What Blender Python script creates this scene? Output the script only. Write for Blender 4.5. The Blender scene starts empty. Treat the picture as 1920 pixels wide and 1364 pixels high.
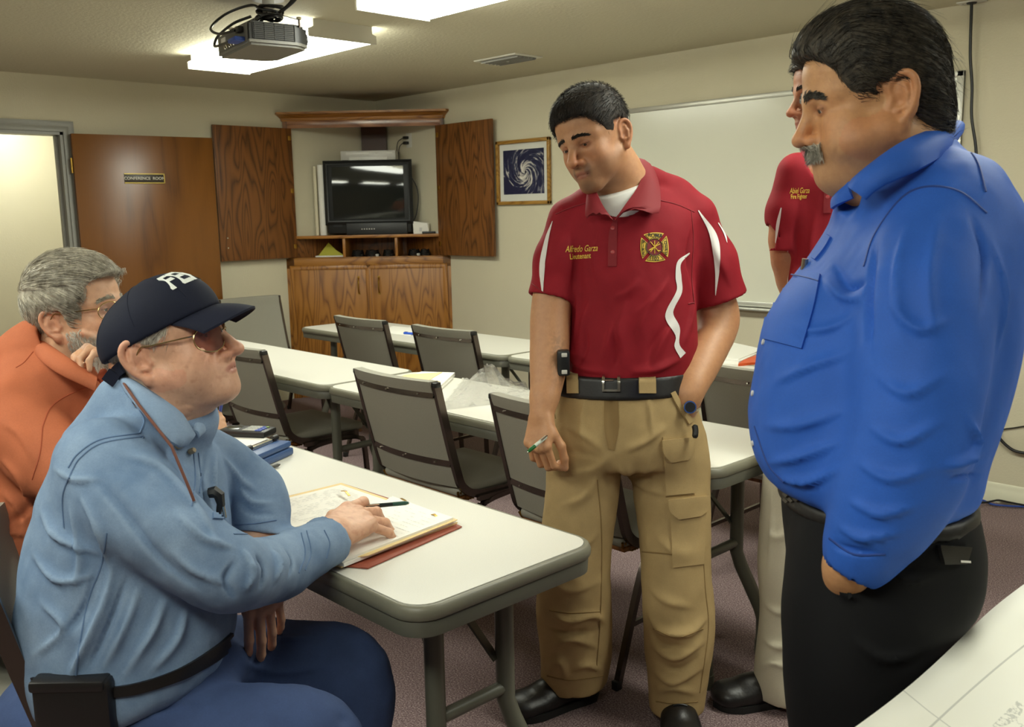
import bpy, bmesh, math, random
import numpy as np
from mathutils import Vector, Matrix, Euler
from mathutils.bvhtree import BVHTree
random.seed(7)
SC = bpy.context.scene
COL = SC.collection
PI = math.pi

# ------------------------------------------------------------------ camera
FPX = 1760.5
YAW, PITCH, ROLL = 0.8081, -0.1608, -0.0191
CAM = np.array([6.755, -4.898, 1.492])
def _axes():
    f = np.array([-math.sin(YAW)*math.cos(PITCH), math.cos(YAW)*math.cos(PITCH), math.sin(PITCH)])
    r = np.array([math.cos(YAW), math.sin(YAW), 0.0]); u = np.cross(r, f)
    return r*math.cos(ROLL)+u*math.sin(ROLL), -r*math.sin(ROLL)+u*math.cos(ROLL), f
CR, CU, CF = _axes()
cam = bpy.data.cameras.new('camera'); camo = bpy.data.objects.new('camera', cam); COL.objects.link(camo)
cam.sensor_width = 36.0; cam.lens = FPX*36.0/1920.0
camo.matrix_world = Matrix(((CR[0], CU[0], -CF[0], CAM[0]), (CR[1], CU[1], -CF[1], CAM[1]), (CR[2], CU[2], -CF[2], CAM[2]), (0, 0, 0, 1)))
cam.dof.use_dof = True; cam.dof.focus_distance = 2.45; cam.dof.aperture_fstop = 10.0
cam.clip_start = 0.05
SC.camera = camo
def at(px, py, d):            # the point of the room seen at a photo position, d metres in front of the lens
    return CAM + (CF + CR*((px-960)/FPX) - CU*((py-682)/FPX))*d
def on(px, py, ax, v):        # the same on a wall / table plane
    d = CF + CR*((px-960)/FPX) - CU*((py-682)/FPX)
    return CAM + d*((v-CAM[ax])/d[ax])
# ------------------------------------------------------------------ light and exposure
w = bpy.data.worlds.new('world'); SC.world = w; w.use_nodes = True
w.node_tree.nodes['Background'].inputs[0].default_value = (0.9, 0.93, 1.0, 1)
w.node_tree.nodes['Background'].inputs[1].default_value = 0.02
LAMP = 17.5                    # emission of the fluorescent lenses
SC.view_settings.view_transform = 'Standard'; SC.view_settings.look = 'None'
SC.view_settings.exposure = 0.1; SC.view_settings.gamma = 1.0; SC.view_settings.use_curve_mapping = False

# ------------------------------------------------------------------ helpers
def tag(o, label=None, cat=None, group=None, kind=None):
    if label: o['label'] = label
    if cat: o['category'] = cat
    if group: o['group'] = group
    if kind: o['kind'] = kind
    return o
def thing(name, label, cat, loc=(0, 0, 0), rz=0.0, group=None, kind=None):
    o = bpy.data.objects.new(name, None); COL.objects.link(o)
    o.empty_display_size = 0.05
    o.location = loc; o.rotation_euler = (0, 0, rz)
    return tag(o, label, cat, group, kind)
def dup(root, loc, rz, label=None, group=None):
    r = root.copy(); COL.objects.link(r); r.location = loc; r.rotation_euler = (0, 0, rz)
    if label: r['label'] = label
    if group: r['group'] = group
    for ch in list(root.children):
        c = ch.copy(); COL.objects.link(c); c.parent = r
        for g in list(ch.children):
            d = g.copy(); COL.objects.link(d); d.parent = c
    return r
def finish(name, me, mat, parent=None, smooth=40, loc=None, rot=None):
    me.validate()
    o = bpy.data.objects.new(name, me); COL.objects.link(o)
    if mat is not None:
        for m in (mat if isinstance(mat, (list, tuple)) else [mat]): me.materials.append(m)
    if smooth is not None:
        me.shade_smooth()
        if smooth < 180: me.set_sharp_from_angle(angle=math.radians(smooth))
    if parent is not None: o.parent = parent
    if loc is not None: o.location = loc
    if rot is not None: o.rotation_euler = rot
    return o
def pydata(name, V, F, mat, parent=None, smooth=180, **k):
    me = bpy.data.meshes.new(name)
    me.from_pydata([tuple(map(float, v)) for v in V], [], [tuple(map(int, f)) for f in F])
    return finish(name, me, mat, parent, smooth, **k)
class MB:
    """collects shapes of ONE part"""
    def __init__(s): s.bm = bmesh.new()
    def box(s, x0, x1, y0, y1, z0, z1, bev=0.0, seg=2, M=None):
        bm = bmesh.new(); r = bmesh.ops.create_cube(bm, size=1.0)
        for v in bm.verts: v.co = Vector(((x0+x1)/2+v.co.x*(x1-x0), (y0+y1)/2+v.co.y*(y1-y0), (z0+z1)/2+v.co.z*(z1-z0)))
        if bev: bmesh.ops.bevel(bm, geom=bm.edges[:], offset=bev, segments=seg, affect='EDGES', profile=0.5)
        return s._merge(bm, M)
    def _merge(s, bm, M=None):
        if M is not None: bmesh.ops.transform(bm, matrix=M, verts=bm.verts[:])
        off = len(s.bm.verts); vs = [s.bm.verts.new(v.co) for v in bm.verts]
        bm.verts.index_update()
        for f in bm.faces:
            try: s.bm.faces.new([vs[v.index] for v in f.verts])
            except ValueError: pass
        bm.free(); return s
    def raw(s, V, F, M=None):
        vs = [s.bm.verts.new((M @ Vector(v)) if M is not None else Vector(v)) for v in V]
        for f in F:
            try: s.bm.faces.new([vs[i] for i in f])
            except ValueError: pass
        return s
    def tube(s, pts, r, n=10, caps=True, closed=False, flat=None):
        """round tube along a polyline; r a number or a list; flat=(up, ratio) squashes the section"""
        P = [Vector(p) for p in pts]; m = len(P); R = r if isinstance(r, (list, tuple)) else [r]*m
        rings = []; ref = None
        for i in range(m):
            a = P[i-1] if (i > 0 or closed) else P[i]; b = P[(i+1) % m] if (i < m-1 or closed) else P[i]
            t = (b-a).normalized()
            if ref is None:
                ref = Vector((0, 0, 1)) if abs(t.z) < .9 else Vector((1, 0, 0))
            u = (ref - t*ref.dot(t)); 
            if u.length < 1e-5: u = t.orthogonal()
            u.normalize(); v = t.cross(u); ref = u
            rings.append([s.bm.verts.new(P[i]+(u*math.cos(2*PI*k/n)+v*math.sin(2*PI*k/n))*R[i]) for k in range(n)])
        L = m if closed else m-1
        for i in range(L):
            A, B = rings[i], rings[(i+1) % m]
            for k in range(n): s.bm.faces.new((A[k], A[(k+1) % n], B[(k+1) % n], B[k]))
        if caps and not closed:
            s.bm.faces.new(rings[0][::-1]); s.bm.faces.new(rings[-1])
        return s
    def cyl(s, c0, c1, r0, r1=None, n=16): return s.tube([c0, c1], [r0, r0 if r1 is None else r1], n)
    def bar(s, pts, w, h, up=(0, 0, 1)):
        """rectangular bar along a polyline; w across, h along 'up'"""
        P = [Vector(p) for p in pts]; m = len(P); rings = []
        for i in range(m):
            t = (P[min(i+1, m-1)]-P[max(i-1, 0)]).normalized(); side = t.cross(Vector(up))
            if side.length < 1e-4: side = t.orthogonal()
            side.normalize(); u = side.cross(t).normalized()
            rings.append([s.bm.verts.new(P[i]+side*(a*w/2)+u*(b*h/2)) for a, b in ((-1, -1), (1, -1), (1, 1), (-1, 1))])
        for i in range(m-1):
            for k in range(4): s.bm.faces.new((rings[i][k], rings[i][(k+1) % 4], rings[i+1][(k+1) % 4], rings[i+1][k]))
        s.bm.faces.new(rings[0][::-1]); s.bm.faces.new(rings[-1]); return s
    def prism(s, poly, z0, z1, M=None):
        n = len(poly); V = [(x, y, z0) for x, y in poly]+[(x, y, z1) for x, y in poly]
        F = [tuple(range(n))[::-1], tuple(range(n, 2*n))]+[(i, (i+1) % n, n+(i+1) % n, n+i) for i in range(n)]
        return s.raw(V, F, M)
    def sweep(s, prof, pts, closed=False, up=(0, 0, 1)):
        """profile [(out, up)] swept along a polyline in the plane normal to up; out = right of travel"""
        P = [Vector(p) for p in pts]; m = len(P); U = Vector(up); rings = []
        for i in range(m):
            a = (P[i]-P[i-1]) if (i > 0 or closed) else (P[1]-P[0]); b = (P[(i+1) % m]-P[i]) if (i < m-1 or closed) else (P[-1]-P[-2])
            n0 = a.normalized().cross(U); n1 = b.normalized().cross(U); nn = (n0+n1); nn = nn/(nn.dot(n0)) if nn.length > 1e-5 else n0
            rings.append([s.bm.verts.new(P[i]+nn*o+U*h) for o, h in prof])
        k = len(prof)
        for i in range(m if closed else m-1):
            A, B = rings[i], rings[(i+1) % m]
            for j in range(k): s.bm.faces.new((A[j], A[(j+1) % k], B[(j+1) % k], B[j]))
        if not closed: s.bm.faces.new(rings[0][::-1]); s.bm.faces.new(rings[-1])
        return s
    def build(s, name, mat, parent=None, smooth=40, **k):
        bmesh.ops.recalc_face_normals(s.bm, faces=s.bm.faces[:])
        me = bpy.data.meshes.new(name); s.bm.to_mesh(me); s.bm.free()
        return finish(name, me, mat, parent, smooth, **k)
def rrect(x0, x1, y0, y1, r, n=6):
    out = []
    for cx, cy, a0 in ((x1-r, y1-r, 0), (x0+r, y1-r, 90), (x0+r, y0+r, 180), (x1-r, y0+r, 270)):
        for k in range(n+1):
            a = math.radians(a0+90*k/n); out.append((cx+r*math.cos(a), cy+r*math.sin(a)))
    return out
def catmull(P, n=8):
    P = [np.array(p, float) for p in P]; out = []
    Q = [2*P[0]-P[1]]+P+[2*P[-1]-P[-2]]
    for i in range(1, len(Q)-2):
        for k in range(n):
            t = k/n; a, b, c, d = Q[i-1:i+3]
            out.append(.5*((2*b)+(c-a)*t+(2*a-5*b+4*c-d)*t*t+(3*b-a-3*c+d)*t**3))
    out.append(P[-1]); return out

# ------------------------------------------------------------------ materials
def srgb(r, g, b):
    f = lambda c: (c/255/12.92) if c/255 <= .04045 else ((c/255+.055)/1.055)**2.4
    return (f(r), f(g), f(b), 1.0)
MATS = {}
class NT:
    def __init__(s, name):
        s.m = bpy.data.materials.new(name); s.m.use_nodes = True; s.t = s.m.node_tree; s.n = s.t.nodes
        s.b = s.n['Principled BSDF']
    def add(s, typ, **k):
        nd = s.n.new(typ)
        for a, v in k.items():
            if a.startswith('i_'): nd.inputs[int(a[2:]) if a[2:].isdigit() else a[2:].replace('_', ' ')].default_value = v
            else: setattr(nd, a, v)
        return nd
    def link(s, a, b): s.t.links.new(a, b); return s
    def coord(s, scale=(1, 1, 1), kind='Object'):
        tc = s.add('ShaderNodeTexCoord'); mp = s.add('ShaderNodeMapping'); mp.inputs['Scale'].default_value = scale
        s.link(tc.outputs[kind], mp.inputs['Vector']); return mp.outputs['Vector']
    def noise(s, vec, scale, detail=2, rough=.5, dist=0):
        n = s.add('ShaderNodeTexNoise'); n.inputs['Scale'].default_value = scale; n.inputs['Detail'].default_value = detail
        n.inputs['Roughness'].default_value = rough; n.inputs['Distortion'].default_value = dist
        s.link(vec, n.inputs['Vector']); return n.outputs['Fac']
    def ramp(s, fac, stops, interp='LINEAR'):
        r = s.add('ShaderNodeValToRGB'); r.color_ramp.interpolation = interp; e = r.color_ramp.elements
        while len(e) < len(stops): e.new(.5)
        for i, (p, c) in enumerate(stops): e[i].position = p; e[i].color = c
        s.link(fac, r.inputs[0]); return r.outputs[0]
    def math(s, op, a, b=None, c=None):
        m = s.add('ShaderNodeMath', operation=op)
        for i, x in enumerate((a, b, c)):
            if x is None: continue
            if isinstance(x, (int, float)): m.inputs[i].default_value = x
            else: s.link(x, m.inputs[i])
        return m.outputs[0]
    def mix(s, fac, a, b, blend='MIX'):
        m = s.add('ShaderNodeMix', data_type='RGBA', blend_type=blend)
        for i, x in ((0, fac), (6, a), (7, b)):
            if isinstance(x, (int, float)): m.inputs[i].default_value = x
            elif isinstance(x, tuple): m.inputs[i].default_value = x
            else: s.link(x, m.inputs[i])
        return m.outputs[2]
    def bump(s, h, strength=.2, dist=.002):
        b = s.add('ShaderNodeBump'); b.inputs['Strength'].default_value = strength; b.inputs['Distance'].default_value = dist
        s.link(h, b.inputs['Height']); s.link(b.outputs[0], s.b.inputs['Normal']); return b
    def color(s, c):
        if isinstance(c, tuple): s.b.inputs['Base Color'].default_value = c
        else: s.link(c, s.b.inputs['Base Color'])
        return s
    def set(s, **k):
        for a, v in k.items(): s.b.inputs[a.replace('_', ' ')].default_value = v
        return s
def mat(name, c, rough=.5, metal=0.0, spec=.5, var=0.0, vscale=8, bump=0.0, bscale=200, bdist=.001, **k):
    if name in MATS: return MATS[name]
    t = NT(name); t.set(Roughness=rough, Metallic=metal); t.b.inputs['Specular IOR Level'].default_value = spec
    v = t.coord()
    if var:
        n = t.noise(v, vscale, 3)
        t.color(t.ramp(n, [(.3, tuple(x*(1-var) for x in c[:3])+(1,)), (.7, tuple(min(1, x*(1+var)) for x in c[:3])+(1,))]))
    else: t.color(c)
    if bump: t.bump(t.noise(v, bscale, 2), bump, bdist)
    for a, x in k.items(): t.b.inputs[a.replace('_', ' ')].default_value = x
    MATS[name] = t.m; return t.m
def oak(name, base, dark, light, rough=.35, fig=1.0, freq=13.0, axis='z', spec=.5):
    if name in MATS: return MATS[name]
    t = NT(name); t.set(Roughness=rough); t.b.inputs['Specular IOR Level'].default_value = spec
    sc = {'z': (6.0, 6.0, .95), 'x': (.95, 6.0, 6.0), 'y': (6.0, .95, 6.0)}[axis]
    fs = {'z': (170, 170, 5), 'x': (5, 170, 170), 'y': (170, 5, 170)}[axis]
    v = t.coord(sc); n = t.noise(v, 1.15, 1.5, .4, .25)
    ring = t.math('PINGPONG', t.math('MULTIPLY', n, freq), .5); ring = t.math('MULTIPLY', ring, 2.0)
    line = t.math('POWER', ring, 2.2)
    fib = t.noise(t.coord(fs), 1.0, 2)
    k = t.math('MULTIPLY', line, t.math('ADD', t.math('MULTIPLY', fib, .9), .35))
    c = t.ramp(k, [(.0, light), (.35, base), (.9, dark)])
    c2 = t.mix(t.math('MULTIPLY', fib, .35*fig), c, tuple(x*.72 for x in base[:3])+(1,))
    t.color(c2); t.bump(fib, .12, .0006)
    MATS[name] = t.m; return t.m

M_WALL = NT('wall_paint'); _v = M_WALL.coord()
M_WALL.color(M_WALL.ramp(M_WALL.noise(_v, 1.2, 3), [(.3, srgb(210, 203, 176)), (.7, srgb(216, 209, 184))])).set(Roughness=.75)
M_WALL.bump(M_WALL.noise(_v, 95, 3, .6), .35, .003); M_WALL = M_WALL.m
M_CEIL = NT('ceiling_texture'); _v = M_CEIL.coord()
M_CEIL.color(srgb(200, 193, 168)).set(Roughness=.85)
M_CEIL.bump(M_CEIL.noise(_v, 48, 4, .65), .55, .006); M_CEIL = M_CEIL.m
M_CARPET = NT('carpet'); _v = M_CARPET.coord()
_n = M_CARPET.noise(_v, 190, 3, .75); _n2 = M_CARPET.noise(_v, 3.5, 3)
M_CARPET.color(M_CARPET.mix(M_CARPET.math('MULTIPLY', _n2, .25), M_CARPET.ramp(_n, [(.28, srgb(64, 51, 53)), (.50, srgb(134, 113, 115)), (.70, srgb(206, 188, 182))]), srgb(94, 76, 74))).set(Roughness=.95)
M_CARPET.b.inputs['Specular IOR Level'].default_value = .1
M_CARPET.bump(_n, .9, .006); M_CARPET = M_CARPET.m
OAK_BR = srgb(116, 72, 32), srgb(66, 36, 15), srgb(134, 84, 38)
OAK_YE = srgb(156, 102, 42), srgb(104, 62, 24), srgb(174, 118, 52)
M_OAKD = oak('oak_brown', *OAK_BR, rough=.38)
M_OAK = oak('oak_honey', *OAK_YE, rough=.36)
M_OAKX = oak('oak_honey_rail', *OAK_YE, rough=.36, axis='x')
M_OAKP = oak('oak_fascia', srgb(150, 104, 74), srgb(108, 66, 44), srgb(172, 124, 92), rough=.22, axis='x', freq=8, spec=.8)
M_VEN = oak('door_veneer', srgb(118, 72, 22), srgb(92, 52, 14), srgb(126, 78, 26), rough=.3, freq=2.2)
M_LAM = mat('table_laminate', srgb(216, 214, 204), .38, var=.03, vscale=350, bump=.05, bscale=500)
M_EDGE = mat('table_edge', srgb(122, 120, 104), .42)
M_APRON = mat('table_frame_grey', srgb(92, 91, 80), .45)
M_LEG = mat('table_leg_grey', srgb(96, 96, 84), .38, spec=.5)
M_VINYL = mat('chair_vinyl', srgb(146, 143, 130), .62, var=.06, vscale=420, bump=.25, bscale=700)
M_CHMET = mat('chair_metal', srgb(96, 86, 80), .24, metal=.85)
M_CHROME = mat('chrome', srgb(200, 198, 190), .16, metal=1.0)
M_BRASS = mat('brass', srgb(190, 150, 70), .28, metal=1.0)
M_BLACK = mat('black_plastic', srgb(26, 26, 26), .42)
M_TV = mat('tv_plastic', srgb(30, 32, 32), .5, bump=.1, bscale=900)
M_SCREEN = mat('tv_glass', srgb(34, 38, 36), .06, spec=.6)
M_WHITE = mat('white_paint', srgb(222, 220, 208), .45)
M_TRIMG = mat('door_casing_grey', srgb(150, 150, 142), .4)
M_BASE = mat('baseboard_paint', srgb(222, 220, 196), .5)
M_PAPER = mat('paper', srgb(240, 238, 230), .7)
M_MANILA = mat('manila', srgb(232, 206, 150), .65)
M_RUST = mat('pressboard', srgb(150, 76, 56), .6, var=.08, vscale=60)
M_SILVER = mat('silver_plastic', srgb(206, 204, 196), .35)
M_PROJ = mat('projector_grey', srgb(120, 118, 110), .4)
M_PROJD = mat('projector_dark', srgb(44, 44, 44), .4)
M_CABLE = mat('black_cable', srgb(16, 16, 16), .4)
M_BLUEC = mat('blue_cable', srgb(40, 70, 150), .45)
M_BOARD = mat('whiteboard', srgb(222, 222, 206), .2, var=.02, vscale=2)
M_ALU = mat('aluminium', srgb(206, 206, 198), .35, metal=.6)
M_INK = mat('marker_ink', srgb(24, 24, 26), .5)
M_INKG = mat('grey_print', srgb(214, 214, 212), .7)
def emis(name, c, s):
    t = NT(name); t.color((0.8, 0.8, 0.8, 1)); t.b.inputs['Emission Color'].default_value = c; t.b.inputs['Emission Strength'].default_value = s
    return t.m
M_LENS = emis('fluorescent_lens', (0.97, 1.0, 0.87, 1), LAMP)
M_LENSH = emis('hall_lens', (0.98, 1.0, 0.88, 1), LAMP*.8)
# ================================================================== the room
RX, RY, H = 10.6, -8.2, 2.44
def struct(name, mb, m, **k): return tag(mb.build(name, m, **k), kind='structure')
tag(struct('floor', MB().box(-1.7, RX, RY, 0.0, -.12, 0), M_CARPET), 'mauve brown cut pile carpet floor')
tag(struct('ceiling', MB().box(-1.7, RX, RY, .12, H, H+.12), M_CEIL), 'cream textured ceiling')
tag(struct('wall_right', MB().box(-.12, RX, 0, .12, 0, H), M_WALL), 'cream wall behind the whiteboard')
DY0, DY1, DZ = -2.58, -3.48, 2.075
_w = MB(); _w.box(-.12, 0, DY0, 0, 0, H); _w.box(-.12, 0, RY, DY1, 0, H); _w.box(-.12, 0, DY1, DY0, DZ, H)
tag(struct('wall_left', _w, M_WALL), 'cream wall with the open doorway')
M_PANEL = oak('wall_panelling', srgb(112, 88, 62), srgb(84, 62, 42), srgb(124, 98, 70), rough=.5)
struct('wall_back', MB().box(-.12, RX, RY-.12, RY, 0, H), M_PANEL)
struct('wall_near', MB().box(RX, RX+.12, RY, 0, 0, H), M_PANEL)
struct('wall_hall', MB().box(-1.82, -1.7, RY, 0, 0, H), M_WALL)
struct('wall_hall_end', MB().box(-1.7, -.12, -.9, -.78, 0, H), M_WALL)
_prof = [(0, 0), (.014, 0), (.014, .062), (.010, .068), (.010, .078), (.005, .088), (.005, .094), (0, .1)]
struct('baseboard_right', MB().sweep(_prof, [(.95, 0, 0), (RX, 0, 0)]), M_BASE)
struct('baseboard_left', MB().sweep(_prof, [(0, -2.5, 0), (0, -.95, 0)]), M_BASE)
# door casing
_c = [(0, 0), (0, .018), (.02, .022), (.035, .014), (.055, .02), (.07, .016), (.07, 0)]
cas = thing('trim_1', 'grey painted casing round the open doorway', None, kind='structure')
def casing(pts, nm):
    m = MB(); P = [Vector(p) for p in pts]; n = len(P); rings = []
    for i in range(n):
        pr = []
        for o, h in _c: pr.append(m.bm.verts.new(Vector((h, 0, 0))+P[i]+Vector(offs[i])*o))
        rings.append(pr)
    k = len(_c)
    for i in range(n-1):
        for j in range(k): m.bm.faces.new((rings[i][j], rings[i][(j+1) % k], rings[i+1][(j+1) % k], rings[i+1][j]))
    return m.build(nm, M_TRIMG, cas)
offs = [(0, 1, 0), (0, 1, 1), (0, -1, 1), (0, -1, 0)]
casing([(0, DY0, 0), (0, DY0, DZ), (0, DY1, DZ), (0, DY1, 0)], 'casing')
_j = MB(); _j.box(-.13, .006, DY0-.02, DY0+.001, 0, DZ); _j.box(-.13, .006, DY1-.001, DY1+.02, 0, DZ); _j.box(-.13, .006, DY1, DY0, DZ-.02, DZ+.001)
_j.box(-.08, -.05, DY0-.035, DY0-.018, 0, DZ-.02); _j.build('jamb', M_TRIMG, cas)
# open door
door = thing('door_1', 'brown veneer door standing open against the left wall', None, loc=(.03, DY0+.035, .012), rz=math.atan2(-.10, .945), kind='structure')
door.rotation_euler = (0, 0, -math.atan2(.115, .945))
DW = .955
MB().box(0, .042, 0, DW, 0, 2.05, .002).build('door_slab', M_VEN, door)
for z in (.25, 1.05, 1.84):
    h_ = MB(); h_.cyl((.02, -.008, z-.05), (.02, -.008, z+.05), .008); h_.box(.0, .02, -.012, .012, z-.05, z+.05); h_.build('hinge', M_BRASS, door)
np_ = MB().box(.042, .047, .318, .592, 1.722, 1.79, .001).build('nameplate', mat('plate_brown', srgb(52, 44, 34), .4), door)
_f = MB()
for a in ((.318, .592, 1.784, 1.79), (.318, .592, 1.722, 1.728), (.586, .592, 1.722, 1.79)): _f.box(.046, .050, a[0], a[1], a[2], a[3])
_f.build('plate_edge', mat('gold_edge', srgb(205, 180, 95), .3, metal=.8), np_)
def text_mesh(txt, size, depth=.0005, shear=0.0, space=1.0, bold=0.0):
    cu = bpy.data.curves.new('t', 'FONT'); cu.body = txt; cu.size = size; cu.extrude = depth; cu.shear = shear; cu.space_character = space
    cu.align_x = 'CENTER'; cu.align_y = 'CENTER'; cu.offset = bold; cu.resolution_u = 4
    o = bpy.data.objects.new('t', cu); COL.objects.link(o)
    dg = bpy.context.evaluated_depsgraph_get(); me = bpy.data.meshes.new_from_object(o.evaluated_get(dg))
    bpy.data.objects.remove(o); bpy.data.curves.remove(cu)
    return me
def put_text(name, txt, size, mat_, parent, M, **k):
    me = text_mesh(txt, size, **k); me.materials.clear(); me.transform(M); o = finish(name, me, mat_, parent, None); return o
M_LETTER = mat('plate_letters', srgb(236, 232, 215), .5)
# text plane: x right -> +y, y up -> z, facing +x
put_text('lettering', 'CONFERENCE  ROOM', .0285, M_LETTER, np_, Matrix(((0, 0, 1, .0475), (1, 0, 0, .455), (0, 1, 0, 1.756), (0, 0, 0, 1))), space=.98)

# ================================================================== ceiling fixtures
def fixture(x, y, label, L=1.32, Wd=.40, lens=None):
    t = thing('ceiling_light', label, 'light', (x, y, H), 0, 'fluorescent ceiling lights')
    MB().box(-L/2, L/2, -Wd/2+.03, Wd/2-.03, -.03, 0).build('housing', M_WHITE, t)
    for s in (-1, 1): MB().prism([(-Wd/2, -.085), (Wd/2, -.085), (Wd/2, -.045), (Wd/2-.025, -.035), (Wd/2-.025, 0), (-Wd/2+.025, 0), (-Wd/2+.025, -.035), (-Wd/2, -.045)], 0, .012,
        Matrix.Translation((s*L/2-.006, 0, 0)) @ Matrix(((0, 0, 1, 0), (1, 0, 0, 0), (0, 1, 0, 0), (0, 0, 0, 1)))).build('end_cap', M_WHITE, t)
    pr = [(-Wd/2+.004, -.046), (-Wd/2+.004, -.072), (-Wd/2+.02, -.082), (Wd/2-.02, -.082), (Wd/2-.004, -.072), (Wd/2-.004, -.046)]
    V = [(s*(L/2-.008), a, b) for s in (-1, 1) for a, b in pr]; n = len(pr)
    pydata('lens', V, [(i, i+1, n+i+1, n+i) for i in range(n-1)], lens or M_LENS, t, None)
    return t
fixture(1.975, -2.09, 'fluorescent ceiling light half hidden behind the projector')
fixture(3.93, -2.25, 'fluorescent ceiling light cut off by the top edge, right of the projector')
for x, y, l in ((5.9, -2.25, 'fluorescent ceiling light out of view above the man in the blue shirt'), (7.85, -2.25, 'fluorescent ceiling light out of view at the far right end of the whiteboard row'),
                (2.2, -5.3, 'fluorescent ceiling light out of view in the rear row, nearest the doorway wall'), (4.2, -5.3, 'fluorescent ceiling light out of view behind the seated men'), (6.2, -5.3, 'fluorescent ceiling light out of view right above the photographer')):
    fixture(x, y, l)
h1 = fixture(-.9, -2.5, 'fluorescent light in the hall beyond the doorway', lens=M_LENSH)
h1['group'] = 'hall lights'
# air vent
vt = thing('air_vent', 'small louvred metal air vent in the ceiling', 'vent', (2.33, -.655, H), 0)
_m = MB()
for a in ((-.19, .19, -.12, -.095), (-.19, .19, .095, .12), (-.19, -.165, -.095, .095), (.165, .19, -.095, .095)): _m.box(*a, -.008, 0, .002)
_m.build('frame', M_WHITE, vt)
MB().box(-.165, .165, -.095, .095, -.002, 0).build('duct_shadow_plate', M_PROJD, vt)
for k in range(6):
    yy = -.08+.032*k
    MB().raw([(-.165, yy, -.020), (.165, yy, -.020), (.165, yy+.010, -.002), (-.165, yy+.010, -.002), (-.165, yy+.002, -.020), (.165, yy+.002, -.020), (.165, yy+.012, -.002), (-.165, yy+.012, -.002)],
             [(0, 1, 2, 3), (4, 5, 6, 7), (0, 1, 5, 4), (2, 3, 7, 6), (0, 3, 7, 4), (1, 2, 6, 5)]).build('slat', M_SILVER, vt)
MB().cyl((0, 0, -.012), (0, 0, -.02), .008).build('lever', M_SILVER, vt)
# cable plate and hanging cable by the whiteboard
pt = thing('ceiling_cable_plate', 'grey cable plate in the ceiling above the hanging black cable', 'plate', (4.90, -.045, H))
MB().box(-.06, .06, -.035, .035, -.006, 0, .002).build('plate', M_SILVER, pt)
MB().cyl((0, 0, -.004), (0, 0, -.012), .026, .02).build('grommet', M_BLACK, pt)
MB().cyl((-.04, 0, -.006), (-.04, 0, -.009), .004).build('screw', M_CHROME, pt)
_p = catmull([(4.90, -.045, 2.43), (4.905, -.04, 2.2), (4.918, -.03, 2.05), (4.925, -.03, 1.9), (4.955, -.025, 1.72), (4.97, -.022, 1.4), (4.96, -.022, .9), (5.02, -.022, .55), (5.11, -.022, .38), (5.185, -.022, .298), (5.26, -.022, .279), (5.40, -.022, .30), (5.6, -.022, .42)], 6)
tag(MB().tube(_p, .0075, 8).build('hanging_cable', M_CABLE), 'thick black cable hanging from the ceiling down the wall', 'cable')
_p = catmull([on(1820, 830, 1, -.008), on(1850, 814, 1, -.008), on(1868, 811, 1, -.008), on(1884, 805, 1, -.008), on(1900, 803, 1, -.008), on(1925, 799, 1, -.008), on(1990, 790, 1, -.008)], 5)
tag(MB().tube(_p, .003, 6).build('thin_wire', M_CABLE), 'thin black wire stapled along the wall at right', 'cable')
for nm, m_, c_, l_ in (('blue_cable', M_BLUEC, [(1800, 935), (1840, 938), (1860, 946), (1885, 949), (1930, 944)], 'blue network cable on the carpet by the baseboard'),
                       ('black_cord', M_CABLE, [(1800, 944), (1840, 946), (1860, 943), (1875, 940), (1900, 941), (1930, 948)], 'black cord on the carpet beside the blue cable')):
    P = [on(x, y, 2, .012) for x, y in c_]; P = [(q[0], min(q[1], -.03), q[2] if nm == 'blue_cable' else .02) for q in P]
    tag(MB().tube(catmull(P, 5), .005, 7).build(nm, m_), l_, 'cable')

# ================================================================== whiteboard and picture
wb = thing('whiteboard', 'large white dry-erase board with aluminium frame on the right wall', 'whiteboard', (0, 0, 0))
X0, X1, Z0, Z1 = 2.76, 4.875, .905, 2.13
MB().box(X0, X1, -.014, -.002, Z0, Z1).build('panel', M_BOARD, wb)
_pf = [(0, 0), (0, .02), (.006, .024), (.028, .018), (.03, 0)]
for nm, (a, b) in dict(top=((X0, Z1-.03, X1, Z1), 'h'), bottom=((X0, Z0, X1, Z0+.03), 'h'), left=((X0, Z0, X0+.03, Z1), 'v'), right=((X1-.034, Z0, X1, Z1), 'v')).items():
    MB().box(a[0], a[2], -.024, -.002, a[1], a[3], .004).build('frame_rail', M_ALU, wb)
MB().box(X0+.05, X1-.05, -.075, -.002, Z0-.018, Z0-.004, .004).build('pen_tray', M_ALU, wb)
def ink(pts, r=.003, nm='marker_writing', par=wb, y=-.0145):
    return MB().tube([(a, y, b) for a, b in catmull([(q[0], q[1]) for q in pts], 5)], r, 6).build(nm, M_INK, par)
def wbp(px, py): q = on(px, py, 1, -.0145); return (q[0], q[2])
ink([wbp(1783, 162), wbp(1789, 152), wbp(1793, 158), wbp(1791, 166), wbp(1787, 172)], .002)
ink([wbp(1783, 160), wbp(1786, 155)], .002)
for s_ in ([(1776, 232), (1778, 227), (1780, 232), (1782, 226), (1783, 231)], [(1784, 230), (1784.5, 221)], [(1788.5, 229), (1788.5, 219)], [(1784.5, 226), (1788.5, 224)]):
    ink([wbp(*q) for q in s_], .0022)
pf = thing('framed_picture', 'oak framed satellite photo of a hurricane beside the cabinet door', 'picture', (1.80, 0, 1.772))
pw, ph, fw = .277, .233, .026
MB().box(-pw, pw, -.008, -.003, -ph, ph).build('mat_board', mat('mat_board', srgb(216, 216, 208), .6), pf)
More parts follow.
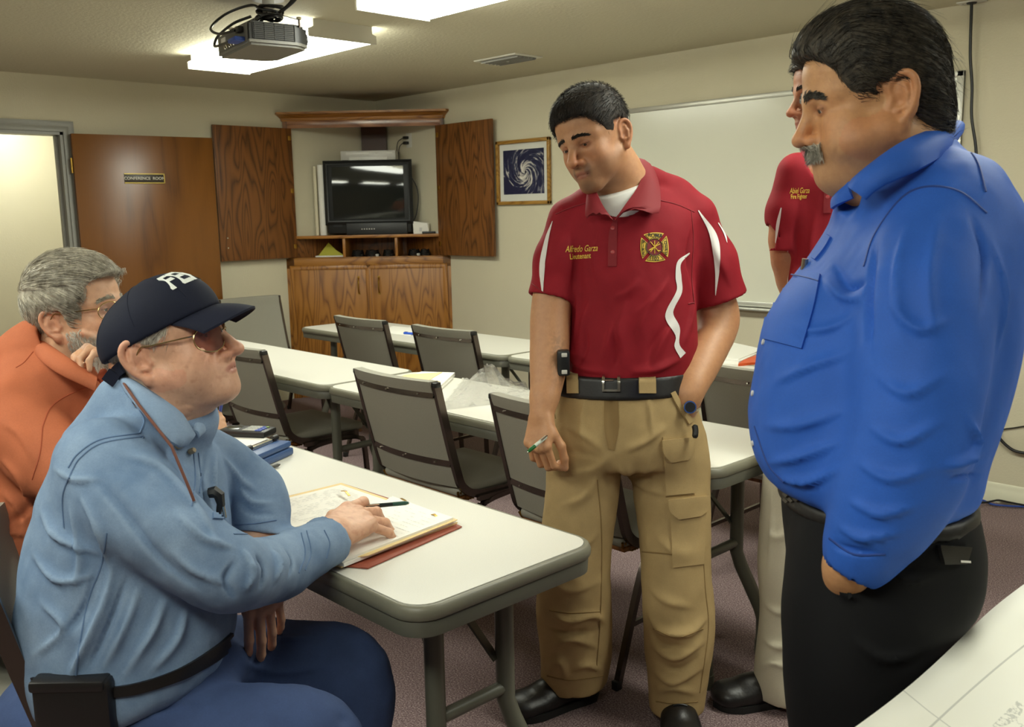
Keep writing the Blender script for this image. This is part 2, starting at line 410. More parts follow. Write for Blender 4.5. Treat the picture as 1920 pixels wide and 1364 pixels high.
for a in ((-pw, pw, ph-fw, ph), (-pw, pw, -ph, -ph+fw), (-pw, -pw+fw, -ph, ph), (pw-fw, pw, -ph, ph)):
    MB().box(a[0], a[1], -.03, -.002, a[2], a[3], .005).build('frame_side', oak('frame_oak', srgb(160, 116, 48), srgb(128, 86, 32), srgb(178, 134, 62), axis='x' if a[1]-a[0] > .1 else 'z'), pf)
t = NT('hurricane_photo'); v = t.coord()
sx = t.add('ShaderNodeSeparateXYZ'); t.link(v, sx.inputs[0])
dx = t.math('MULTIPLY', t.math('SUBTRACT', sx.outputs[0], .02), 4.6); dz = t.math('MULTIPLY', t.math('SUBTRACT', sx.outputs[2], .0), 4.6)
rr = t.math('SQRT', t.math('ADD', t.math('MULTIPLY', dx, dx), t.math('MULTIPLY', dz, dz)))
ang = t.math('ARCTAN2', dz, dx)
sw = t.math('ADD', ang, t.math('MULTIPLY', t.math('LOGARITHM', t.math('ADD', rr, .05), 2.718), 1.9))
cb = t.add('ShaderNodeCombineXYZ'); t.link(t.math('MULTIPLY', t.math('COSINE', sw), t.math('ADD', rr, .25)), cb.inputs[0]); t.link(t.math('MULTIPLY', t.math('SINE', sw), t.math('ADD', rr, .25)), cb.inputs[1]); t.link(t.math('MULTIPLY', rr, .9), cb.inputs[2])
n1 = t.noise(cb.outputs[0], 3.4, 6, .62, .6)
n1 = t.math('ADD', n1, t.math('MULTIPLY', t.math('SUBTRACT', .35, rr), .16))
eye = t.math('LESS_THAN', rr, .045)
t.color(t.mix(eye, t.ramp(n1, [(.42, srgb(30, 34, 66)), (.5, srgb(60, 66, 92)), (.56, srgb(176, 172, 168)), (.68, srgb(226, 222, 212))]), srgb(36, 38, 62))).set(Roughness=.35)
MB().box(-.213, .207, -.0095, -.007, -.157, .162).build('hurricane_photo', t.m, pf)

# ================================================================== corner cabinet
cb_ = thing('corner_cabinet', 'oak corner television cabinet with open upper doors', 'cabinet', (.47, -.47, 0), PI/4)
HW = .665
def cbx(name, x0, x1, y0, y1, z0, z1, m, bev=.002, par=cb_): return MB().box(x0, x1, y0, y1, z0, z1, bev).build(name, m, par)
g_ = .006
cbx('face_frame_rail', -HW, HW, 0, .03, 1.065, 1.145, M_OAKX)
cbx('face_frame_rail', -HW, HW, 0, .03, .10, .14, M_OAKX)
cbx('toe_kick', -HW+.01, HW-.01, .03, .05, 0, .10, M_OAKX)
for s in (-1, 1):
    cbx('face_frame_stile', *(sorted((s*HW, s*.60))), 0, .03, .0, 1.145, M_OAK)
cbx('centre_stile', -.03, .03, .004, .03, .14, 1.07, M_OAK)
cbx('cabinet_top', -HW+.02, HW-.02, -.004, .05, 1.145, 1.152, M_OAKX)
# triangular decks
def deck(z0, z1, y, m, nm):
    a = HW-y-.012
    MB().prism([(-a, y), (a, y), (0, y+a)], z0, z1).build(nm, m, cb_)
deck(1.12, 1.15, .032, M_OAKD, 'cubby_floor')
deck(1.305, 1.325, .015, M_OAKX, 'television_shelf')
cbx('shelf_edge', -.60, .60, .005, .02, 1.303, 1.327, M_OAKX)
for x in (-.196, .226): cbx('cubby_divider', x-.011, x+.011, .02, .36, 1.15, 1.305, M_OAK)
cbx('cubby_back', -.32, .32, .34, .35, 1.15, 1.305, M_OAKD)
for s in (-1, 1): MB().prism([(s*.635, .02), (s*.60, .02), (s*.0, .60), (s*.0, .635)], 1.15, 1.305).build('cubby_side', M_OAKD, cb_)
for s in (-1, 1):
    MB().prism([(s*.635, .0), (s*.60, .0), (s*.60, .04), (s*.625, .04)], 1.15, 2.24).build('upper_stile', M_OAKD, cb_)
# lower doors
for s in (-1, 1):
    d_ = cbx('lower_door', *(sorted((s*.006, s*.606))), -.02, -.001, .125, 1.06, M_OAK, .003)
    x0, x1 = sorted((s*.006, s*.606))
    fr = MB()
    fr.sweep([(0, 0), (0, .006), (-.012, .009), (-.03, .004), (-.034, 0)], [(x0+.004, -.02, .129), (x0+.004, -.02, 1.056), (x1-.004, -.02, 1.056), (x1-.004, -.02, .129)], closed=True, up=(0, -1, 0)); fr.build('door_moulding', M_OAK, d_)
    hx = s*.082
    hd = MB(); hd.tube(catmull([(hx, -.022, .985), (hx, -.045, .965), (hx, -.05, .925), (hx, -.045, .885), (hx, -.022, .865)], 5), .006, 8); hd.cyl((hx, -.02, .99), (hx, -.026, .99), .01); hd.cyl((hx, -.02, .86), (hx, -.026, .86), .01); hd.build('handle', M_BRASS, d_)
    for z in (.25, .95): MB().box(*(sorted((s*.606, s*.622))), -.012, -.001, z-.03, z+.03, .002).build('hinge', M_BRASS, d_)
# fascia and crown
cbx('fascia', -.60, .61, -.002, .02, 2.17, 2.245, M_OAKP)
MB().sweep([(0, 0), (.012, 0), (.02, .012), (.02, .02), (.05, .045), (.062, .05), (.062, .066), (0, .066)], [(-.64, .03, 2.225), (-.625, 0, 2.225), (.625, 0, 2.225), (.64, .03, 2.225)]).build('crown_moulding', M_OAKX, cb_)
MB().prism([(-.62, .0), (.62, .0), (0, .62)], 2.283, 2.29).build('top_board', M_OAKX, cb_)
MB().prism([(-.105, .52), (.105, .52), (.0, .63)], 1.33, 2.28).build('corner_post', mat('post_dark', srgb(70, 42, 24), .5), cb_)
# upper doors folded back along the walls
def upper_door(name, s):
    R_ = Matrix.Rotation(-PI/4, 4, 'Z') @ Matrix.Translation((-.47, .47, 0))
    m = MB()
    if s < 0: m.box(.032, .054, -1.53, -.865, 1.155, 2.17, .002, M=R_)
    else: m.box(.865, 1.518, -.054, -.032, 1.155, 2.17, .002, M=R_)
    return m
for s in (-1, 1):
    # each door in its own frame so the grain runs up the panel
    L = .662 if s < 0 else .652
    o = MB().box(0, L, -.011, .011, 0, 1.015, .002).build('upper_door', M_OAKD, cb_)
    if s < 0: Mw = Matrix.Translation((.05, -1.528, 1.156)) @ Matrix.Rotation(PI/2, 4, 'Z')
    else: Mw = Matrix.Translation((.866, -.05, 1.156))
    o.matrix_local = (Matrix.Translation((.47, -.47, 0)) @ Matrix.Rotation(PI/4, 4, 'Z')).inverted() @ Mw
    fx = L-.02 if s < 0 else .02
    ys = -.011
    for z in (.09, .53, .94): MB().box(fx-.013, fx+.013, -.015 if True else 0, .002, z-.018, z+.018, .002).build('hinge', M_BRASS, o)
    gx = .06 if s < 0 else L-.045
    for z in (.10, .175): MB().cyl((gx, -.010, z), (gx, -.014, z), .005).build('screw', M_CHROME, o)
# television
tv = thing('television', 'black tube television in the corner cabinet', 'television', (.47, -.47, 1.327), PI/4)
y0 = .13
_b = MB(); _b.box(-.343, .343, y0, y0+.10, .01, .575, .012)
_b.raw([(-.33, y0+.1, .03), (.33, y0+.1, .03), (.33, y0+.1, .56), (-.33, y0+.1, .56), (-.13, y0+.36, .08), (.13, y0+.36, .08), (.13, y0+.36, .42), (-.13, y0+.36, .42)], [(0, 1, 5, 4), (1, 2, 6, 5), (2, 3, 7, 6), (3, 0, 4, 7), (4, 5, 6, 7)])
_b.build('case', M_TV, tv)
_b = MB(); _b.sweep([(0, 0), (0, .012), (-.01, .016), (-.035, .0), (-.035, -.004)], [(-.325, y0, .115), (-.325, y0, .56), (.325, y0, .56), (.325, y0, .115)], closed=True, up=(0, -1, 0)); _b.build('bezel', M_TV, tv)
nx, nz = 16, 12; V = []; F = []
for i in range(nz+1):
    for j in range(nx+1):
        a, b = j/nx*2-1, i/nz*2-1
        V.append((a*.29, y0-.002-.022*(1-.5*a*a-.5*b*b), .337+b*.208))
for i in range(nz):
    for j in range(nx): F.append((i*(nx+1)+j, i*(nx+1)+j+1, (i+1)*(nx+1)+j+1, (i+1)*(nx+1)+j))
pydata('screen', V, F, M_SCREEN, tv)
_b = MB(); _b.box(-.19, .31, y0-.02, y0+.01, .0, .095, .008); _b.build('control_panel', mat('tv_panel', srgb(40, 42, 43), .45), tv)
_b = MB()
for k in range(6): _b.cyl((-.06+.02*k, y0-.02, .045), (-.06+.02*k, y0-.023, .045), .005, n=8)
_b.build('buttons', M_SILVER, tv)
for s in (-1, 1):
    _b = MB()
    for k in range(6): _b.box(s*.26-.035, s*.26+.035, y0-.003, y0, .065+.006*k, .068+.006*k)
    _b.build('speaker_grille', M_BLACK, tv)
vc = thing('video_player', 'silver video cassette player on top of the television', 'video player', (.47, -.47, 1.902), PI/4)
y0 = .19
MB().box(-.223, .223, y0, y0+.27, .012, .098, .004).build('case', M_SILVER, vc)
for x in (-.18, .18): MB().box(x-.03, x+.03, y0+.01, y0+.05, 0, .014).build('foot', M_BLACK, vc)
MB().box(-.18, .015, y0-.003, y0+.001, .062, .088, .001).build('cassette_door', mat('vcr_light', srgb(224, 222, 214), .35), vc)
MB().box(.06, .20, y0-.003, y0+.001, .072, .086, .001).build('disc_tray', mat('vcr_light', srgb(224, 222, 214), .35), vc)
MB().box(-.155, .155, y0-.003, y0+.001, .02, .048, .001).build('display_strip', mat('vcr_strip', srgb(232, 230, 222), .3), vc)
_b = MB()
for k in range(4): _b.cyl((-.21+.014*k, y0, .022), (-.21+.014*k, y0-.004, .022), .005, n=8)
_b.build('buttons', M_BLACK, vc)
# paper rolls left of the television
Rc = Matrix.Rotation(PI/4, 3, 'Z')
def cabw(x, y, z): q = Rc @ Vector((x, y, 0)); return Vector((.47+q.x, -.47+q.y, z))
rl = thing('paper_roll', 'tall white paper roll standing left of the television', 'paper roll', cabw(-.385, .16, 1.327))
MB().tube([(0, 0, 0), (0, 0, .565)], .028, 20).build('rolled_sheet', M_PAPER, rl)
MB().tube([(0, 0, .566), (0, 0, .569)], .012, 12).build('hollow_shade_disc', M_BLACK, rl)  # solid black disc on the roll end, painted shade of the hollow
r2 = thing('paper_roll', 'thin cream paper roll behind the tall white roll', 'paper roll', cabw(-.435, .155, 1.327)); MB().tube([(0, 0, 0), (0, 0, .555)], .014, 14).build('rolled_sheet', mat('paper_cream', srgb(222, 214, 186), .7), r2)
MB().tube([(0, 0, .556), (0, 0, .558)], .006, 10).build('hollow_shade_disc', M_BLACK, r2)  # black disc again stands for the shade inside the thin roll
# outlet with cords
ol = thing('wall_outlet', 'white outlet plate with black plugs above the television', 'outlet', (.455, -.001, 2.085))
MB().box(-.036, .036, -.006, 0, -.058, .058, .002).build('plate', M_WHITE, ol)
for z in (-.02, .022):
    pl = MB().box(-.03, .004, -.045, -.006, z-.011, z+.011, .003).build('plug', M_BLACK, ol)
    dx = .02 if z > 0 else 0
    MB().tube(catmull([(-.028, -.03, z), (-.06, -.035, z-.008), (-.085-dx, -.045, z-.05), (-.09-dx, -.05, -.2), (-.085, -.05, -.34)], 6), .0035, 6).build('power_cord', M_CABLE, pl)
_q = [cabw(.347, .2, 1.78), cabw(.385, .21, 1.70), cabw(.395, .21, 1.60), cabw(.375, .205, 1.48), cabw(.352, .2, 1.43)]
tag(MB().tube(catmull(_q, 6), .004, 6).build('antenna_cord', M_CABLE), 'black cord looping down beside the television', 'cord')
# small things on the shelf right of the television
bx_ = thing('white_carton', 'small white paper carton leaning right of the television', 'box', cabw(.43, .13, 1.326), PI/4-.2)
_b = MB(); _b.raw([(-.07, -.02, 0), (.06, -.02, 0), (.05, .03, 0), (-.07, .03, 0), (-.075, -.015, .10), (.045, -.005, .085), (.05, .035, .085), (-.07, .035, .10)], [(0, 1, 2, 3), (4, 5, 6, 7), (0, 1, 5, 4), (1, 2, 6, 5), (2, 3, 7, 6), (3, 0, 4, 7)]); _b.build('carton', M_PAPER, bx_)
_b = MB(); _b.box(-.02, .0, -.0205, -.0195, .02, .05); _b.build('printed_mark', M_INKG, bx_)
rm = thing('remote_control', 'small black remote control lying on the television shelf', 'remote', cabw(.49, .05, 1.327), PI/4+.1)
MB().box(-.055, .055, -.02, .02, 0, .018, .005).build('case', M_BLACK, rm)
_b = MB()
for i in range(5): _b.cyl((-.04+.02*i, -.006, .017), (-.04+.02*i, -.006, .021), .005, n=8)
_b.build('buttons', M_SILVER, rm)
MB().cyl((.08, -.01, 0), (.08, -.01, .02), .022).build('round_cap', M_SILVER, rm)
# cubby contents
fo = thing('yellow_folder', 'yellow green folder standing in the left cubbyhole', 'folder', cabw(-.32, .12, 1.151), PI/4)
_b = MB(); _b.raw([(-.11, 0, .012), (.1, 0, .012), (.03, .03, .055), (-.03, .04, .115), (-.11, .01, .012), (.1, .01, .012), (.03, .04, .053), (-.03, .05, .113)], [(0, 1, 2, 3), (4, 5, 6, 7), (0, 1, 5, 4), (1, 2, 6, 5), (2, 3, 7, 6), (3, 0, 4, 7)]); _b.build('cover', mat('folder_yellow', srgb(170, 165, 40), .55), fo)
MB().box(-.13, .11, -.02, .12, 0, .011, .002).build('sheets', M_PAPER, fo)
for k, (x, yy, s_) in enumerate(((-.1, .1, .05), (.02, .09, .06), (.15, .1, .045), (.36, .1, .05), (.45, .08, .04))):
    c_ = thing('cable_coil', ('leftmost coiled black cable in the middle cubbyhole', 'central and largest coiled black cable in the middle cubbyhole', 'rightmost coiled black cable in the middle cubbyhole', 'left coiled black cable in the right cubbyhole', 'small right coiled black cable in the right cubbyhole')[k], 'cable', cabw(x, yy, 1.151), 0, 'cable coils in the cabinet')
    m = MB()
    for j in range(4):
        m.tube([(s_*(1-.07*j)*math.cos(a), s_*(1-.07*j)*math.sin(a), .008+.012*j+.006*math.sin(3*a)) for a in [2*PI*i/20 for i in range(20)]], .005, 6, closed=True)
    m.build('coil', M_CABLE, c_)
    MB().box(s_*.7, s_*1.2, -.012, .012, .0, .02, .003).build('connector', M_SILVER if k % 2 else M_BLACK, c_)

# ================================================================== projector
pj = thing('projector', 'grey ceiling projector hanging under its mount with coiled cables', 'projector', (0, 0, 0))
K = np.array([3.05, -2.84, 2.205]); ax_a = np.array([.19, .98, 0]); ax_b = np.array([-.985, .16, 0])
PM = Matrix(((ax_b[0], ax_a[0], 0, K[0]), (ax_b[1], ax_a[1], 0, K[1]), (0, 0, 1, K[2]), (0, 0, 0, 1)))   # local x = along rear, y = away to the lens, z up
pj.matrix_world = PM
LB, LA, PH = .425, .262, .098
_b = MB(); _b.prism([(0, 0), (LB, 0), (LB, LA-.05), (LB-.05, LA), (.05, LA+.01), (.012, LA-.03), (0, LA-.06)], .012, PH); 
bmesh.ops.bevel(_b.bm, geom=[e for e in _b.bm.edges if abs(e.verts[0].co.z-e.verts[1].co.z) < 1e-4 and e.verts[0].co.z > .05], offset=.012, segments=2, affect='EDGES')
_b.build('upper_case', M_PROJD, pj)
_b = MB(); _b.prism([(-.002, -.002), (LB+.002, -.002), (LB, LA-.05), (LB-.05, LA), (.05, LA+.012), (.01, LA-.03), (-.002, LA-.06)], .0, .022); 
bmesh.ops.bevel(_b.bm, geom=[e for e in _b.bm.edges if abs(e.verts[0].co.z-e.verts[1].co.z) < 1e-4 and e.verts[0].co.z < .01], offset=.01, segments=2, affect='EDGES')
_b.build('lower_case', M_PROJ, pj)
MB().box(.012, LB-.01, -.006, .0, .018, PH-.008, .002).build('rear_panel', mat('rear_panel', srgb(92, 92, 88), .4), pj)
for i in range(9):
    MB().box(-.006, .0, .015, LA-.07, .026+.0078*i, .030+.0078*i).build('grille_slat', M_PROJD, pj)
for i in range(5): MB().box(-.007, .001, .02+.044*i, .023+.044*i, .024, PH-.006).build('grille_rib', M_PROJD, pj)
MB().box(-.003, .0, .012, LA-.065, .024, PH-.006).build('grille_shadow', M_BLACK, pj)
_b = MB(); _b.cyl((.1, LA-.005, .05), (.1, LA+.025, .05), .034, .03, 24); _b.build('lens_ring', M_PROJD, pj)
_b = MB()
for i in range(7): _b.cyl((.13+.03*i, -.006, .03+.003*(i % 2)), (.13+.03*i, -.012, .03), .008, n=10)
_b.build('sockets', M_CHROME, pj)
MB().box(.05, .10, -.03, -.006, .055, .08, .004).build('power_plug', M_BLACK, pj)
MB().box(.04, .14, -.05, -.006, .018, .036, .004).build('video_plug', M_BLUEC, pj)
MB().box(.30, .36, -.009, -.006, .055, .075).build('sticker', M_PAPER, pj)
MB().tube(catmull([(.09, -.03, .066), (.22, -.06, .07), (.36, -.05, .12), (.38, .03, .19), (.25, .1, .21), (.16, .12, .175)], 7), .006, 7).build('power_cable', M_CABLE, pj)
MB().tube(catmull([(.14, -.045, .026), (.28, -.05, .03), (.36, -.04, .045), (.33, -.03, .08), (.2, -.0, .115), (.14, .06, .14)], 7), .006, 7).build('video_cable', M_CABLE, pj)
_b = MB()
for j in range(6):
    rx, ry, rz = .085-.006*j, .05, .022+.004*(j % 3)
    c0 = Vector((.10+.008*(j % 2), .12, .135+.006*j))
    _b.tube([c0+Vector((rx*math.cos(a), ry*math.sin(a)+.004*j, .02*math.sin(a+j)+.008*math.sin(2*a+j))) for a in [2*PI*i/24 for i in range(24)]], .0055, 6, closed=True)
_b.build('cable_coil', M_CABLE, pj)
for (a, b) in (((.33, .03, .11), (.12, .13, .16)), ((.39, .08, .13), (.15, .14, .155)), ((.28, .2, .115), (.1, .14, .15)), ((.02, .23, .12), (.12, .15, .16))):
    m = MB(); m.bar([a, b], .014, .004); m.cyl((a[0], a[1], PH-.01), (a[0], a[1], a[2]+.012), .005, n=10); m.build('mount_arm', M_CHMET, pj)
    MB().cyl((a[0], a[1], a[2]+.002), (a[0], a[1], a[2]+.012), .011, n=6).build('mount_nut', M_CHROME, pj)
MB().tube([(.14, .14, .14), (.14, .14, H-K[2]-.005)], .026, 18).build('mount_pole', M_SILVER, pj)
MB().tube([(.14, .14, H-K[2]-.02), (.14, .14, H-K[2])], .07, 24).build('mount_plate', M_SILVER, pj)
for dx_ in (0, .05):
    MB().tube(catmull([(.03-dx_, .14, .14), (-.02-dx_, .17, .17), (-.03-dx_*1.3, .19, .2), (-.02-dx_*1.6, .2, .235)], 6), .006, 7).build('feed_cable', M_CABLE, pj)
MB().tube([(-.025, .185, .19), (-.022, .195, .222)], .011, 10).build('cable_connector', M_BLACK, pj)

# ================================================================== tables
def table(x0, x1, y0, y1, label, z=.74, group='folding tables'):
    cx, cy = (x0+x1)/2, (y0+y1)/2
    t = thing('folding_table', label, 'table', (cx, cy, 0), 0, group)
    a, b = (x1-x0)/2, (y1-y0)/2
    out = rrect(-a, a, -b, b, .07)
    inn = rrect(-a+.016, a-.016, -b+.016, b-.016, .056)
    MB().prism(inn, z-.03, z).build('table_top', M_LAM, t, smooth=30)
    m = MB(); m.sweep([(-.0155, -.002), (-.009, -.0005), (-.004, -.004), (0, -.013), (0, -.024), (-.003, -.03), (-.02, -.03)], [(p[0], p[1], z) for p in out], closed=True); m.build('edge_band', M_EDGE, t, smooth=60)
    m = MB(); m.sweep([(-.012, -.028), (-.006, -.034), (-.008, -.066), (-.03, -.066), (-.03, -.028)], [(p[0], p[1], z) for p in out], closed=True); m.build('apron', M_APRON, t, smooth=60)
    for s in (-1, 1):
        fr = thing('leg_frame', None, None); fr.parent = t
        X = s*(a-.16)
        for q in (-1, 1):
            Y = q*.105
            pts = [(X, Y, z-.05), (X, Y, .36), (X+s*.01, Y+q*.012, .31), (X+s*.06, Y+q*.055, .16), (X+s*.07, Y+q*.06, .12), (X+s*.07, Y+q*.06, .012)]
            MB().tube(pts, .0225, 14).build('leg', M_LEG, fr, smooth=50)
            MB().tube([(X+s*.07, Y+q*.06, 0), (X+s*.07, Y+q*.06, .045)], .026, 14).build('foot_cap', M_APRON, fr)
        MB().tube([(X, -.105, .39), (X, .105, .39)], .016, 12).build('stretcher', M_LEG, fr)
        MB().box(X-.03, X+.03, -.16, .16, z-.07, z-.03, .004).build('pivot_bar', M_APRON, fr)
        for q in (-1, 1):
            MB().bar([(X-s*.008, q*.085, .46), (X-s*.09, q*.06, .56), (X-s*.22, q*.04, z-.05)], .022, .006).build('brace', M_LEG, fr)
    return t
T1 = table(3.352, 5.405, -3.875, -3.328, 'grey folding table nearest the capped man, holding his papers')
table(1.28, 3.335, -3.875, -3.328, 'folding table beyond the man in orange, mostly hidden')
TM2 = table(3.207, 5.26, -2.672, -2.132, 'folding table behind the standing man in khaki trousers')
table(1.15, 3.203, -2.672, -2.132, 'folding table left of the clear plastic bag, in the middle row')
table(1.16, 3.185, -1.56, -1.0, 'folding table in front of the corner cabinet')
table(3.19, 5.22, -1.56, -1.0, 'folding table at the whiteboard end of the back row')
table(6.31, 8.36, -3.93, -3.38, 'folding table under the big map at lower right')
# ================================================================== chairs
def make_chair(label):
    t = thing('stacking_chair', label, 'chair', (0, 0, 0), 0, 'grey stacking chairs')
    for s in (-1, 1):
        x = s*.245
        P = catmull([(x, -.297, .878), (x, -.252, .69), (x, -.212, .54), (x, -.185, .475), (x, -.12, .437), (x, .0, .428), (x, .19, .425)], 6)
        MB().bar(P, .018, .03, up=(0, .9, .45)).build('upright', M_CHMET, t, smooth=50)
        MB().box(x-.012, x+.012, -.313, -.283, .870, .890, .004).build('end_cap', M_BLACK, t)
        MB().bar(catmull([(x+s*.012, -.12, .42), (x+s*.012, .1, .415), (x+s*.014, .185, .40), (x+s*.016, .215, .35), (x+s*.02, .235, .012)], 6), .02, .02, up=(0, 1, .3)).build('leg', M_CHMET, t, smooth=50)
        MB().bar(catmull([(x+s*.012, .05, .415), (x+s*.014, -.08, .40), (x+s*.016, -.14, .345), (x+s*.02, -.265, .012)], 6), .02, .02, up=(0, 1, .3)).build('leg', M_CHMET, t, smooth=50)
        for yy in (.235, -.267): MB().box(x+s*.02-.012, x+s*.02+.012, yy-.014, yy+.012, 0, .03, .003).build('foot_cap', M_BLACK, t)
        MB().bar([(x+s*.016, -.2, .19), (x+s*.016, .222, .19)], .012, .016).build('side_bar', M_CHMET, t)
        br = MB()
        for k in range(3): br.tube(catmull([(x-s*.012, -.2+.012*k, .455), (x-s*.02, -.185+.012*k, .43), (x-s*.02, -.14+.012*k, .415)], 4), .005, 6)
        br.build('spring_bracket', M_BRASS, t)
    # back pad: curved shell
    nx, nz = 12, 16; V = []; F = []
    def back(u, v):       # u -1..1, v 0..1
        z = .475+.418*v; y = np.interp(z, [.475, .54, .69, .893], [-.192, -.212, -.252, -.302]); bow = .03*(1-u*u)
        return u*.236, y-bow, z
    for side in (0, 1):
        for i in range(nz+1):
            v = i/nz; th = .012+.010*math.exp(-((v-.97)/.06)**2)
            for j in range(nx+1):
                x, y, z = back(j/nx*2-1, v); V.append((x, y+(th if side == 0 else -th), z))
    n1 = (nx+1)*(nz+1)
    for i in range(nz):
        for j in range(nx):
            a = i*(nx+1)+j; F += [(a, a+1, a+nx+2, a+nx+1), (n1+a, n1+a+nx+1, n1+a+nx+2, n1+a+1)]
    for i in range(nz):
        for j in (0, nx): a = i*(nx+1)+j; F.append((a, a+nx+1, n1+a+nx+1, n1+a))
    for j in range(nx):
        a = nz*(nx+1)+j; F += [(a, a+1, n1+a+1, n1+a), (j, j+1, n1+j+1, n1+j)]
    m = MB(); m.raw(V, F)
    bk = m.build('backrest', M_VINYL, t, smooth=70)
    for v in (.88, .235):
        V = []; F = []
        for j in range(nx+1):
            x, y, z = back(j/nx*2-1, v)
            for dz, dy in ((-.011, -.016), (.011, -.016), (.011, -.0105), (-.011, -.0105)): V.append((x*1.0, y+dy-(.011*math.exp(-((v-.97)/.06)**2)), z+dz))
        for j in range(nx):
            for k in range(4): F.append((4*j+k, 4*j+(k+1) % 4, 4*j+4+(k+1) % 4, 4*j+4+k))
        m = MB(); m.raw(V, F); m.build('band', M_CHMET, bk)
        for u in (-.72, 0, .72):
            x, y, z = back(u, v); MB().cyl((x, y-.014, z), (x, y-.024, z), .0045, .003, 8).build('screw', M_CHROME, bk)
    # seat pad
    m = MB(); m.box(-.236, .236, -.2, .235, .432, .472, .018, 3); m.build('seat', M_VINYL, t, smooth=70)
    for v in t.children:
        if v.name.startswith('seat'):
            for w_ in v.data.vertices:
                if w_.co.z > .45: w_.co.z += .016*(1-(w_.co.x/.22)**2)*(1-((w_.co.y-.02)/.24)**2)
    MB().box(-.232, .232, -.19, .225, .42, .434, .002).build('seat_board', M_OAKD, t)
    return t
ch = make_chair('grey vinyl stacking chair in the centre, drawn up to the middle table')
ch.location = (3.92, -2.505, 0)
for x, y, rz, l in ((4.715, -2.505, 0, 'grey stacking chair right behind the standing man in khaki trousers'),
                    (2.69, -2.505, 0, 'grey stacking chair behind the blue case, left of the centre chair'),
                    (1.95, -2.505, 0, 'grey stacking chair mostly hidden behind the capped man'),
                    (2.18, -1.455, 0, 'grey stacking chair at the back table, in front of the cabinet doors'),
                    (2.94, -1.455, 0, 'grey stacking chair at the back table, right of the one before the cabinet'),
                    (4.875, -1.55, 0, 'grey stacking chair between the khaki trousers and the blue shirt'),
                    (.62, -1.46, -PI/2, 'grey stacking chair against the left wall beside the cabinet, turned sideways'),
                    ):
    dup(ch, (x, y, 0), rz, l)

# ================================================================== things on the tables
def sheet(name, label, cat, corners, z, m, th=.002, curl=0.0, parent=None, group=None):
    """a paper sheet lying at height z, corners (x, y) in order"""
    n = 8; V = []; F = []
    c = [np.array(q, float) for q in corners]; mid = sum(c)/4
    for lay in (0, 1):
        for i in range(n+1):
            for j in range(n+1):
                u, v = j/n, i/n; p = (c[0]*(1-u)+c[1]*u)*(1-v)+(c[3]*(1-u)+c[2]*u)*v-mid
                V.append((p[0], p[1], lay*th+curl*(max(0, u-.6)/.4)**2))
    N = (n+1)**2
    for i in range(n):
        for j in range(n):
            a = i*(n+1)+j; F += [(a, a+n+1, a+n+2, a+1), (N+a, N+a+1, N+a+n+2, N+a+n+1)]
    for k in range(n):
        for a, b in ((k, k+1), (n*(n+1)+k, n*(n+1)+k+1), (k*(n+1), (k+1)*(n+1)), (k*(n+1)+n, (k+1)*(n+1)+n)): F.append((a, b, N+b, N+a))
    m_ = MB(); m_.raw(V, F)
    o = m_.build(name, m, parent, smooth=50, loc=(mid[0], mid[1], z))
    if label: tag(o, label, cat, group)
    return o
TZ = .7405
# manuscript lines printed on a sheet: thin raised strips, joined into one part
def print_lines(parent, corners, z, rows, seed, m=M_INKG, h=.0035, fill=.75, rng_u=(.06, .94), rng_v=(.1, .9)):
    rd = random.Random(seed); c = [np.array(q, float) for q in corners]; mid = sum(c)/4; V = []; F = []
    f = lambda u, v: (c[0]*(1-u)+c[1]*u)*(1-v)+(c[3]*(1-u)+c[2]*u)*v-mid
    H_ = np.linalg.norm(c[3]-c[0])
    for r in range(rows):
        v = rng_v[0]+(rng_v[1]-rng_v[0])*r/max(1, rows-1); u = rng_u[0]; dv = h/H_
        while u < rng_u[1]:
            L = rd.uniform(.02, .07)
            if rd.random() < fill:
                k = len(V)
                for a, b in ((u, v), (min(u+L, rng_u[1]), v), (min(u+L, rng_u[1]), v+dv), (u, v+dv)): q = f(a, b); V.append((q[0], q[1], z))
                F.append((k, k+1, k+2, k+3))
            u += L+rd.uniform(.008, .03)
    o = pydata('printed_text', V, F, m, parent, None); return o
# the capped man's folder: rust pressboard cover, manila sheets, two paper stacks
fq = [on(496, 945, 2, TZ)[:2], on(640, 912, 2, TZ)[:2], on(868, 992, 2, TZ)[:2], on(655, 1070, 2, TZ)[:2]]
# left page (u: away), right page
def T(px, py, z=TZ): return on(px, py, 2, z)[:2]
fold = thing('file_folder', 'open file folder with paper stacks under the hand of the capped man', 'folder', (0, 0, 0))
def fsheet(nm, cs, z, m, th, curl=0): o = sheet(nm, None, None, cs, z, m, th, curl, fold); return o
fsheet('left_cover', [T(508, 1004), T(491, 944), T(641, 908), T(772, 950)], TZ, M_RUST, .003)
fsheet('right_cover', [T(690, 1068), T(620, 1062), T(742, 936), T(866, 990)], TZ+.0005, M_RUST, .003)
fsheet('left_manila', [T(516, 1003), T(496, 946), T(640, 910), T(750, 948)], TZ+.0036, M_MANILA, .003)
zz = TZ+.0068
lp = [T(521, 999, zz), T(499, 946, zz), T(639, 911.5, zz), T(735, 944, zz)]
lq = fsheet('left_page', lp, zz, M_PAPER, .003)
print_lines(lq, [lp[1], lp[2], lp[3], lp[0]], .0036, 16, 3, h=.0022)
fsheet('right_manila', [T(608, 1058), T(736, 938), T(858, 985), T(640, 1069)], TZ+.0036, M_MANILA, .004)
zz = TZ+.0078
fsheet('right_page_under', [T(612, 1054, zz), T(736, 936, zz), T(855, 980, zz), T(645, 1064, zz)], zz, M_PAPER, .008)
fsheet('right_manila_top', [T(640, 1056, zz), T(740, 938, zz+.01), T(858, 982, zz), T(690, 1050, zz)], zz+.008, M_MANILA, .002)
zz = TZ+.017
rp = [T(612, 1047, zz), T(732, 936, zz), T(850, 975, zz), T(642, 1056, zz)]
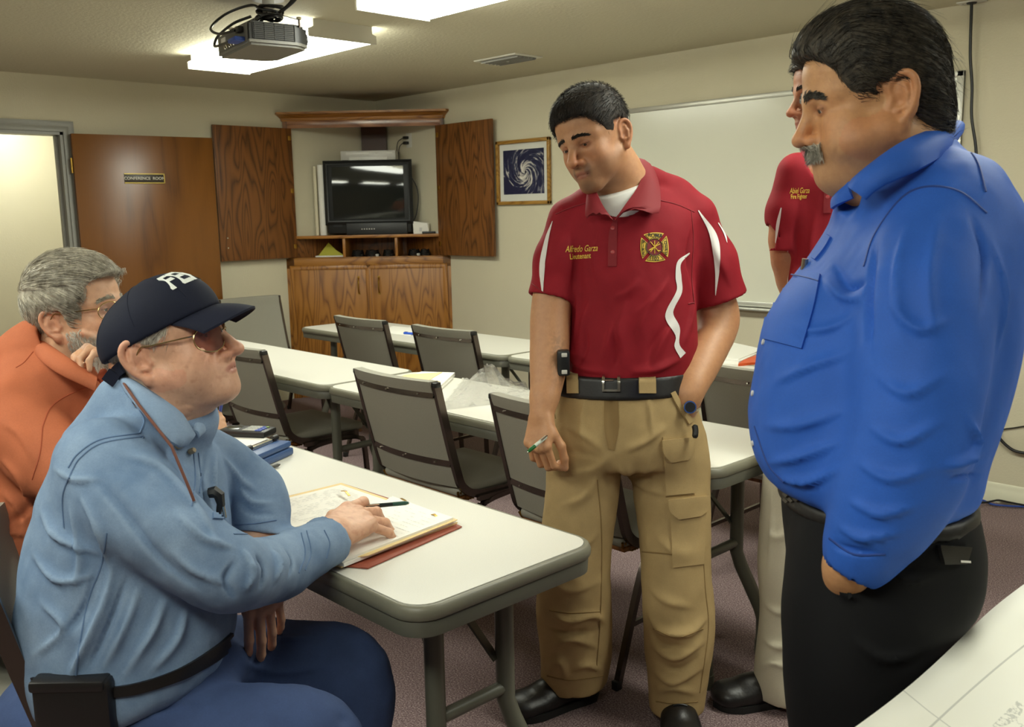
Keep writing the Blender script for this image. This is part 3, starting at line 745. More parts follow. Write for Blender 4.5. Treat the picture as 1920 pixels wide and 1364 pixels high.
rq = fsheet('right_page', rp, zz, M_PAPER, .006)
print_lines(rq, [rp[1], rp[2], rp[3], rp[0]], .0066, 9, 5, rng_v=(.08, .5), h=.0022)
for nm, (a, b) in dict(l=((641, 921), (655, 930)), r=((752, 935), (768, 952)), s=((806, 966), (822, 972))).items():
    q0 = on(a[0], a[1], 2, TZ+.02); q1 = on(b[0], b[1], 2, TZ+.02)
    MB().bar([q0, (q0+q1)/2+np.array([0, 0, .006]), q1], .006, .0015).build('paper_fastener', M_BRASS, fold)
# blue plastic storage clipboard with sheet and calculator
bq = [np.array(T(548, 848)), np.array(T(452, 896))]
case = thing('clipboard_case', 'blue plastic clipboard case on the table beside the capped man', 'case', (0, 0, 0))
_c0 = np.array([4.17, -3.398]); _c1 = np.array([4.30, -3.655]); dv_ = (_c1-_c0); ln = np.linalg.norm(dv_); dv_ /= ln; du_ = np.array([dv_[1], -dv_[0]])
if du_[0] > 0: du_ = -du_
CM = Matrix(((du_[0], dv_[0], 0, _c0[0]), (du_[1], dv_[1], 0, _c0[1]), (0, 0, 1, TZ), (0, 0, 0, 1)))
case.matrix_world = CM
M_BLUEP = mat('blue_case_plastic', srgb(62, 92, 142), .4)
MB().box(0, .36, -.005, ln+.05, 0, .024, .006).build('lower_shell', M_BLUEP, case)
MB().box(.004, .356, 0, ln+.045, .026, .046, .006).build('lid', M_BLUEP, case)
MB().box(.05, .33, .015, ln+.03, .0475, .0485).build('clipped_sheet', M_PAPER, case)
m = MB(); m.tube([(.052, .02, .054), (.052, .16, .054)], .004, 8); m.box(.05, .075, .03, .15, .048, .052); m.build('clip', M_CHROME, case)
for yy in (.02, .16): MB().cyl((.052, yy-.012, .056), (.052, yy+.012, .056), .009, n=12).build('clip_knob', M_BLACK, case)
cl = thing('calculator', 'black handheld calculator lying on the blue case', 'calculator', (0, 0, 0))
c0 = on(432, 812, 2, .79); c1 = on(521, 816, 2, .79); d_ = (c1-c0)/np.linalg.norm(c1-c0); e_ = np.cross((0, 0, 1), d_); L_ = np.linalg.norm(c1-c0)
c0 = c0-e_*.042-d_*.02
cl.matrix_world = Matrix(((d_[0], e_[0], 0, c0[0]), (d_[1], e_[1], 0, c0[1]), (0, 0, 1, .788), (0, 0, 0, 1)))
m = MB(); m.box(0, L_, -.01, .075, 0, .022, .007); m.build('case', M_BLACK, cl)
MB().box(.012, .065, .008, .055, .0205, .0228, .001).build('display', mat('lcd', srgb(60, 66, 58), .2), cl)
kc = [mat('key_grey', srgb(176, 178, 172), .5), mat('key_blue', srgb(70, 90, 170), .5), mat('key_green', srgb(120, 150, 80), .5)]
for i in range(6):
    for j in range(4):
        x = .088+(L_-.105)*i/6; y = .0+.0165*j
        MB().box(x, x+.012, y, y+.010, .021, .0255, .002).build('key', kc[2] if i == 5 and j == 3 else kc[1] if i >= 4 else kc[0], cl)
def pen(label, a, b, m1, m2, r=.0055, grp='pens'):
    a, b = Vector(a), Vector(b); t = thing('pen', label, 'pen', a, 0, grp); d = (b-a)
    MB().tube([d*.02, d*.06, d*.6, d*.62], [r*.7, r, r, r*.95], 12).build('barrel', m1, t)
    MB().tube([d*.62, d*.9, d*.97], [r*1.02, r*1.02, r*.5], 12).build('grip', m2, t)
    MB().tube([d*.965, d], [r*.42, r*.15], 10).build('tip', M_CHROME, t)
    MB().tube([d*-.02, d*.03], [r*.5, r*.5], 10).build('button', M_CHROME, t)
    n = d.orthogonal().normalized()
    if n.z < 0: n = -n
    MB().bar([d*.03+n*r*1.25, d*.33+n*r*1.25], r*.7, r*.5).build('clip', M_CHROME, t)
    return t
pen('grey and blue pen on the table in front of the blue case', on(466, 889, 2, TZ+.007), on(526, 871, 2, TZ+.007), mat('pen_blue', srgb(70, 100, 120), .3), mat('pen_grey', srgb(84, 86, 84), .5))
pen('silver pen beside the grey pen at the blue case', on(468, 896, 2, TZ+.006), on(505, 880, 2, TZ+.006), M_SILVER, M_SILVER, .005)
# middle table: manila folder with ring binder, plastic bag
mf = thing('manila_folder', 'manila folder lying open over papers on the middle table', 'folder', (0, 0, 0))
A = [on(732, 713, 2, TZ)[:2], on(748, 701, 2, TZ)[:2], on(826, 704, 2, TZ)[:2], on(800, 722, 2, TZ)[:2]]
sheet('papers', None, None, [T(745, 722), T(790, 704), T(853, 706), T(826, 731)], TZ, M_PAPER, .018, 0, mf)
sheet('ring_binder', None, None, [T(760, 730), T(800, 716), T(850, 712), T(824, 736)], TZ, M_SILVER, .008, 0, mf)
V = [on(730, 714, 2, TZ+.02), on(788, 722, 2, TZ+.022), on(829, 698, 2, TZ+.06), on(760, 703, 2, TZ+.02)]
m = MB(); W_ = [tuple(q) for q in V]+[tuple(q-np.array([0, 0, .003])) for q in V]; m.raw(W_, [(0, 1, 2, 3), (7, 6, 5, 4), (0, 1, 5, 4), (1, 2, 6, 5), (2, 3, 7, 6), (3, 0, 4, 7)]); m.build('cover', M_MANILA, mf)
t = NT('clear_plastic'); t.set(Roughness=.08, IOR=1.25); t.b.inputs['Transmission Weight'].default_value = .96; t.color((.97, .97, .97, 1)); t.b.inputs['Specular IOR Level'].default_value = .9
tr = t.add('ShaderNodeBsdfTransparent'); mx = t.add('ShaderNodeMixShader'); mx.inputs[0].default_value = .42; t.link(tr.outputs[0], mx.inputs[1]); t.link(t.b.outputs[0], mx.inputs[2]); t.link(mx.outputs[0], t.n['Material Output'].inputs[0])
t.bump(t.noise(t.coord(), 38, 4, .6, 1.2), 1.0, .012); M_BAG = t.m
n = 26; V = []; F = []; rd = np.random.default_rng(3)
P00, P10, P11, P01 = T(822, 772), T(1000, 752), T(985, 720), T(868, 715)
hh = rd.normal(0, .006, (n+1, n+1))
for lay in (0, 1):
    for i in range(n+1):
        for j in range(n+1):
            u, v = j/n, i/n; p = (P00*(1-u)+P10*u)*(1-v)+(P01*(1-u)+P11*u)*v
            z = TZ+.003+lay*(.004+max(0, .085*math.exp(-((u-.45)/.22)**2-((v-.72)/.3)**2)+.018*abs(math.sin(9*u+4*v))*math.sin(PI*u)*math.sin(PI*v)+hh[i, j]*.8))
            V.append((p[0], p[1], z))
N = (n+1)**2
for i in range(n):
    for j in range(n): a = i*(n+1)+j; F += [(a, a+n+1, a+n+2, a+1), (N+a, N+a+1, N+a+n+2, N+a+n+1)]
for k in range(n):
    for a, b in ((k, k+1), (n*(n+1)+k, n*(n+1)+k+1), (k*(n+1), (k+1)*(n+1)), (k*(n+1)+n, (k+1)*(n+1)+n)): F.append((a, b, N+b, N+a))
tag(pydata('plastic_bag', V, F, M_BAG, None, 25), 'crumpled clear plastic bag on the middle table', 'bag')
# back tables
sheet('paper_sheet', 'white paper sheet under the blue pen on the back table', 'paper', [T(718, 624), T(735, 612), T(784, 616), T(770, 630)], TZ, M_PAPER, .002)
pen('blue pen on the back table beside the white sheet', on(757, 625, 2, TZ+.009), on(778, 626, 2, TZ+.009), mat('pen_bright_blue', srgb(30, 80, 190), .3), mat('pen_bright_blue', srgb(30, 80, 190), .3), .008)
ps = thing('paper_stack', 'loose white papers over an orange folder on the back table at right', 'papers', (0, 0, 0))
sheet('orange_folder', None, None, [T(1384, 687), T(1396, 678), T(1440, 664), T(1440, 682)], TZ, mat('orange_cover', srgb(214, 84, 30), .5), .012, 0, ps)
sheet('lower_sheets', None, None, [T(1340, 681), T(1375, 660), T(1420, 668), T(1385, 684)], TZ, M_PAPER, .014, 0, ps)
sheet('upper_sheet', None, None, [T(1345, 678), T(1372, 652), T(1425, 664), T(1385, 680)], TZ+.014, M_PAPER, .003, .012, ps)
# foreground map
def MP(px, py, z): return on(px, py, 2, z)
n = 30; V = []; F = []
for lay in (0, 1):
    for i in range(n+1):
        for j in range(n+1):
            u, v = j/n, i/n
            x = 6.255+1.05*u; y = -3.98+.86*v
            z = .752+.098*math.exp(-u*5.5)-.02*math.exp(-((v-1)/.3)**2)*math.exp(-u*3) - .004*lay
            x += .012*math.sin(5*v)*(1-u)
            V.append((x, y, z))
N = (n+1)**2
for i in range(n):
    for j in range(n): a = i*(n+1)+j; F += [(a, a+1, a+n+2, a+n+1), (N+a, N+a+n+1, N+a+n+2, N+a+1)]
for k in range(n):
    for a, b in ((k, k+1), (n*(n+1)+k, n*(n+1)+k+1), (k*(n+1), (k+1)*(n+1)), (k*(n+1)+n, (k+1)*(n+1)+n)): F.append((a, b, N+b, N+a))
t = NT('map_print'); v = t.coord(); nz = t.noise(v, 9, 6, .6, 1.0)
ln_ = t.math('LESS_THAN', t.math('ABSOLUTE', t.math('SUBTRACT', nz, .5)), .006)
sp = t.add('ShaderNodeSeparateXYZ'); t.link(v, sp.inputs[0])
fr_ = t.math('ADD', t.math('LESS_THAN', t.math('ABSOLUTE', t.math('SUBTRACT', sp.outputs[0], 6.315)), .0012), t.math('LESS_THAN', t.math('ABSOLUTE', t.math('SUBTRACT', sp.outputs[1], -3.72)), .0012))
blk = t.math('MULTIPLY', t.math('GREATER_THAN', t.noise(v, 5, 1), .6), t.math('GREATER_THAN', t.noise(v, 120, 3, .7), .52))
msk = t.math('MULTIPLY', t.math('MAXIMUM', t.math('MULTIPLY', t.math('MAXIMUM', ln_, blk), t.math('GREATER_THAN', sp.outputs[0], 6.36)), t.math('MINIMUM', fr_, 1.0)), .45)
t.color(t.mix(msk, srgb(236, 235, 224), srgb(120, 124, 122))).set(Roughness=.55)
tag(pydata('map_sheet', V, F, t.m, None), 'large white printed map curling off the table at lower right', 'map')
# ================================================================== organic modelling: blended solids meshed by surface nets
CRH = np.array([math.cos(YAW), math.sin(YAW), 0.0]); CFH = np.array([-math.sin(YAW), math.cos(YAW), 0.0]); ZUP = np.array([0, 0, 1.0])
def unit(v): v = np.asarray(v, float); return v/np.linalg.norm(v)
def px2m(n, d): return n*d/FPX
def smin(a, b, k):
    if k <= 0: return np.minimum(a, b)
    h = np.maximum(k-np.abs(a-b), 0)/k
    return np.minimum(a, b)-h*h*k*.25
class Solid:
    """ordered list of blended primitives; each has a bounding ball for culling"""
    def __init__(s): s.p = []
    def _add(s, fn, c, R, k, op): s.p.append((fn, np.asarray(c, float), float(R), k, op)); return s
    def cone(s, a, b, ra, rb, k=.015, op='+'):
        a = np.asarray(a, np.float32); b = np.asarray(b, np.float32); d = b-a; L2 = np.float32(max(d@d, 1e-12)); ra = np.float32(ra); rb = np.float32(rb)
        def fn(P):
            t = np.clip(((P-a)@d)/L2, 0, 1); q = P-a-t[:, None]*d
            return np.sqrt(np.einsum('ij,ij->i', q, q))-(ra+(rb-ra)*t)
        return s._add(fn, (a+b)/2, math.sqrt(L2)/2+max(ra, rb), k, op)
    def chain(s, pts, rad, k=.015, op='+', sub=0):
        if sub:
            Q = catmull([np.append(p, r) for p, r in zip(pts, rad)], sub); pts = [q[:3] for q in Q]; rad = [q[3] for q in Q]
        for i in range(len(pts)-1): s.cone(pts[i], pts[i+1], rad[i], rad[i+1], k, op)
        return s
    def ell(s, c, r, R=None, k=.015, op='+'):
        c = np.asarray(c, float); r = np.asarray(r, float); R = np.eye(3) if R is None else np.asarray(R, float); c32 = c.astype(np.float32); R32 = R.T.astype(np.float32); ri = (1/r).astype(np.float32)   # rows = axes
        def fn(P):
            q = (P-c32)@R32; a = q*ri; k0 = np.sqrt(np.einsum('ij,ij->i', a, a)); a = a*ri; k1 = np.sqrt(np.einsum('ij,ij->i', a, a))+np.float32(1e-9)
            return k0*(k0-1)/k1
        return s._add(fn, c, r.max(), k, op)
    def col(s, st, u=None, v=None, k=.02, op='+', cap=.02, nn=2.0):
        """vertical column; st rows (centre xyz, half u, half v), any z order"""
        st = sorted(st, key=lambda q: q[0][2]); u = CRH if u is None else np.asarray(u, float); v = CFH if v is None else np.asarray(v, float)
        D = np.array([list(q[0])+[q[1], q[2]] for q in st]); D = np.array(catmull(list(D), 5)); o_ = np.argsort(D[:, 2]); D = D[o_]
        z0, z1 = D[0, 2], D[-1, 2]
        def fn(P):
            z = np.clip(P[:, 2], z0, z1)
            cx = np.interp(z, D[:, 2], D[:, 0]); cy = np.interp(z, D[:, 2], D[:, 1]); a = np.interp(z, D[:, 2], D[:, 3]); b = np.interp(z, D[:, 2], D[:, 4])
            qx = P[:, 0]-cx; qy = P[:, 1]-cy; x = qx*u[0]+qy*u[1]; y = qx*v[0]+qy*v[1]
            if nn == 2.0: k0 = np.sqrt((x/a)**2+(y/b)**2)
            else: k0 = (np.abs(x/a)**nn+np.abs(y/b)**nn)**(1/nn)
            k1 = np.sqrt((x/a/a)**2+(y/b/b)**2)+1e-9
            d2 = np.where(k0 > .3, k0*(k0-1)/k1, -np.minimum(a, b)*(1-k0))
            dz = np.maximum(z0-P[:, 2], P[:, 2]-z1)
            return -smin(-d2, -dz, cap) if cap > 0 else np.maximum(d2, dz)
        c = D[:, :3].mean(0); R = np.sqrt(((D[:, :3]-c)**2).sum(1)).max()+D[:, 3:].max()
        return s._add(fn, c, R, k, op)
    def fun(s, fn, c, R, k=0.0, op='+'): return s._add(fn, c, R, k, op)
    def cut(s, c, n, R=.3, k=.004):
        c = np.asarray(c, float); n = unit(n)
        def fn(P):          # solid to remove: the half space beyond c, inside a ball
            q = P-c; return np.maximum(-(q@n), np.sqrt((q*q).sum(1))-R)
        return s._add(fn, c, R, k, '-')
    def ev(s, P, blocks=None):
        """P (nb, m, 3)"""
        nb, m = P.shape[:2]; D = np.full((nb, m), 9.0, np.float32)
        bc = (P[:, 0]+P[:, -1])/2; br = np.sqrt(((P[:, 0]-P[:, -1])**2).sum(1))/2
        for fn, c, R, k, op in s.p:
            i = np.nonzero(np.sqrt(((bc-c)**2).sum(1)) < R+br+k+.012)[0]
            if not len(i): continue
            d = fn(P[i].reshape(-1, 3)).reshape(len(i), m)
            if op == '+': D[i] = smin(D[i], d, k)
            else: D[i] = -smin(-D[i], d, k)
        return D
    def mesh(s, h, B=8, fine=()):
        """surface nets on a rectilinear grid, spacing h, finer (step, lo, hi) where a box asks for it"""
        add = [q for q in s.p if q[4] == '+']; lo = np.min([q[1]-q[2] for q in add], 0)-3*h; hi = np.max([q[1]+q[2] for q in add], 0)+3*h
        ax = []
        for a in range(3):
            x = [lo[a]]
            while x[-1] < hi[a]: x.append(x[-1]+min([h]+[f[0] for f in fine if f[1][a]-h <= x[-1] <= f[2][a]]))
            while (len(x)-1) % B or len(x) < 2: x.append(x[-1]+h)
            ax.append(np.array(x+[x[-1]+h]))
        n = np.array([(len(x)-1)//B for x in ax]); g = np.stack(np.meshgrid(*[np.arange(k) for k in n], indexing='ij'), -1).reshape(-1, 3)
        e0 = np.stack([ax[a][g[:, a]*B] for a in range(3)], 1); e1 = np.stack([ax[a][g[:, a]*B+B] for a in range(3)], 1)
        cen = (e0+e1)/2; rad = np.sqrt(((e1-e0)**2).sum(1))/2
        dc = np.concatenate([s.ev(cen[i:i+4096][:, None, :])[:, 0] for i in range(0, len(cen), 4096)])
        act = np.abs(dc) < rad*1.75+.02
        G = np.where(dc > 0, 1.0, -1.0).astype(np.float32).reshape(n); G = np.repeat(np.repeat(np.repeat(G, B, 0), B, 1), B, 2)
        ax32 = [x.astype(np.float32) for x in ax]; ai = g[act]; loc = np.stack(np.meshgrid(*[np.arange(B)]*3, indexing='ij'), -1).reshape(-1, 3)
        for i in range(0, len(ai), 1500):
            idx = ai[i:i+1500][:, None, :]*B+loc[None]; P = np.stack([ax32[a][idx[..., a]] for a in range(3)], -1)
            G[idx[..., 0], idx[..., 1], idx[..., 2]] = s.ev(P)
        return nets(G, ax)
def nets(G, axs):
    S = G < 0; N = np.array(G.shape)
    c = np.zeros(N-1, np.int8)
    for dx in (0, 1):
        for dy in (0, 1):
            for dz in (0, 1): c += S[dx:N[0]-1+dx, dy:N[1]-1+dy, dz:N[2]-1+dz]
    cell = np.argwhere((c > 0) & (c < 8)); idx = np.full(N-1, -1, np.int64); idx[cell[:, 0], cell[:, 1], cell[:, 2]] = np.arange(len(cell))
    acc = np.zeros((len(cell), 3)); cnt = np.zeros(len(cell))
    cs = [(a, b, d) for a in (0, 1) for b in (0, 1) for d in (0, 1)]
    val = {q: G[cell[:, 0]+q[0], cell[:, 1]+q[1], cell[:, 2]+q[2]] for q in cs}
    for q in cs:
        for ax in range(3):
            if q[ax]: continue
            r = tuple(q[i]+(i == ax) for i in range(3)); a, b = val[q], val[r]; m = (a < 0) != (b < 0)
            t = np.where(m, a/(a-b+1e-12*(a == b)), 0); P = np.array(q)[None]+np.zeros((len(cell), 3)); P[:, ax] += t
            acc[m] += P[m]; cnt[m] += 1
    fr = acc/np.maximum(cnt, 1)[:, None]; V = np.stack([axs[a][cell[:, a]]*(1-fr[:, a])+axs[a][cell[:, a]+1]*fr[:, a] for a in range(3)], 1)
    F = []
    for ax in range(3):
        b, d = [(1, 2), (2, 0), (0, 1)][ax]
        sl0 = [slice(1, -1)]*3; sl1 = [slice(1, -1)]*3; sl0[ax] = slice(0, -1); sl1[ax] = slice(1, None)
        A, Bv = S[tuple(sl0)], S[tuple(sl1)]; e = np.argwhere(A != Bv)
        if not len(e): continue
        sg = A[e[:, 0], e[:, 1], e[:, 2]]
        base = e.copy(); base[:, b] += 1; base[:, d] += 1
        def cid(ob, od):
            q = base.copy(); q[:, b] -= ob; q[:, d] -= od; q = np.minimum(q, N-2); return idx[q[:, 0], q[:, 1], q[:, 2]]
        quad = np.stack([cid(1, 1), cid(0, 1), cid(0, 0), cid(1, 0)], 1)
        quad[~sg] = quad[~sg][:, ::-1]; F.append(quad)
    F = np.concatenate(F); F = F[(F >= 0).all(1)]
    return V, F
def vnormals(V, F):
    n = np.cross(V[F[:, 2]]-V[F[:, 0]], V[F[:, 3]]-V[F[:, 1]]); N = np.zeros_like(V)
    for i in range(4): np.add.at(N, F[:, i], n)
    return N/(np.sqrt((N*N).sum(1))[:, None]+1e-12)
def relax(V, F, n=1, lam=.5):
    for _ in range(n):
        A = np.zeros_like(V); c = np.zeros(len(V))
        for i in range(4):
            for j in (1, 3): np.add.at(A, F[:, i], V[F[:, (i+j) % 4]]); np.add.at(c, F[:, i], 1)
        V = V*(1-lam)+lam*A/np.maximum(c, 1)[:, None]
    return V
def vnoise(P, seed=0):
    i = np.floor(P).astype(np.int64); f = P-i; f = f*f*(3-2*f); out = 0
    def hsh(a, b, c): 
        h = (a*374761393+b*668265263+c*2147483647+seed*974634777) & 0x7fffffff; h = ((h ^ (h >> 13))*1274126177) & 0x7fffffff
        return ((h ^ (h >> 16)) & 0xffff)/32767.5-1
    for dx in (0, 1):
        for dy in (0, 1):
            for dz in (0, 1):
                w_ = (f[:, 0] if dx else 1-f[:, 0])*(f[:, 1] if dy else 1-f[:, 1])*(f[:, 2] if dz else 1-f[:, 2])
                out = out+w_*hsh(i[:, 0]+dx, i[:, 1]+dy, i[:, 2]+dz)
    return out
def fbm(P, oct=3, seed=0): return sum(vnoise(P*2**o+17*o, seed+o)/2**o for o in range(oct))
def quads(name, V, F, mat_, parent, origin, smooth=180, col=None):
    me = bpy.data.meshes.new(name); V = V-np.asarray(origin)
    me.vertices.add(len(V)); me.vertices.foreach_set('co', V.astype(np.float32).ravel())
    me.loops.add(F.size); me.loops.foreach_set('vertex_index', F.astype(np.int32).ravel())
    me.polygons.add(len(F)); me.polygons.foreach_set('loop_start', np.arange(0, F.size, F.shape[1], dtype=np.int32))
    me.update(calc_edges=True); me.validate()
    if col is not None:
        at_ = me.color_attributes.new('Col', 'FLOAT_COLOR', 'POINT'); c = np.ones((len(V), 4), np.float32); c[:, :3] = col; at_.data.foreach_set('color', c.ravel())
    return finish(name, me, mat_, parent, smooth)
FOLD = 1.8
class Surf:
    """a meshed garment or body: pick points on it, raise folds, lay trim on it"""
    def __init__(s, V, F): s.V, s.F = V, F; s._b = None
    def bvh(s):
        if s._b is None: s._b = BVHTree.FromPolygons(s.V.tolist(), s.F.tolist())
        return s._b
    def hit(s, px, py, off=0.0):
        d = CF+CR*((px-960)/FPX)-CU*((py-682)/FPX); d = d/np.linalg.norm(d)
        h, n, i, dist = s.bvh().ray_cast(Vector(CAM), Vector(d))
        if h is None: return None
        n = np.array(n); n = n if n@d < 0 else -n
        return np.array(h)+n*off, n
    def noise(s, freq, amp, seed=0, oct=3, mask=None):
        N = vnormals(s.V, s.F); q = fbm(s.V*np.asarray(freq), oct, seed)*amp
        if mask is not None: q = q*mask(s.V)
        s.V = s.V+N*q[:, None]; s._b = None; return s
    def folds(s, strokes, amp=None):
        amp = FOLD if amp is None else amp
        """stroke: (list of photo points, width px, height mm)"""
        N = vnormals(s.V, s.F); D = np.zeros(len(s.V))
        for pts, wpx, hmm in strokes:
            Q = catmull([np.array(p, float) for p in pts], 8) if len(pts) > 2 else [np.array(pts[0])*(1-t)+np.array(pts[1])*t for t in np.linspace(0, 1, 12)]
            H3 = []; m = len(Q)
            for i, q in enumerate(Q):
                r = s.hit(q[0], q[1])
                if r is not None: H3.append((r[0], math.sin(PI*(.04+.92*i/max(1, m-1)))**1.2))
            if len(H3) < 2: continue
            X = np.array([a for a, b in H3]); wt = np.array([b for a, b in H3]); dep = ((X-CAM)@CF).mean(); w_ = wpx*.66*dep/FPX
            lo, hi = X.min(0)-4.6*w_, X.max(0)+4.6*w_; I = np.nonzero(((s.V > lo) & (s.V < hi)).all(1))[0]
            if not len(I): continue
            # distance to the polyline; one flank of the fold is steeper than the other
            best = np.full(len(I), 9.0); ww = np.zeros(len(I)); sd = np.zeros(len(I))
            for j in range(len(X)-1):
                a, b = X[j], X[j+1]; d = b-a; L2 = d@d+1e-12; t = np.clip(((s.V[I]-a)@d)/L2, 0, 1); e = s.V[I]-a-t[:, None]*d; ds = np.sqrt((e*e).sum(1))
                u = ds < best; best[u] = ds[u]; ww[u] = (wt[j]+(wt[j+1]-wt[j])*t)[u]; sd[u] = (np.cross(d/math.sqrt(L2), N[I])*e).sum(1)[u]
            wv = w_*np.where(sd/(np.abs(best)+1e-9) > 0, .75+.0*sd, 1.9); k_ = np.clip(sd/(w_+1e-9), -1, 1); wv = w_*(1.3-.55*k_)
            D[I] += hmm*1e-3*amp*ww*(1+(best/wv)**2)**-1.6*np.clip(1.5-best/(3*w_), 0, 1)
        s.V = s.V+N*D[:, None]; s._b = None; return s
    def strip(s, name, left, right, mat_, parent, origin, off=.0015, n=30, m=4, th=.0, smooth=60):
        """a band laid on the surface between two photo polylines"""
        def res(P):
            P = catmull([np.array(p, float) for p in P], 10) if len(P) > 2 else [np.array(P[0], float), np.array(P[1], float)]
            P = np.array(P); L = np.r_[0, np.cumsum(np.sqrt(((P[1:]-P[:-1])**2).sum(1)))]; t = np.linspace(0, L[-1], n+1)
            return np.stack([np.interp(t, L, P[:, 0]), np.interp(t, L, P[:, 1])], 1)
        A, B = res(left), res(right); V = []; ok = {}; F = []; last = None; NN = []
        for i in range(n+1):
            for j in range(m+1):
                q = A[i]+(B[i]-A[i])*j/m; r = s.hit(q[0], q[1])
                if r is None: continue
                dep = (r[0]-CAM)@CF
                ok[i, j] = len(V); V.append(r[0]+r[1]*off); NN.append(r[1])
        for i in range(n):
            for j in range(m):
                q = [(i, j), (i, j+1), (i+1, j+1), (i+1, j)]
                if all(a in ok for a in q):
                    ids = [ok[a] for a in q]; X = np.array([V[a] for a in ids])
                    if np.ptp((X-CAM)@CF) < .06: F.append(ids)
        if not F: return None
        if th:
            k = len(V); V2 = [v-n_*(th+off) for v, n_ in zip(V, NN)]
            E = {}
            for f in F:
                for a, b in zip(f, f[1:]+f[:1]): E[(a, b)] = E.get((a, b), 0)+1
            for (a, b) in list(E):
                if (b, a) not in E: F.append([b, a, a+k, b+k])
            V = V+V2
        V = np.array(V)-np.asarray(origin)
        return pydata(name, V, F, mat_, parent, smooth)
    def seam(s, name, pts, r, mat_, parent, origin, off=0.0, n=5):
        Q = catmull([np.array(p, float) for p in pts], 8) if len(pts) > 2 else [np.array(pts[0])*(1-t)+np.array(pts[1])*t for t in np.linspace(0, 1, 14)]
        X = []
        for q in Q:
            h_ = s.hit(q[0], q[1], off)
            if h_ is not None and (not X or np.linalg.norm(h_[0]-np.asarray(origin)-X[-1]) < .07): X.append(h_[0]-np.asarray(origin))
        if len(X) < 2: return None
        return MB().tube(X, r, n).build(name, mat_, parent, 60)
    def text(s, name, txt, cx, cy, hpx, mat_, parent, origin, ang=0.0, shear=0.0, wscale=1.0, off=.0012, bold=0.0, path=None):
        """lettering laid on the cloth, centred on a photo point; path(u) may bend it"""
        me = text_mesh(txt, 1.0, depth=0, shear=shear, bold=bold); V = np.zeros(len(me.vertices)*3); me.vertices.foreach_get('co', V); V = V.reshape(-1, 3)
        F = [tuple(p.vertices) for p in me.polygons]; ca, sa = math.cos(ang), math.sin(ang); out = []
        for x, y, _ in V:
            x *= hpx*wscale; y *= hpx
            qx, qy = (cx+x*ca+y*sa, cy+x*sa-y*ca) if path is None else path(x, y)
            r = s.hit(qx, qy, off); out.append(r[0]-np.asarray(origin) if r is not None else None)
        F = [f for f in F if all(out[i] is not None for i in f)]
        out = [o if o is not None else np.zeros(3) for o in out]; bpy.data.meshes.remove(me)
        return pydata(name, out, F, mat_, parent, None)
    def poly(s, name, pts, mat_, parent, origin, off=.0012):
        """filled fan shape laid on the cloth from photo points"""
        c = np.mean(np.array(pts, float), 0); Q = [c]+[np.array(p, float) for p in pts]; H = [s.hit(q[0], q[1], off) for q in Q]
        if any(h is None for h in H): return None
        return pydata(name, [h[0]-np.asarray(origin) for h in H], [(0, i, i % len(pts)+1) for i in range(1, len(pts)+1)], mat_, parent, None)
    def disc(s, name, px, py, r, mat_, parent, origin, h=.002, n=12):
        q = s.hit(px, py)
        if q is None: return None
        p, nn = q; p = p-np.asarray(origin); return MB().tube([p-nn*.001, p+nn*h*.8, p+nn*h], [r, r, r*.8], n).build(name, mat_, parent, 40)
# ------------------------------------------------------------------ skin, cloth and hair materials
def skin_mat(name, rough=.5):
    t = NT(name); a = t.add('ShaderNodeVertexColor'); a.layer_name = 'Col'; v = t.coord()
    n = t.noise(v, 70, 4, .65); c = t.mix(t.math('MULTIPLY', t.math('SUBTRACT', n, .35), .5), a.outputs[0], srgb(120, 60, 44))
    t.color(c).set(Roughness=rough); t.b.inputs['Subsurface Weight'].default_value = .12; t.b.inputs['Subsurface Radius'].default_value = (.012, .005, .003); t.b.inputs['Subsurface Scale'].default_value = .6
    t.bump(t.noise(v, 420, 3, .6), .22, .0012); return t.m
M_SKIN = skin_mat('skin')
def cloth(name, c, rough=.8, weave=900, bump=.25, var=.12, vs=14, fuzz=0.0, c2=None, wear=None):
    t = NT(name); v = t.coord(); n = t.noise(v, vs, 4, .6); f = t.noise(v, weave, 2)
    lo = tuple(x*(1-var) for x in c[:3])+(1,); hi = tuple(min(1, x*(1+var)) for x in c[:3])+(1,) if c2 is None else c2
    f2 = t.noise(v, weave*.28, 3, .7); t.color(t.mix(t.math('MULTIPLY', f2, .55), t.ramp(n, [(.3, lo), (.7, hi)]), tuple(x*.62 for x in lo[:3])+(1,))).set(Roughness=rough)
    if wear:
        g = t.add('ShaderNodeNewGeometry'); k = t.ramp(g.outputs['Pointiness'], [(.49, (0, 0, 0, 1)), (.53, (1, 1, 1, 1))]); src = t.b.inputs['Base Color'].links[0].from_socket; t.color(t.mix(t.math('MULTIPLY', k, .22), src, wear))
    t.b.inputs['Specular IOR Level'].default_value = .25; t.b.inputs['Sheen Weight'].default_value = fuzz
    t.bump(f, bump, .0012); return t.m
def hair_mat(name, c, c2, rough=.45):
    t = NT(name); v = t.coord(); t.color(t.ramp(t.noise(v, 60, 3, .7), [(.35, c), (.65, c2)])).set(Roughness=rough); return t.m
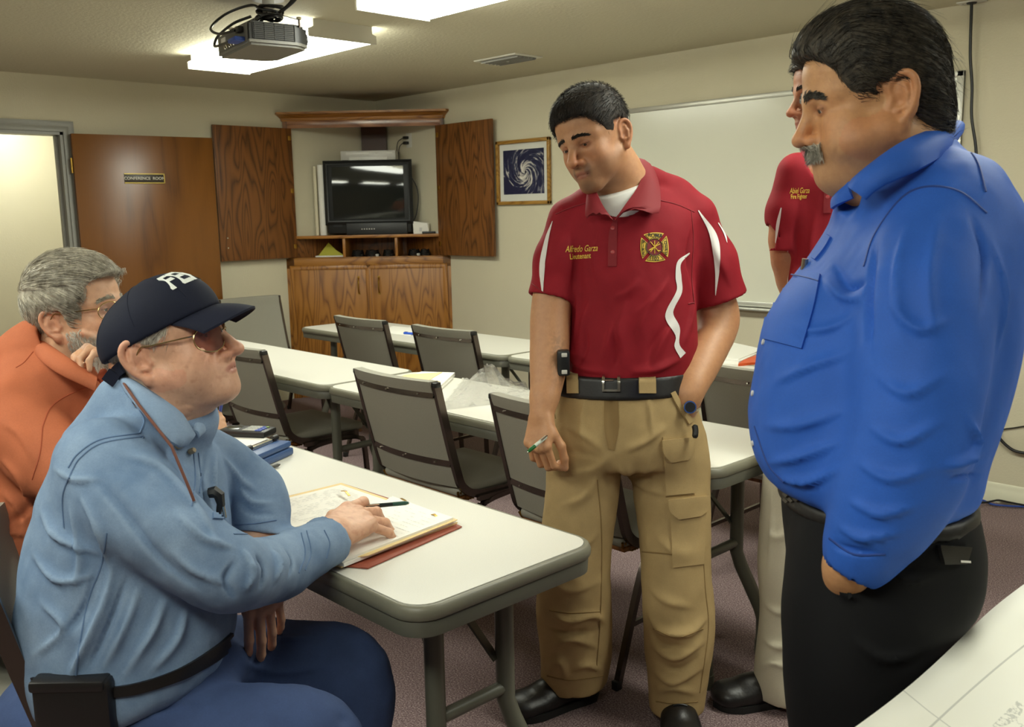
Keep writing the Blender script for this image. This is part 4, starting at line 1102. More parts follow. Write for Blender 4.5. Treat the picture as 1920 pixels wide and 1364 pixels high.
# ------------------------------------------------------------------ heads
def frame(phi, pitch=0.0, roll=0.0):
    """rows: right, forward, up of a body turned phi degrees from facing the lens (+ = to photo right)"""
    p, t, r = math.radians(phi), math.radians(pitch), math.radians(roll)
    fh = -CFH*math.cos(p)+CRH*math.sin(p); f = fh*math.cos(t)+ZUP*math.sin(t); rt = unit(np.cross(f, ZUP)); u = np.cross(rt, f)
    rt, u = rt*math.cos(r)+u*math.sin(r), u*math.cos(r)-rt*math.sin(r)
    return np.array([rt, f, u])
class Head:
    def __init__(s, pos, R, sc=1.1, **o):
        s.pos = np.asarray(pos, float); s.R = R; s.sc = sc; s.o = dict(nose=1.0, nosew=1.0, nosez=0.0, jaw=1.0, chin=0.0, fat=0.0, eye=.0042, cheek=1.0, brow=1.0, lip=1.0, ear=1.0, mouth=0.0, crown=0.0, long=0.0, eyez=0.0, eyew=.0122, skull=1.0)
        s.o.update(o)
    def W(s, p): return s.pos+s.sc*(np.asarray(p, float)@s.R)
    def L(s, P): return ((P-s.pos)@s.R.T)/s.sc
    def solid(s, S):
        o = s.o; sc = s.sc; W = s.W
        def e(c, r, k=.012, op='+', Rl=None): S.ell(W(c), np.array(r)*sc, s.R if Rl is None else Rl@s.R, k*sc, op)
        def c(a, b, ra, rb, k=.012, op='+'): S.cone(W(a), W(b), ra*sc, rb*sc, k*sc, op)
        lz = o['long']
        sk_ = o['skull']; e((0, -.010+.05*(1-sk_), .043+o['crown']*.5), (.077, .096*sk_, .083+o['crown']*.5))
        e((0, .026, .045), (.068, .066, .060), .03)
        e((0, .020, -.018), (.065, .071, .07), .03)
        j = o['jaw']; f = o['fat']
        e((0, .028, -.064-lz), (.054*j+f*.4, .058+f*.3, .042+f*.4), .03)
        e((0, .072+o['chin'], -.092-lz), (.024*j, .022, .019), .022)
        for x in (-1, 1):
            c((x*.056*j, .005, -.05), (x*.018*j, .078+o['chin']*.8, -.094-lz), .017+f*.5, .014, .025)
            e((x*.043, .058, -.026), (.023*o['cheek'], .027, .025), .02)
            e((x*.045*j, .045, -.055), (.02+f, .03+f, .03), .02)
            c((x*.048, .062, .021), (x*.012, .087, .021), .012*o['brow'], .0115*o['brow'], .016)
        for x in (-1, 1): e((x*.034, .099, .004), (.019, .017, .0115), .012, '-')
        nl = o['nose']; nw = o['nosew']; nz = o['nosez']
        c((0, .087, .016), (0, .088+.024*nl, -.026+nz), .0078*nw, .0098*nw, .012)
        e((0, .089+.025*nl, -.030+nz), (.0118*nw, .0118, .0102), .007)
        for x in (-1, 1):
            e((x*.0128*nw, .088+.012*nl, -.034+nz), (.0078*nw, .0115, .0078), .006)
        e((0, .077, -.060-lz*.5), (.034, .027, .026), .02)
        if f > 0: e((0, .03, -.098-lz), (.045+f, .05, .02+f*.6), .03)
        ml = o['lip']; mz = -lz*.6
        e((0, .0925, -.0570+mz), (.0265, .0125, .0054*ml), .005)
        e((0, .0905, -.0688+mz), (.0235, .0125, .0066*ml), .005)
        
        for x in (-1, 1):
            c((x*.028, .083, -.0645+mz+o['mouth']), (x*.018, .0975, -.0632+mz+o['mouth']*.5), .0006, .0012, .003, '-'); c((x*.018, .0975, -.0632+mz+o['mouth']*.5), (0, .1065, -.0625+mz), .0014, .0016, .003, '-')
        for x in (-1, 1):
            e((x*.0068*nw, .090+.016*nl, -.0415+nz), (.0034, .0055, .0035), .003, '-')
            e((x*.032, .0745, .0045), (.0165, .0150, .0125), .005)
            e((x*.032, .0915, .0040+o['eyez']), (o['eyew'], .0085, o['eye']), .0016, '-')
        for x in (-1, 1): s.ear(S, x)
    def ear(s, S, x):
        W = s.W; sc = s.sc*s.o['ear']; E = np.array([x*.0765, -.016, -.011]); a = math.radians(24)*1
        out = np.array([x*math.cos(a), -math.sin(a), 0]); bk = np.array([-x*math.sin(a)*-1, -math.cos(a), 0]); bk = np.array([x*math.sin(a), -math.cos(a), 0.0]); up = np.array([0, -.12, .99])
        nrm = np.array([x*math.cos(a), math.sin(a), 0.0])
        k_ = s.o['ear']
        def q(b, z, n=0): return W(E+k_*(bk*b+up*z+nrm*n))
        Rl = np.array([nrm, bk, up])@s.R
        S.ell(q(.004, .002, -.002), np.array([.0055, .0175, .028])*sc, Rl, .004*sc)
        H = [(-.010, .004, .0), (-.013, .018, .003), (-.004, .030, .004), (.010, .031, .004), (.0195, .020, .004), (.0205, .004, .003), (.015, -.012, .003), (.006, -.024, .003), (-.003, -.030, .002)]
        Q = catmull([np.array(h) for h in H], 3)
        for i in range(len(Q)-1): S.cone(q(*Q[i]), q(*Q[i+1]), .0041*sc, .0041*sc, .003*sc)
        S.ell(q(-.001, -.031, .001), np.array([.0055, .0085, .0085])*sc, Rl, .006*sc)
        A = [(-.006, -.014, .002), (.006, -.010, .003), (.010, .004, .003), (.006, .016, .003)]
        for i in range(3): S.cone(q(*A[i]), q(*A[i+1]), .0036*sc, .0036*sc, .003*sc)
        S.ell(q(-.001, -.002, .007), np.array([.0065, .0075, .0085])*sc, Rl, .003*sc, '-')
        S.cone(q(-.013, -.006, .002), q(-.011, .003, .002), .0042*sc, .003*sc, .004*sc)
    def eyes(s, parent, origin, iris=(70, 45, 28), look=(0, 0)):
        for x in (-1, 1):
            c_ = s.W((x*.032, .0765, .0042)); r = .0118*s.sc; n = 16; V = []; F = []; mi = []
            d = unit(np.array([math.sin(look[0]), math.cos(look[0])*math.cos(look[1]), math.sin(look[1])])@s.R); u = unit(np.cross(d, s.R[2])); v = np.cross(u, d)
            angs = [0, .12, .24, .54, .6, .7, 1.0, 1.5, 2.2, 3.1]
            for a in angs:
                for k in range(n):
                    b = 2*PI*k/n; V.append(c_+r*(d*math.cos(a)*(1.03 if a < .45 else 1)+(u*math.cos(b)+v*math.sin(b))*math.sin(a)))
            for i in range(len(angs)-1):
                for k in range(n): F.append((i*n+k, i*n+(k+1) % n, (i+1)*n+(k+1) % n, (i+1)*n+k)); mi.append(2 if i < 2 else 1 if i < 3 else 0)
            o = pydata('eyeball', np.array(V)-origin, F, [mat('eye_white', srgb(206, 196, 184), .25), mat('iris_%d' % iris[0], srgb(*iris), .2), mat('pupil', srgb(8, 8, 8), .1)], parent, 180)
            for p_, m_ in zip(o.data.polygons, mi): p_.material_index = m_
def strands(V, F, n, seed, flow, length, step=5, rad=.0005, lift=.0, jitter=.25, mask=None, sink=.001, wave=0.0):
    """tapered tubes that grow from a surface along flow(P, N)"""
    rd = np.random.default_rng(seed); N = vnormals(V, F); idx = np.arange(len(V)) if mask is None else np.nonzero(mask(V))[0]
    i = rd.choice(idx, n); P = V[i]+rd.normal(0, .0012, (n, 3)); nn = N[i]; P = P-nn*sink; L = length*rd.uniform(.6, 1.25, n); pts = [P]
    d = flow(P, nn)+rd.normal(0, jitter, (n, 3)); d /= np.sqrt((d*d).sum(1))[:, None]+1e-9; ph = rd.uniform(0, 6, n); jt = rd.normal(0, jitter*.35, (n, 3))
    from mathutils.kdtree import KDTree
    kd = KDTree(len(V)); [kd.insert(v, k) for k, v in enumerate(V.tolist())]; kd.balance()
    for k in range(step):
        t = d-nn*((d*nn).sum(1))[:, None]; t /= np.sqrt((t*t).sum(1))[:, None]+1e-9
        P = P+t*(L/step)[:, None]+nn*(lift*(L/step))[:, None]
        if wave: P = P+np.cross(t, nn)*(wave*np.sin(ph+2.2*k))[:, None]
        j = np.array([kd.find(p)[1] for p in P]); nn = N[j]; off = ((P-V[j])*nn).sum(1)
        P = P+nn*np.where(off < .0006*k, .0006*k-off+.0004, 0)[:, None]
        pts.append(P); d = .5*d+.5*flow(P, nn)+jt; d /= np.sqrt((d*d).sum(1))[:, None]+1e-9
    A = np.stack(pts, 1); T = np.gradient(A, axis=1); T /= np.sqrt((T*T).sum(2))[..., None]+1e-9
    ref = np.array([.3, .5, .81]); u = np.cross(T, ref); u /= np.sqrt((u*u).sum(2))[..., None]+1e-9; v = np.cross(T, u); m = step+1
    taper = rad*(1-.75*(np.arange(m)/step)**2)
    ring = np.stack([A+(u*math.cos(2*PI*k/3)+v*math.sin(2*PI*k/3))*taper[None, :, None] for k in range(3)], 2)
    VV = ring.reshape(-1, 3); b = (np.arange(n)[:, None]*m+np.arange(step)[None])*3; FF = []
    for k in range(3): FF.append(np.stack([b+k, b+(k+1) % 3, b+3+(k+1) % 3, b+3+k], -1).reshape(-1, 4))
    return VV, np.concatenate(FF)
def join(*parts):
    V = []; F = []; o = 0
    for v, f in parts: V.append(v); F.append(f+o); o += len(v)
    return np.concatenate(V), np.concatenate(F)
# ------------------------------------------------------------------ hands
class Hand:
    """wrist at pos; R rows: thumb side, towards fingers, back of the hand"""
    def __init__(s, pos, thumb, fwd, sc=1.08):
        f = unit(fwd); x = unit(np.asarray(thumb, float)-f*(np.asarray(thumb, float)@f)); s.flip = 1
        s.pos = np.asarray(pos, float); s.sc = sc; s.x, s.f = x, f; s.nails = []
    def back(s, z): s.z = unit(np.asarray(z, float)-s.f*(np.asarray(z) @ s.f)-s.x*(np.asarray(z) @ s.x)) if True else z; return s
    def W(s, p): return s.pos+s.sc*(s.x*p[0]+s.f*p[1]+s.z*p[2])
    def D(s, p): return s.x*p[0]+s.f*p[1]+s.z*p[2]
    def solid(s, S, curl, thumb=((.55, .62, -.35), (.25, .9, -.35), (.1, .95, -.3)), spread=(.10, .02, -.06, -.16), fat=1.0):
        sc = s.sc; mx = (.029, .0095, -.0105, -.0285); my = (.086, .089, .084, .075)
        S.cone(s.W((0, -.05, 0)), s.W((0, .0, 0)), .027*sc, .026*sc, .02)
        for i in range(4): S.cone(s.W((mx[i]*.62, .008, 0)), s.W((mx[i], my[i]-.012, 0.001)), .0165*sc*fat, .0125*sc*fat, .012)
        S.ell(s.W((0, .045, -.004)), np.array([.034, .045, .013])*sc, np.array([s.x, s.f, s.z]), .012)
        S.cone(s.W((.014, .012, -.008)), s.W((.034, .044, -.010)), .0165*sc, .0135*sc, .014)
        ln = ((.044, .026, .021), (.048, .030, .022), (.044, .028, .021), (.035, .021, .019)); rr = (.0094, .0096, .0090, .0080)
        for i in range(4):
            p = np.array([mx[i], my[i]-.012, .001]); a = 0.0; r = rr[i]
            S.ell(s.W(p+np.array([0, .004, .004])), np.array([.0095, .011, .0085])*sc, np.array([s.x, s.f, s.z]), .008)
            for j in range(3):
                a += math.radians(curl[i][j]); d = np.array([math.sin(spread[i])*math.cos(a), math.cos(spread[i])*math.cos(a), -math.sin(a)])
                q = p+d*(ln[i][j]+(.012 if j == 0 else 0)); r2 = r*(.93 if j < 2 else .86)
                S.cone(s.W(p), s.W(q), r*sc*fat, r2*sc*fat, .004); p = q; r = r2
            nz = np.array([math.sin(a)*0, math.sin(a), math.cos(a)]); s.nails.append((s.W(p-d*.002+nz*r*.8), .0062*sc))
        p = np.array([.033, .036, -.009]); r = .0122
        for j, (L_, d) in enumerate(zip((.042, .034, .026), thumb)):
            d = unit(d); q = p+d*L_; r2 = r*.9; S.cone(s.W(p), s.W(q), r*sc, r2*sc, .006); p = q; r = r2
        s.nails.append((s.W(p+np.array([.3, 0, .8])*r*.8), .007*sc))
# ------------------------------------------------------------------ shoes
def shoe(parent, origin, heel, toe, m_up, m_sole, w=.048, lace=True, hgt=.10):
    heel = np.asarray(heel, float); toe = np.asarray(toe, float); heel[2] = toe[2] = 0; f = unit(toe-heel); x = np.cross(f, ZUP); L = np.linalg.norm(toe-heel)
    def W(a, b, z): return heel+f*(a*L)+x*b+ZUP*z
    S = Solid(); R = np.array([x, f, ZUP])
    S.ell(W(.16, 0, .045), (w*.82, .16*L, .045), R, .03); S.ell(W(.45, 0, .045), (w*.85, .26*L, .042), R, .05); S.ell(W(.74, 0, .037), (w*1.05, .26*L, .034), R, .05); S.ell(W(.86, 0, .034), (w*.95, .14*L, .030), R, .03)
    S.cone(W(.2, 0, .05), W(.16, 0, hgt), .042, .046, .03); S.cone(W(.25, 0, .06), W(.6, 0, .06), .04, .026, .03)
    S.cut(W(.4, 0, .018), (0, 0, -1), .4)
    V, F = S.mesh(.005); V = relax(V, F, 2); o = quads('shoe', V, F, m_up, parent, origin)
    pts = []
    for a in np.linspace(0, 2*PI, 28, endpoint=False):
        t = .5-.5*math.cos(a); bw = w*np.interp(t, [0, .12, .4, .75, .93, 1], [.02, .78, .82, 1.08, .75, .02]); pts.append(W(-.01+1.02*t, bw*(1 if a < PI else -1)*1.06, 0)-np.asarray(origin))
    m = MB(); m.raw([tuple(p) for p in pts]+[tuple(p+ZUP*.022) for p in pts], [tuple(range(28))[::-1], tuple(range(28, 56))]+[(i, (i+1) % 28, 28+(i+1) % 28, 28+i) for i in range(28)]); m.build('sole', m_sole, o)
    if lace:
        sf = Surf(V, F)
        for k in range(4):
            q = []
            for b in np.linspace(-1, 1, 7):
                p0 = W(.36+.075*k, b*.02, .2); h = sf.bvh().ray_cast(Vector(p0), Vector((0, 0, -1)))
                if h[0] is not None: q.append(np.array(h[0])+ZUP*.002-np.asarray(origin))
            if len(q) > 2: MB().tube(q, .0028, 6).build('lace', M_BLACK, o)
    return o
M_SHOE = mat('black_leather', srgb(24, 22, 22), .38, bump=.3, bscale=120, bdist=.002)
M_SOLE = mat('black_rubber', srgb(18, 18, 18), .7)
def row(py, l, r, d, hd): return (at((l+r)/2, py, d), px2m((r-l)/2, d), hd)
def pp(px, py, d): return at(px, py, d)
def mixc(a, b, t): t = np.clip(t, 0, 1)[:, None]; return a*(1-t)+np.asarray(b)*t
def lin(*c): return np.array(srgb(*c)[:3])
def bell(x, c, w_): return np.exp(-((x-c)/w_)**2)
def face_paint(h, V, base, lips, red=.35, stub=None, stubc=None, extra=None):
    q = h.L(V); x, y, z = q[:, 0], q[:, 1], q[:, 2]; ax = np.abs(x); C = np.tile(lin(*base), (len(V), 1)); inh = (z > -.2) & (np.abs(x) < .12) & (np.abs(y) < .2)
    ruddy = lin(min(255, base[0]+6), int(base[1]*.78), int(base[2]*.74)); lz = h.o['long']
    C = mixc(C, ruddy, red*inh*(bell(y, .115, .02)*bell(z, -.03, .02)+(.6*bell(ax, .048, .03)*bell(z, -.025, .035)*np.clip((y-.0)/.05, 0, 1))+.8*(ax > .074)))
    if stub: C = mixc(C, lin(*stubc), stub*inh*np.clip((y-.0)/.03, 0, 1)*np.clip((-.036-z)/.02, 0, 1)*np.clip((z+.135+lz)/.02, 0, 1))
    C = mixc(C, lin(*lips), .75*inh*(y > .085)*np.clip(1-((ax/.027)**2+((z+.0628+lz*.6)/.0105)**2), 0, .35)/.35)
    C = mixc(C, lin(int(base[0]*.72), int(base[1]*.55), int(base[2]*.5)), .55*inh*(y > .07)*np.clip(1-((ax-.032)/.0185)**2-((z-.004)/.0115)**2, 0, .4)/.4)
    ez = .004+h.o['eyez']; C = mixc(C, lin(40, 26, 20), .8*inh*(y > .07)*bell(z, ez+h.o['eye']+.0006, .0011)*(np.abs(ax-.032) < .0135))
    if extra: C = extra(C, x, y, z, ax, inh)
    return C
def brows(h, sf, parent, origin, m, n=260, thick=1.0, z0=.0265, seed=5, arch=.006, drop=.005, ln=.0105):
    """short tapered hairs along both brows, rooted on the face"""
    rd = np.random.default_rng(seed); bv = sf.bvh()
    for x in (-1, 1):
        V = []; F = []
        for k in range(n):
            t = rd.random(); bx = .011+.038*t; bz = z0+arch*math.sin(PI*min(1, t*.9))-drop*t+rd.normal(0, .0019*thick)
            q = bv.ray_cast(Vector(h.W((x*bx, .2, bz))), Vector(-h.R[1]))[0]
            if q is None: continue
            a = h.L(np.array(q)[None])[0]; d = np.array([x*.8, -.28-.3*t, .42-.75*t])+rd.normal(0, .15, 3); d = d/np.linalg.norm(d)*ln*rd.uniform(.6, 1.1)
            p0 = h.W(a); p1 = h.W(a+d*.6+np.array([0, .0016, 0])); p2 = h.W(a+d); w_ = h.R[2]*.00055*h.sc*thick; f_ = h.R[1]*.0006*h.sc
            b = len(V); V += [p0-w_, p0+w_, p0+f_, p1-w_*.8, p1+w_*.8, p1+f_, p2]; F += [(b, b+1, b+4, b+3), (b+1, b+2, b+5, b+4), (b+2, b, b+3, b+5), (b+3, b+4, b+6), (b+4, b+5, b+6), (b+5, b+3, b+6)]
        pydata('eyebrow', np.array(V)-origin, F, m, parent, None)
def body_mesh(S, fine, coarse=.0105):
    """one continuous skin, finer at the head and hands"""
    V, F = S.mesh(coarse, fine=[(h, np.minimum(lo, hi), np.maximum(lo, hi)) for h, lo, hi in fine])
    return relax(V, F, 1, .35), F
def ribbon(name, inner, outer, mat_, parent, origin, th=.004, n=16, m=5, bulge=.004, smooth=60):
    """a thick cloth leaf between two 3-D edges"""
    def res(P):
        P = np.array(catmull([np.array(p, float) for p in P], 8)) if len(P) > 2 else np.array(P, float); L = np.r_[0, np.cumsum(np.sqrt(((P[1:]-P[:-1])**2).sum(1)))]; t = np.linspace(0, L[-1], n+1)
        return np.stack([np.interp(t, L, P[:, k]) for k in range(3)], 1)
    A, B = res(inner), res(outer); G = np.zeros((n+1, m+1, 3))
    for j in range(m+1): G[:, j] = A+(B-A)*j/m
    gu = np.gradient(G, axis=0); gv = np.gradient(G, axis=1); N = np.cross(gu, gv); N /= np.sqrt((N*N).sum(2))[..., None]+1e-9
    tow = (CAM-G); sg = np.sign((N*tow).sum(2).mean()); N = N*sg; G = G+N*(bulge*np.sin(PI*np.arange(m+1)/m))[None, :, None]
    V = np.concatenate([(G+N*th/2).reshape(-1, 3), (G-N*th/2).reshape(-1, 3)]); F = []; k = (n+1)*(m+1); id_ = lambda i, j: i*(m+1)+j
    for i in range(n):
        for j in range(m): F += [(id_(i, j), id_(i, j+1), id_(i+1, j+1), id_(i+1, j)), (k+id_(i, j), k+id_(i+1, j), k+id_(i+1, j+1), k+id_(i, j+1))]
    for i in range(n):
        for j in (0, m): F.append((id_(i, j), id_(i+1, j), k+id_(i+1, j), k+id_(i, j)))
    for j in range(m):
        for i in (0, n): F.append((id_(i, j), id_(i, j+1), k+id_(i, j+1), k+id_(i, j)))
    mb = MB(); mb.raw([tuple(v) for v in V-np.asarray(origin)], F); return mb.build(name, mat_, parent, smooth)
def hairshell(h, hl, t=.008, side=None, top=0.0, h_=.0035, extra=None, fr=.012):
    """hair volume over the skull, limited by a hairline z > hl(y)"""
    S = Solid()
    sk_ = h.o['skull']; S.ell(h.W((0, -.010+.05*(1-sk_), .043+h.o['crown']*.5)), (np.array([.077, .096*sk_, .083+h.o['crown']*.5])+t)*h.sc, h.R, .01); S.ell(h.W((0, .026, .045)), (np.array([.068, .066, .060])+t*.8)*h.sc, h.R, .02)
    if top: S.ell(h.W((0, .0, .07)), np.array([.07+t, .085+t, .06+top])*h.sc, h.R, .03)
    if extra: extra(S)
    def fn(P):
        q = h.L(P); z = q[:, 2]; y = q[:, 1]; ax = np.abs(q[:, 0]); g = (hl(y+0*ax)-z); 
        return -g*.6*h.sc
    S.fun(fn, h.pos, .3, .004, '-')
    V, F = S.mesh(h_); return relax(V, F, 1), F
def hairline(tab):
    Y = np.array([a for a, b in tab]); Z = np.array([b for a, b in tab]); o = np.argsort(Y); return lambda y: np.interp(y, Y[o], Z[o])

def glasses(h, parent, origin, m_frame, m_lens, w=.027, hh=.021, y0=.104, z0=-.002, tint=True, r=.0011, round_=2.0, droop=0.0):
    g = None; W = lambda p: h.W(p)-origin
    for x in (-1, 1):
        out = []
        for a in np.linspace(0, 2*PI, 28, endpoint=False):
            c_, s_ = math.cos(a), math.sin(a); px_ = w*math.copysign(abs(c_)**(2/round_), c_); pz_ = hh*math.copysign(abs(s_)**(2/round_), s_)
            if pz_ < 0: px_ -= x*droop*0; pz_ *= 1+droop*(1-abs(px_/w))
            out.append(np.array([x*.0335+px_, y0-.55*max(0, abs(x*.0335+px_)-.012)**1.5*5, z0+pz_]))
        o = MB().tube([W(p) for p in out], r*h.sc, 6, closed=True).build('rim' if g else 'glasses', m_frame, g or parent)
        g = g or o
        c_ = np.mean(out, 0); pydata('lens', [W(c_)]+[W(p) for p in out], [(0, i, i % 28+1) for i in range(1, 29)], m_lens, g, None)
        hx = x*(.0335+w); yy = y0-.55*max(0, .0335+w-.012)**1.5*5
        MB().tube([W(p) for p in catmull([np.array([hx, yy, z0+hh*.45]), np.array([x*.073, .06, z0+hh*.5]), np.array([x*.080, .01, z0+hh*.55]), np.array([x*.080, -.008, z0+hh*.55]), np.array([x*.079, -.028, z0-.012])], 5)], r*1.15*h.sc, 6).build('temple', m_frame, g)
    MB().tube([W(p) for p in catmull([np.array([-.0335+w*.95, y0-.001, z0+.006]), np.array([0, y0+.006, z0+.009]), np.array([.0335-w*.95, y0-.001, z0+.006])], 5)], r*h.sc, 6).build('bridge', m_frame, g)
    if droop: MB().tube([W(p) for p in catmull([np.array([-.0335+w*.6, y0, z0+hh*.85]), np.array([0, y0+.004, z0+hh*.9]), np.array([.0335-w*.6, y0, z0+hh*.85])], 5)], r*h.sc, 6).build('brow_bar', m_frame, g)
    return g
def lens_mat(name, c, a):
    t = NT(name); t.color(c).set(Roughness=.03); tr = t.add('ShaderNodeBsdfTransparent'); tr.inputs[0].default_value = c; mx = t.add('ShaderNodeMixShader'); mx.inputs[0].default_value = a
    t.link(tr.outputs[0], mx.inputs[1]); t.link(t.b.outputs[0], mx.inputs[2]); t.link(mx.outputs[0], t.n['Material Output'].inputs[0]); return t.m
# ================================================================== person in the red polo and khaki trousers
def tshirt_col(): return mat('white_cotton', srgb(226, 226, 222), .8)
M_POLO = cloth('polo_red', lin(148, 24, 38), .75, 1400, .3, .10, 9)
M_POLOW = mat('polo_white', srgb(226, 222, 218), .7)
M_KHAKI = cloth('khaki_cotton', lin(180, 154, 108), .85, 1300, .3, .10, 10)
M_KSEAM = mat('khaki_seam', srgb(136, 110, 68), .85)
M_GOLD = mat('gold_thread', srgb(226, 190, 70), .55)
M_THREADK = mat('black_thread', srgb(30, 26, 20), .6)
M_BELT = mat('belt_leather', srgb(26, 24, 24), .4, bump=.2, bscale=150)
M_HBLK = hair_mat('hair_black', srgb(24, 20, 16), srgb(52, 43, 34), .65)
M_HDK = hair_mat('hair_dark', srgb(26, 22, 18), srgb(58, 48, 38))
def build_red():
    D = 2.75; O = np.array([5.05, -2.85, 0.0])
    P = thing('person', 'man in a red polo shirt and khaki cargo trousers, standing and looking down', 'person', O, 0, 'people in the meeting')
    h = Head(at(1117, 262, 2.66), frame(-42, -17, -13), 1.12, jaw=.93, nose=1.25, nosew=1.12, eye=.0019, eyez=-.0026, lip=1.0, mouth=-.003, brow=1.12, cheek=.85, long=.004)
    S = Solid(); h.solid(S)
    nb = at(1190, 372, 2.74)
    S.chain([h.W((0, -.022, -.03)), h.W((0, -.03, -.085)), nb], [.062, .066, .074], .03)
    S.col([row(365, 1090, 1275, D, .085), row(400, 1065, 1295, D, .10), row(520, 1078, 1288, D, .11), row(640, 1075, 1290, D, .105), row(800, 1050, 1300, D, .11)], k=.03)
    ra = [at(1066, 415, 2.74), at(1035, 560, 2.72), at(1031, 640, 2.70), at(1027, 700, 2.67), at(1018, 775, 2.63)]
    S.chain(ra, [.052, .050, .047, .041, .028], .03, sub=3)
    la = [at(1300, 415, 2.76), at(1340, 560, 2.82), at(1346, 612, 2.82), at(1318, 680, 2.74), at(1290, 742, 2.675), at(1273, 785, 2.735), at(1262, 830, 2.76)]
    S.chain(la, [.053, .052, .051, .045, .032, .032, .03], .03, sub=3)
    for Q in ((1098, 820, 2.77), (1076, 1060, 2.79), (1078, 1290, 2.89)), ((1248, 820, 2.78), (1266, 1070, 2.76), (1268, 1325, 2.77)): S.chain([at(*q) for q in Q], [.07, .05, .04], .03)
    # right hand hanging with the pen: fingers point down, back of the hand outwards
    wr = at(1014, 782, 2.625); hd = Hand(wr, CRH*.75-CFH*.65, at(1006, 860, 2.60)-wr, 1.12).back(-CRH*.8-CFH*.6)
    hd.solid(S, ((38, 52, 30), (42, 58, 34), (40, 56, 36), (36, 50, 34)), thumb=((.35, .75, -.55), (.0, .85, -.55), (-.15, .85, -.5)), spread=(.05, .0, -.05, -.10))
    c = h.pos; V, F = body_mesh(S, [(.0029, c-[.13, .13, .16], c+[.13, .13, .16]), (.0038, wr-[.08, .08, .22], wr+[.08, .08, .03])])
    def ex(C, x, y, z, ax, inh):
        C = mixc(C, lin(40, 30, 24), .75*inh*(y > .06)*np.clip(1-(ax/.026)**2-((z+.098)/.02)**2, 0, 1)*.7)
        C = mixc(C, lin(46, 34, 26), .55*inh*(y > .075)*(z < -.043)*np.clip(1-((ax-.022)/.010)**2-((z+.058)/.022)**2, 0, 1))
        C = mixc(C, lin(70, 52, 40), .5*inh*(y > .085)*np.clip(1-(ax/.02)**2-((z+.048)/.005)**2, 0, 1))
        return C
    C = face_paint(h, V, (192, 142, 102), (156, 94, 76), .35, .30, (78, 60, 46), ex)
    tq = V; tm = np.zeros(len(V))
    for a, b in (((1042, 640), (1044, 680)), ((1044, 680), (1040, 715)), ((1036, 650), (1042, 700))):
        A, B = at(*a, 2.665), at(*b, 2.645); d = B-A; t = np.clip(((tq-A)@d)/(d@d), 0, 1); e = tq-A-t[:, None]*d; tm = np.maximum(tm, np.exp(-(np.sqrt((e*e).sum(1))/.022)**2))
    C = mixc(C, lin(64, 60, 48), .62*tm*(vnoise(V*170, 3) > -.1))
    for p_, r_ in hd.nails: C = mixc(C, lin(214, 168, 140), .5*np.exp(-(((V-p_)**2).sum(1))/r_**2))
    body = quads('body', V, F, M_SKIN, P, O, col=C); hs = Surf(V, F)
    h.eyes(P, O, (52, 34, 22), (-.1, -.5)); brows(h, hs, P, O, M_HBLK, 300, .95, .0255, arch=.004, drop=.006, ln=.009)
    # hair: short crew cut with a small fringe
    hl = hairline([(.13, .082), (.09, .078), (.075, .07), (.064, .055), (.055, .040), (.042, .022), (.032, -.006), (.012, -.010), (.010, .030), (-.03, .034), (-.038, -.035), (-.07, -.05), (-.12, -.052)])
    HV, HF = hairshell(h, hl, .0065, top=.004)
    def fl(p, n): 
        q = h.L(p); d = np.tile(h.R[1]*.8-h.R[2]*.35, (len(p), 1)); return d+n*.55
    hz = lambda p: h.L(p)[:, 2] > .03
    S1 = strands(HV, HF, 3800, 1, fl, .016, 3, .0006, lift=.5, jitter=.22, mask=hz)
    S2 = strands(HV, HF, 420, 2, lambda p, n: np.tile(h.R[1]*.55-h.R[2]*.8, (len(p), 1))+n*.2, .030, 4, .0008, lift=.15, jitter=.25, mask=lambda p: (h.L(p)[:, 1] > .055) & (h.L(p)[:, 2] > .06))
    S3 = strands(HV, HF, 2200, 3, lambda p, n: np.tile(-h.R[2]*.8-h.R[1]*.3, (len(p), 1))+n*.3, .008, 2, .0005, lift=.25, jitter=.25, mask=lambda p: h.L(p)[:, 2] <= .05)
    quads('hair', *join((HV, HF), S1, S2, S3), M_HBLK, P, O)
    # undershirt
    U = Solid(); U.chain([at(1172, 352, 2.72), at(1166, 395, 2.72), at(1164, 420, 2.75)], [.080, .086, .08], .03); U.cut(at(1148, 372, 2.62), unit(np.array([0, 0, 1.0])+.25*(-CFH)-.32*CRH), .3)
    V, F = U.mesh(.005); quads('undershirt', relax(V, F, 2), F, tshirt_col(), P, O)
    # polo
    G = Solid()
    G.chain([at(1303, 410, 2.77), at(1330, 490, 2.80), at(1349, 575, 2.82)], [.062, .078, .088], .03); G.chain([at(1068, 415, 2.74), at(1047, 490, 2.73), at(1030, 580, 2.72)], [.060, .068, .070], .03)
    for c0, c1, rr in ((at(1304, 405, 2.77), at(1345, 561, 2.82), .076), (at(1071, 405, 2.74), at(1033, 561, 2.72), .060)):
        dd = unit(c1-c0); G.cone(c1-dd*.05, c1+dd*.06, rr*.92, rr*1.05, .004, '-'); G.cut(c1, dd, .16, .003)
    G.col([row(352, 1118, 1262, D, .08), row(372, 1082, 1286, D, .105), row(402, 1055, 1308, D, .122), row(450, 1055, 1306, D, .138), row(520, 1064, 1302, D, .146), row(580, 1068, 1304, D, .146), row(640, 1062, 1306, D, .142), row(672, 1060, 1302, D, .140), row(706, 1060, 1292, D, .134)], k=.03, cap=.015)
    G.chain([at(1215, 345, 2.77), at(1262, 372, 2.77), at(1303, 402, 2.77)], [.05, .056, .056], .03); G.chain([at(1160, 372, 2.75), at(1110, 388, 2.74), at(1070, 412, 2.74)], [.05, .056, .055], .03)
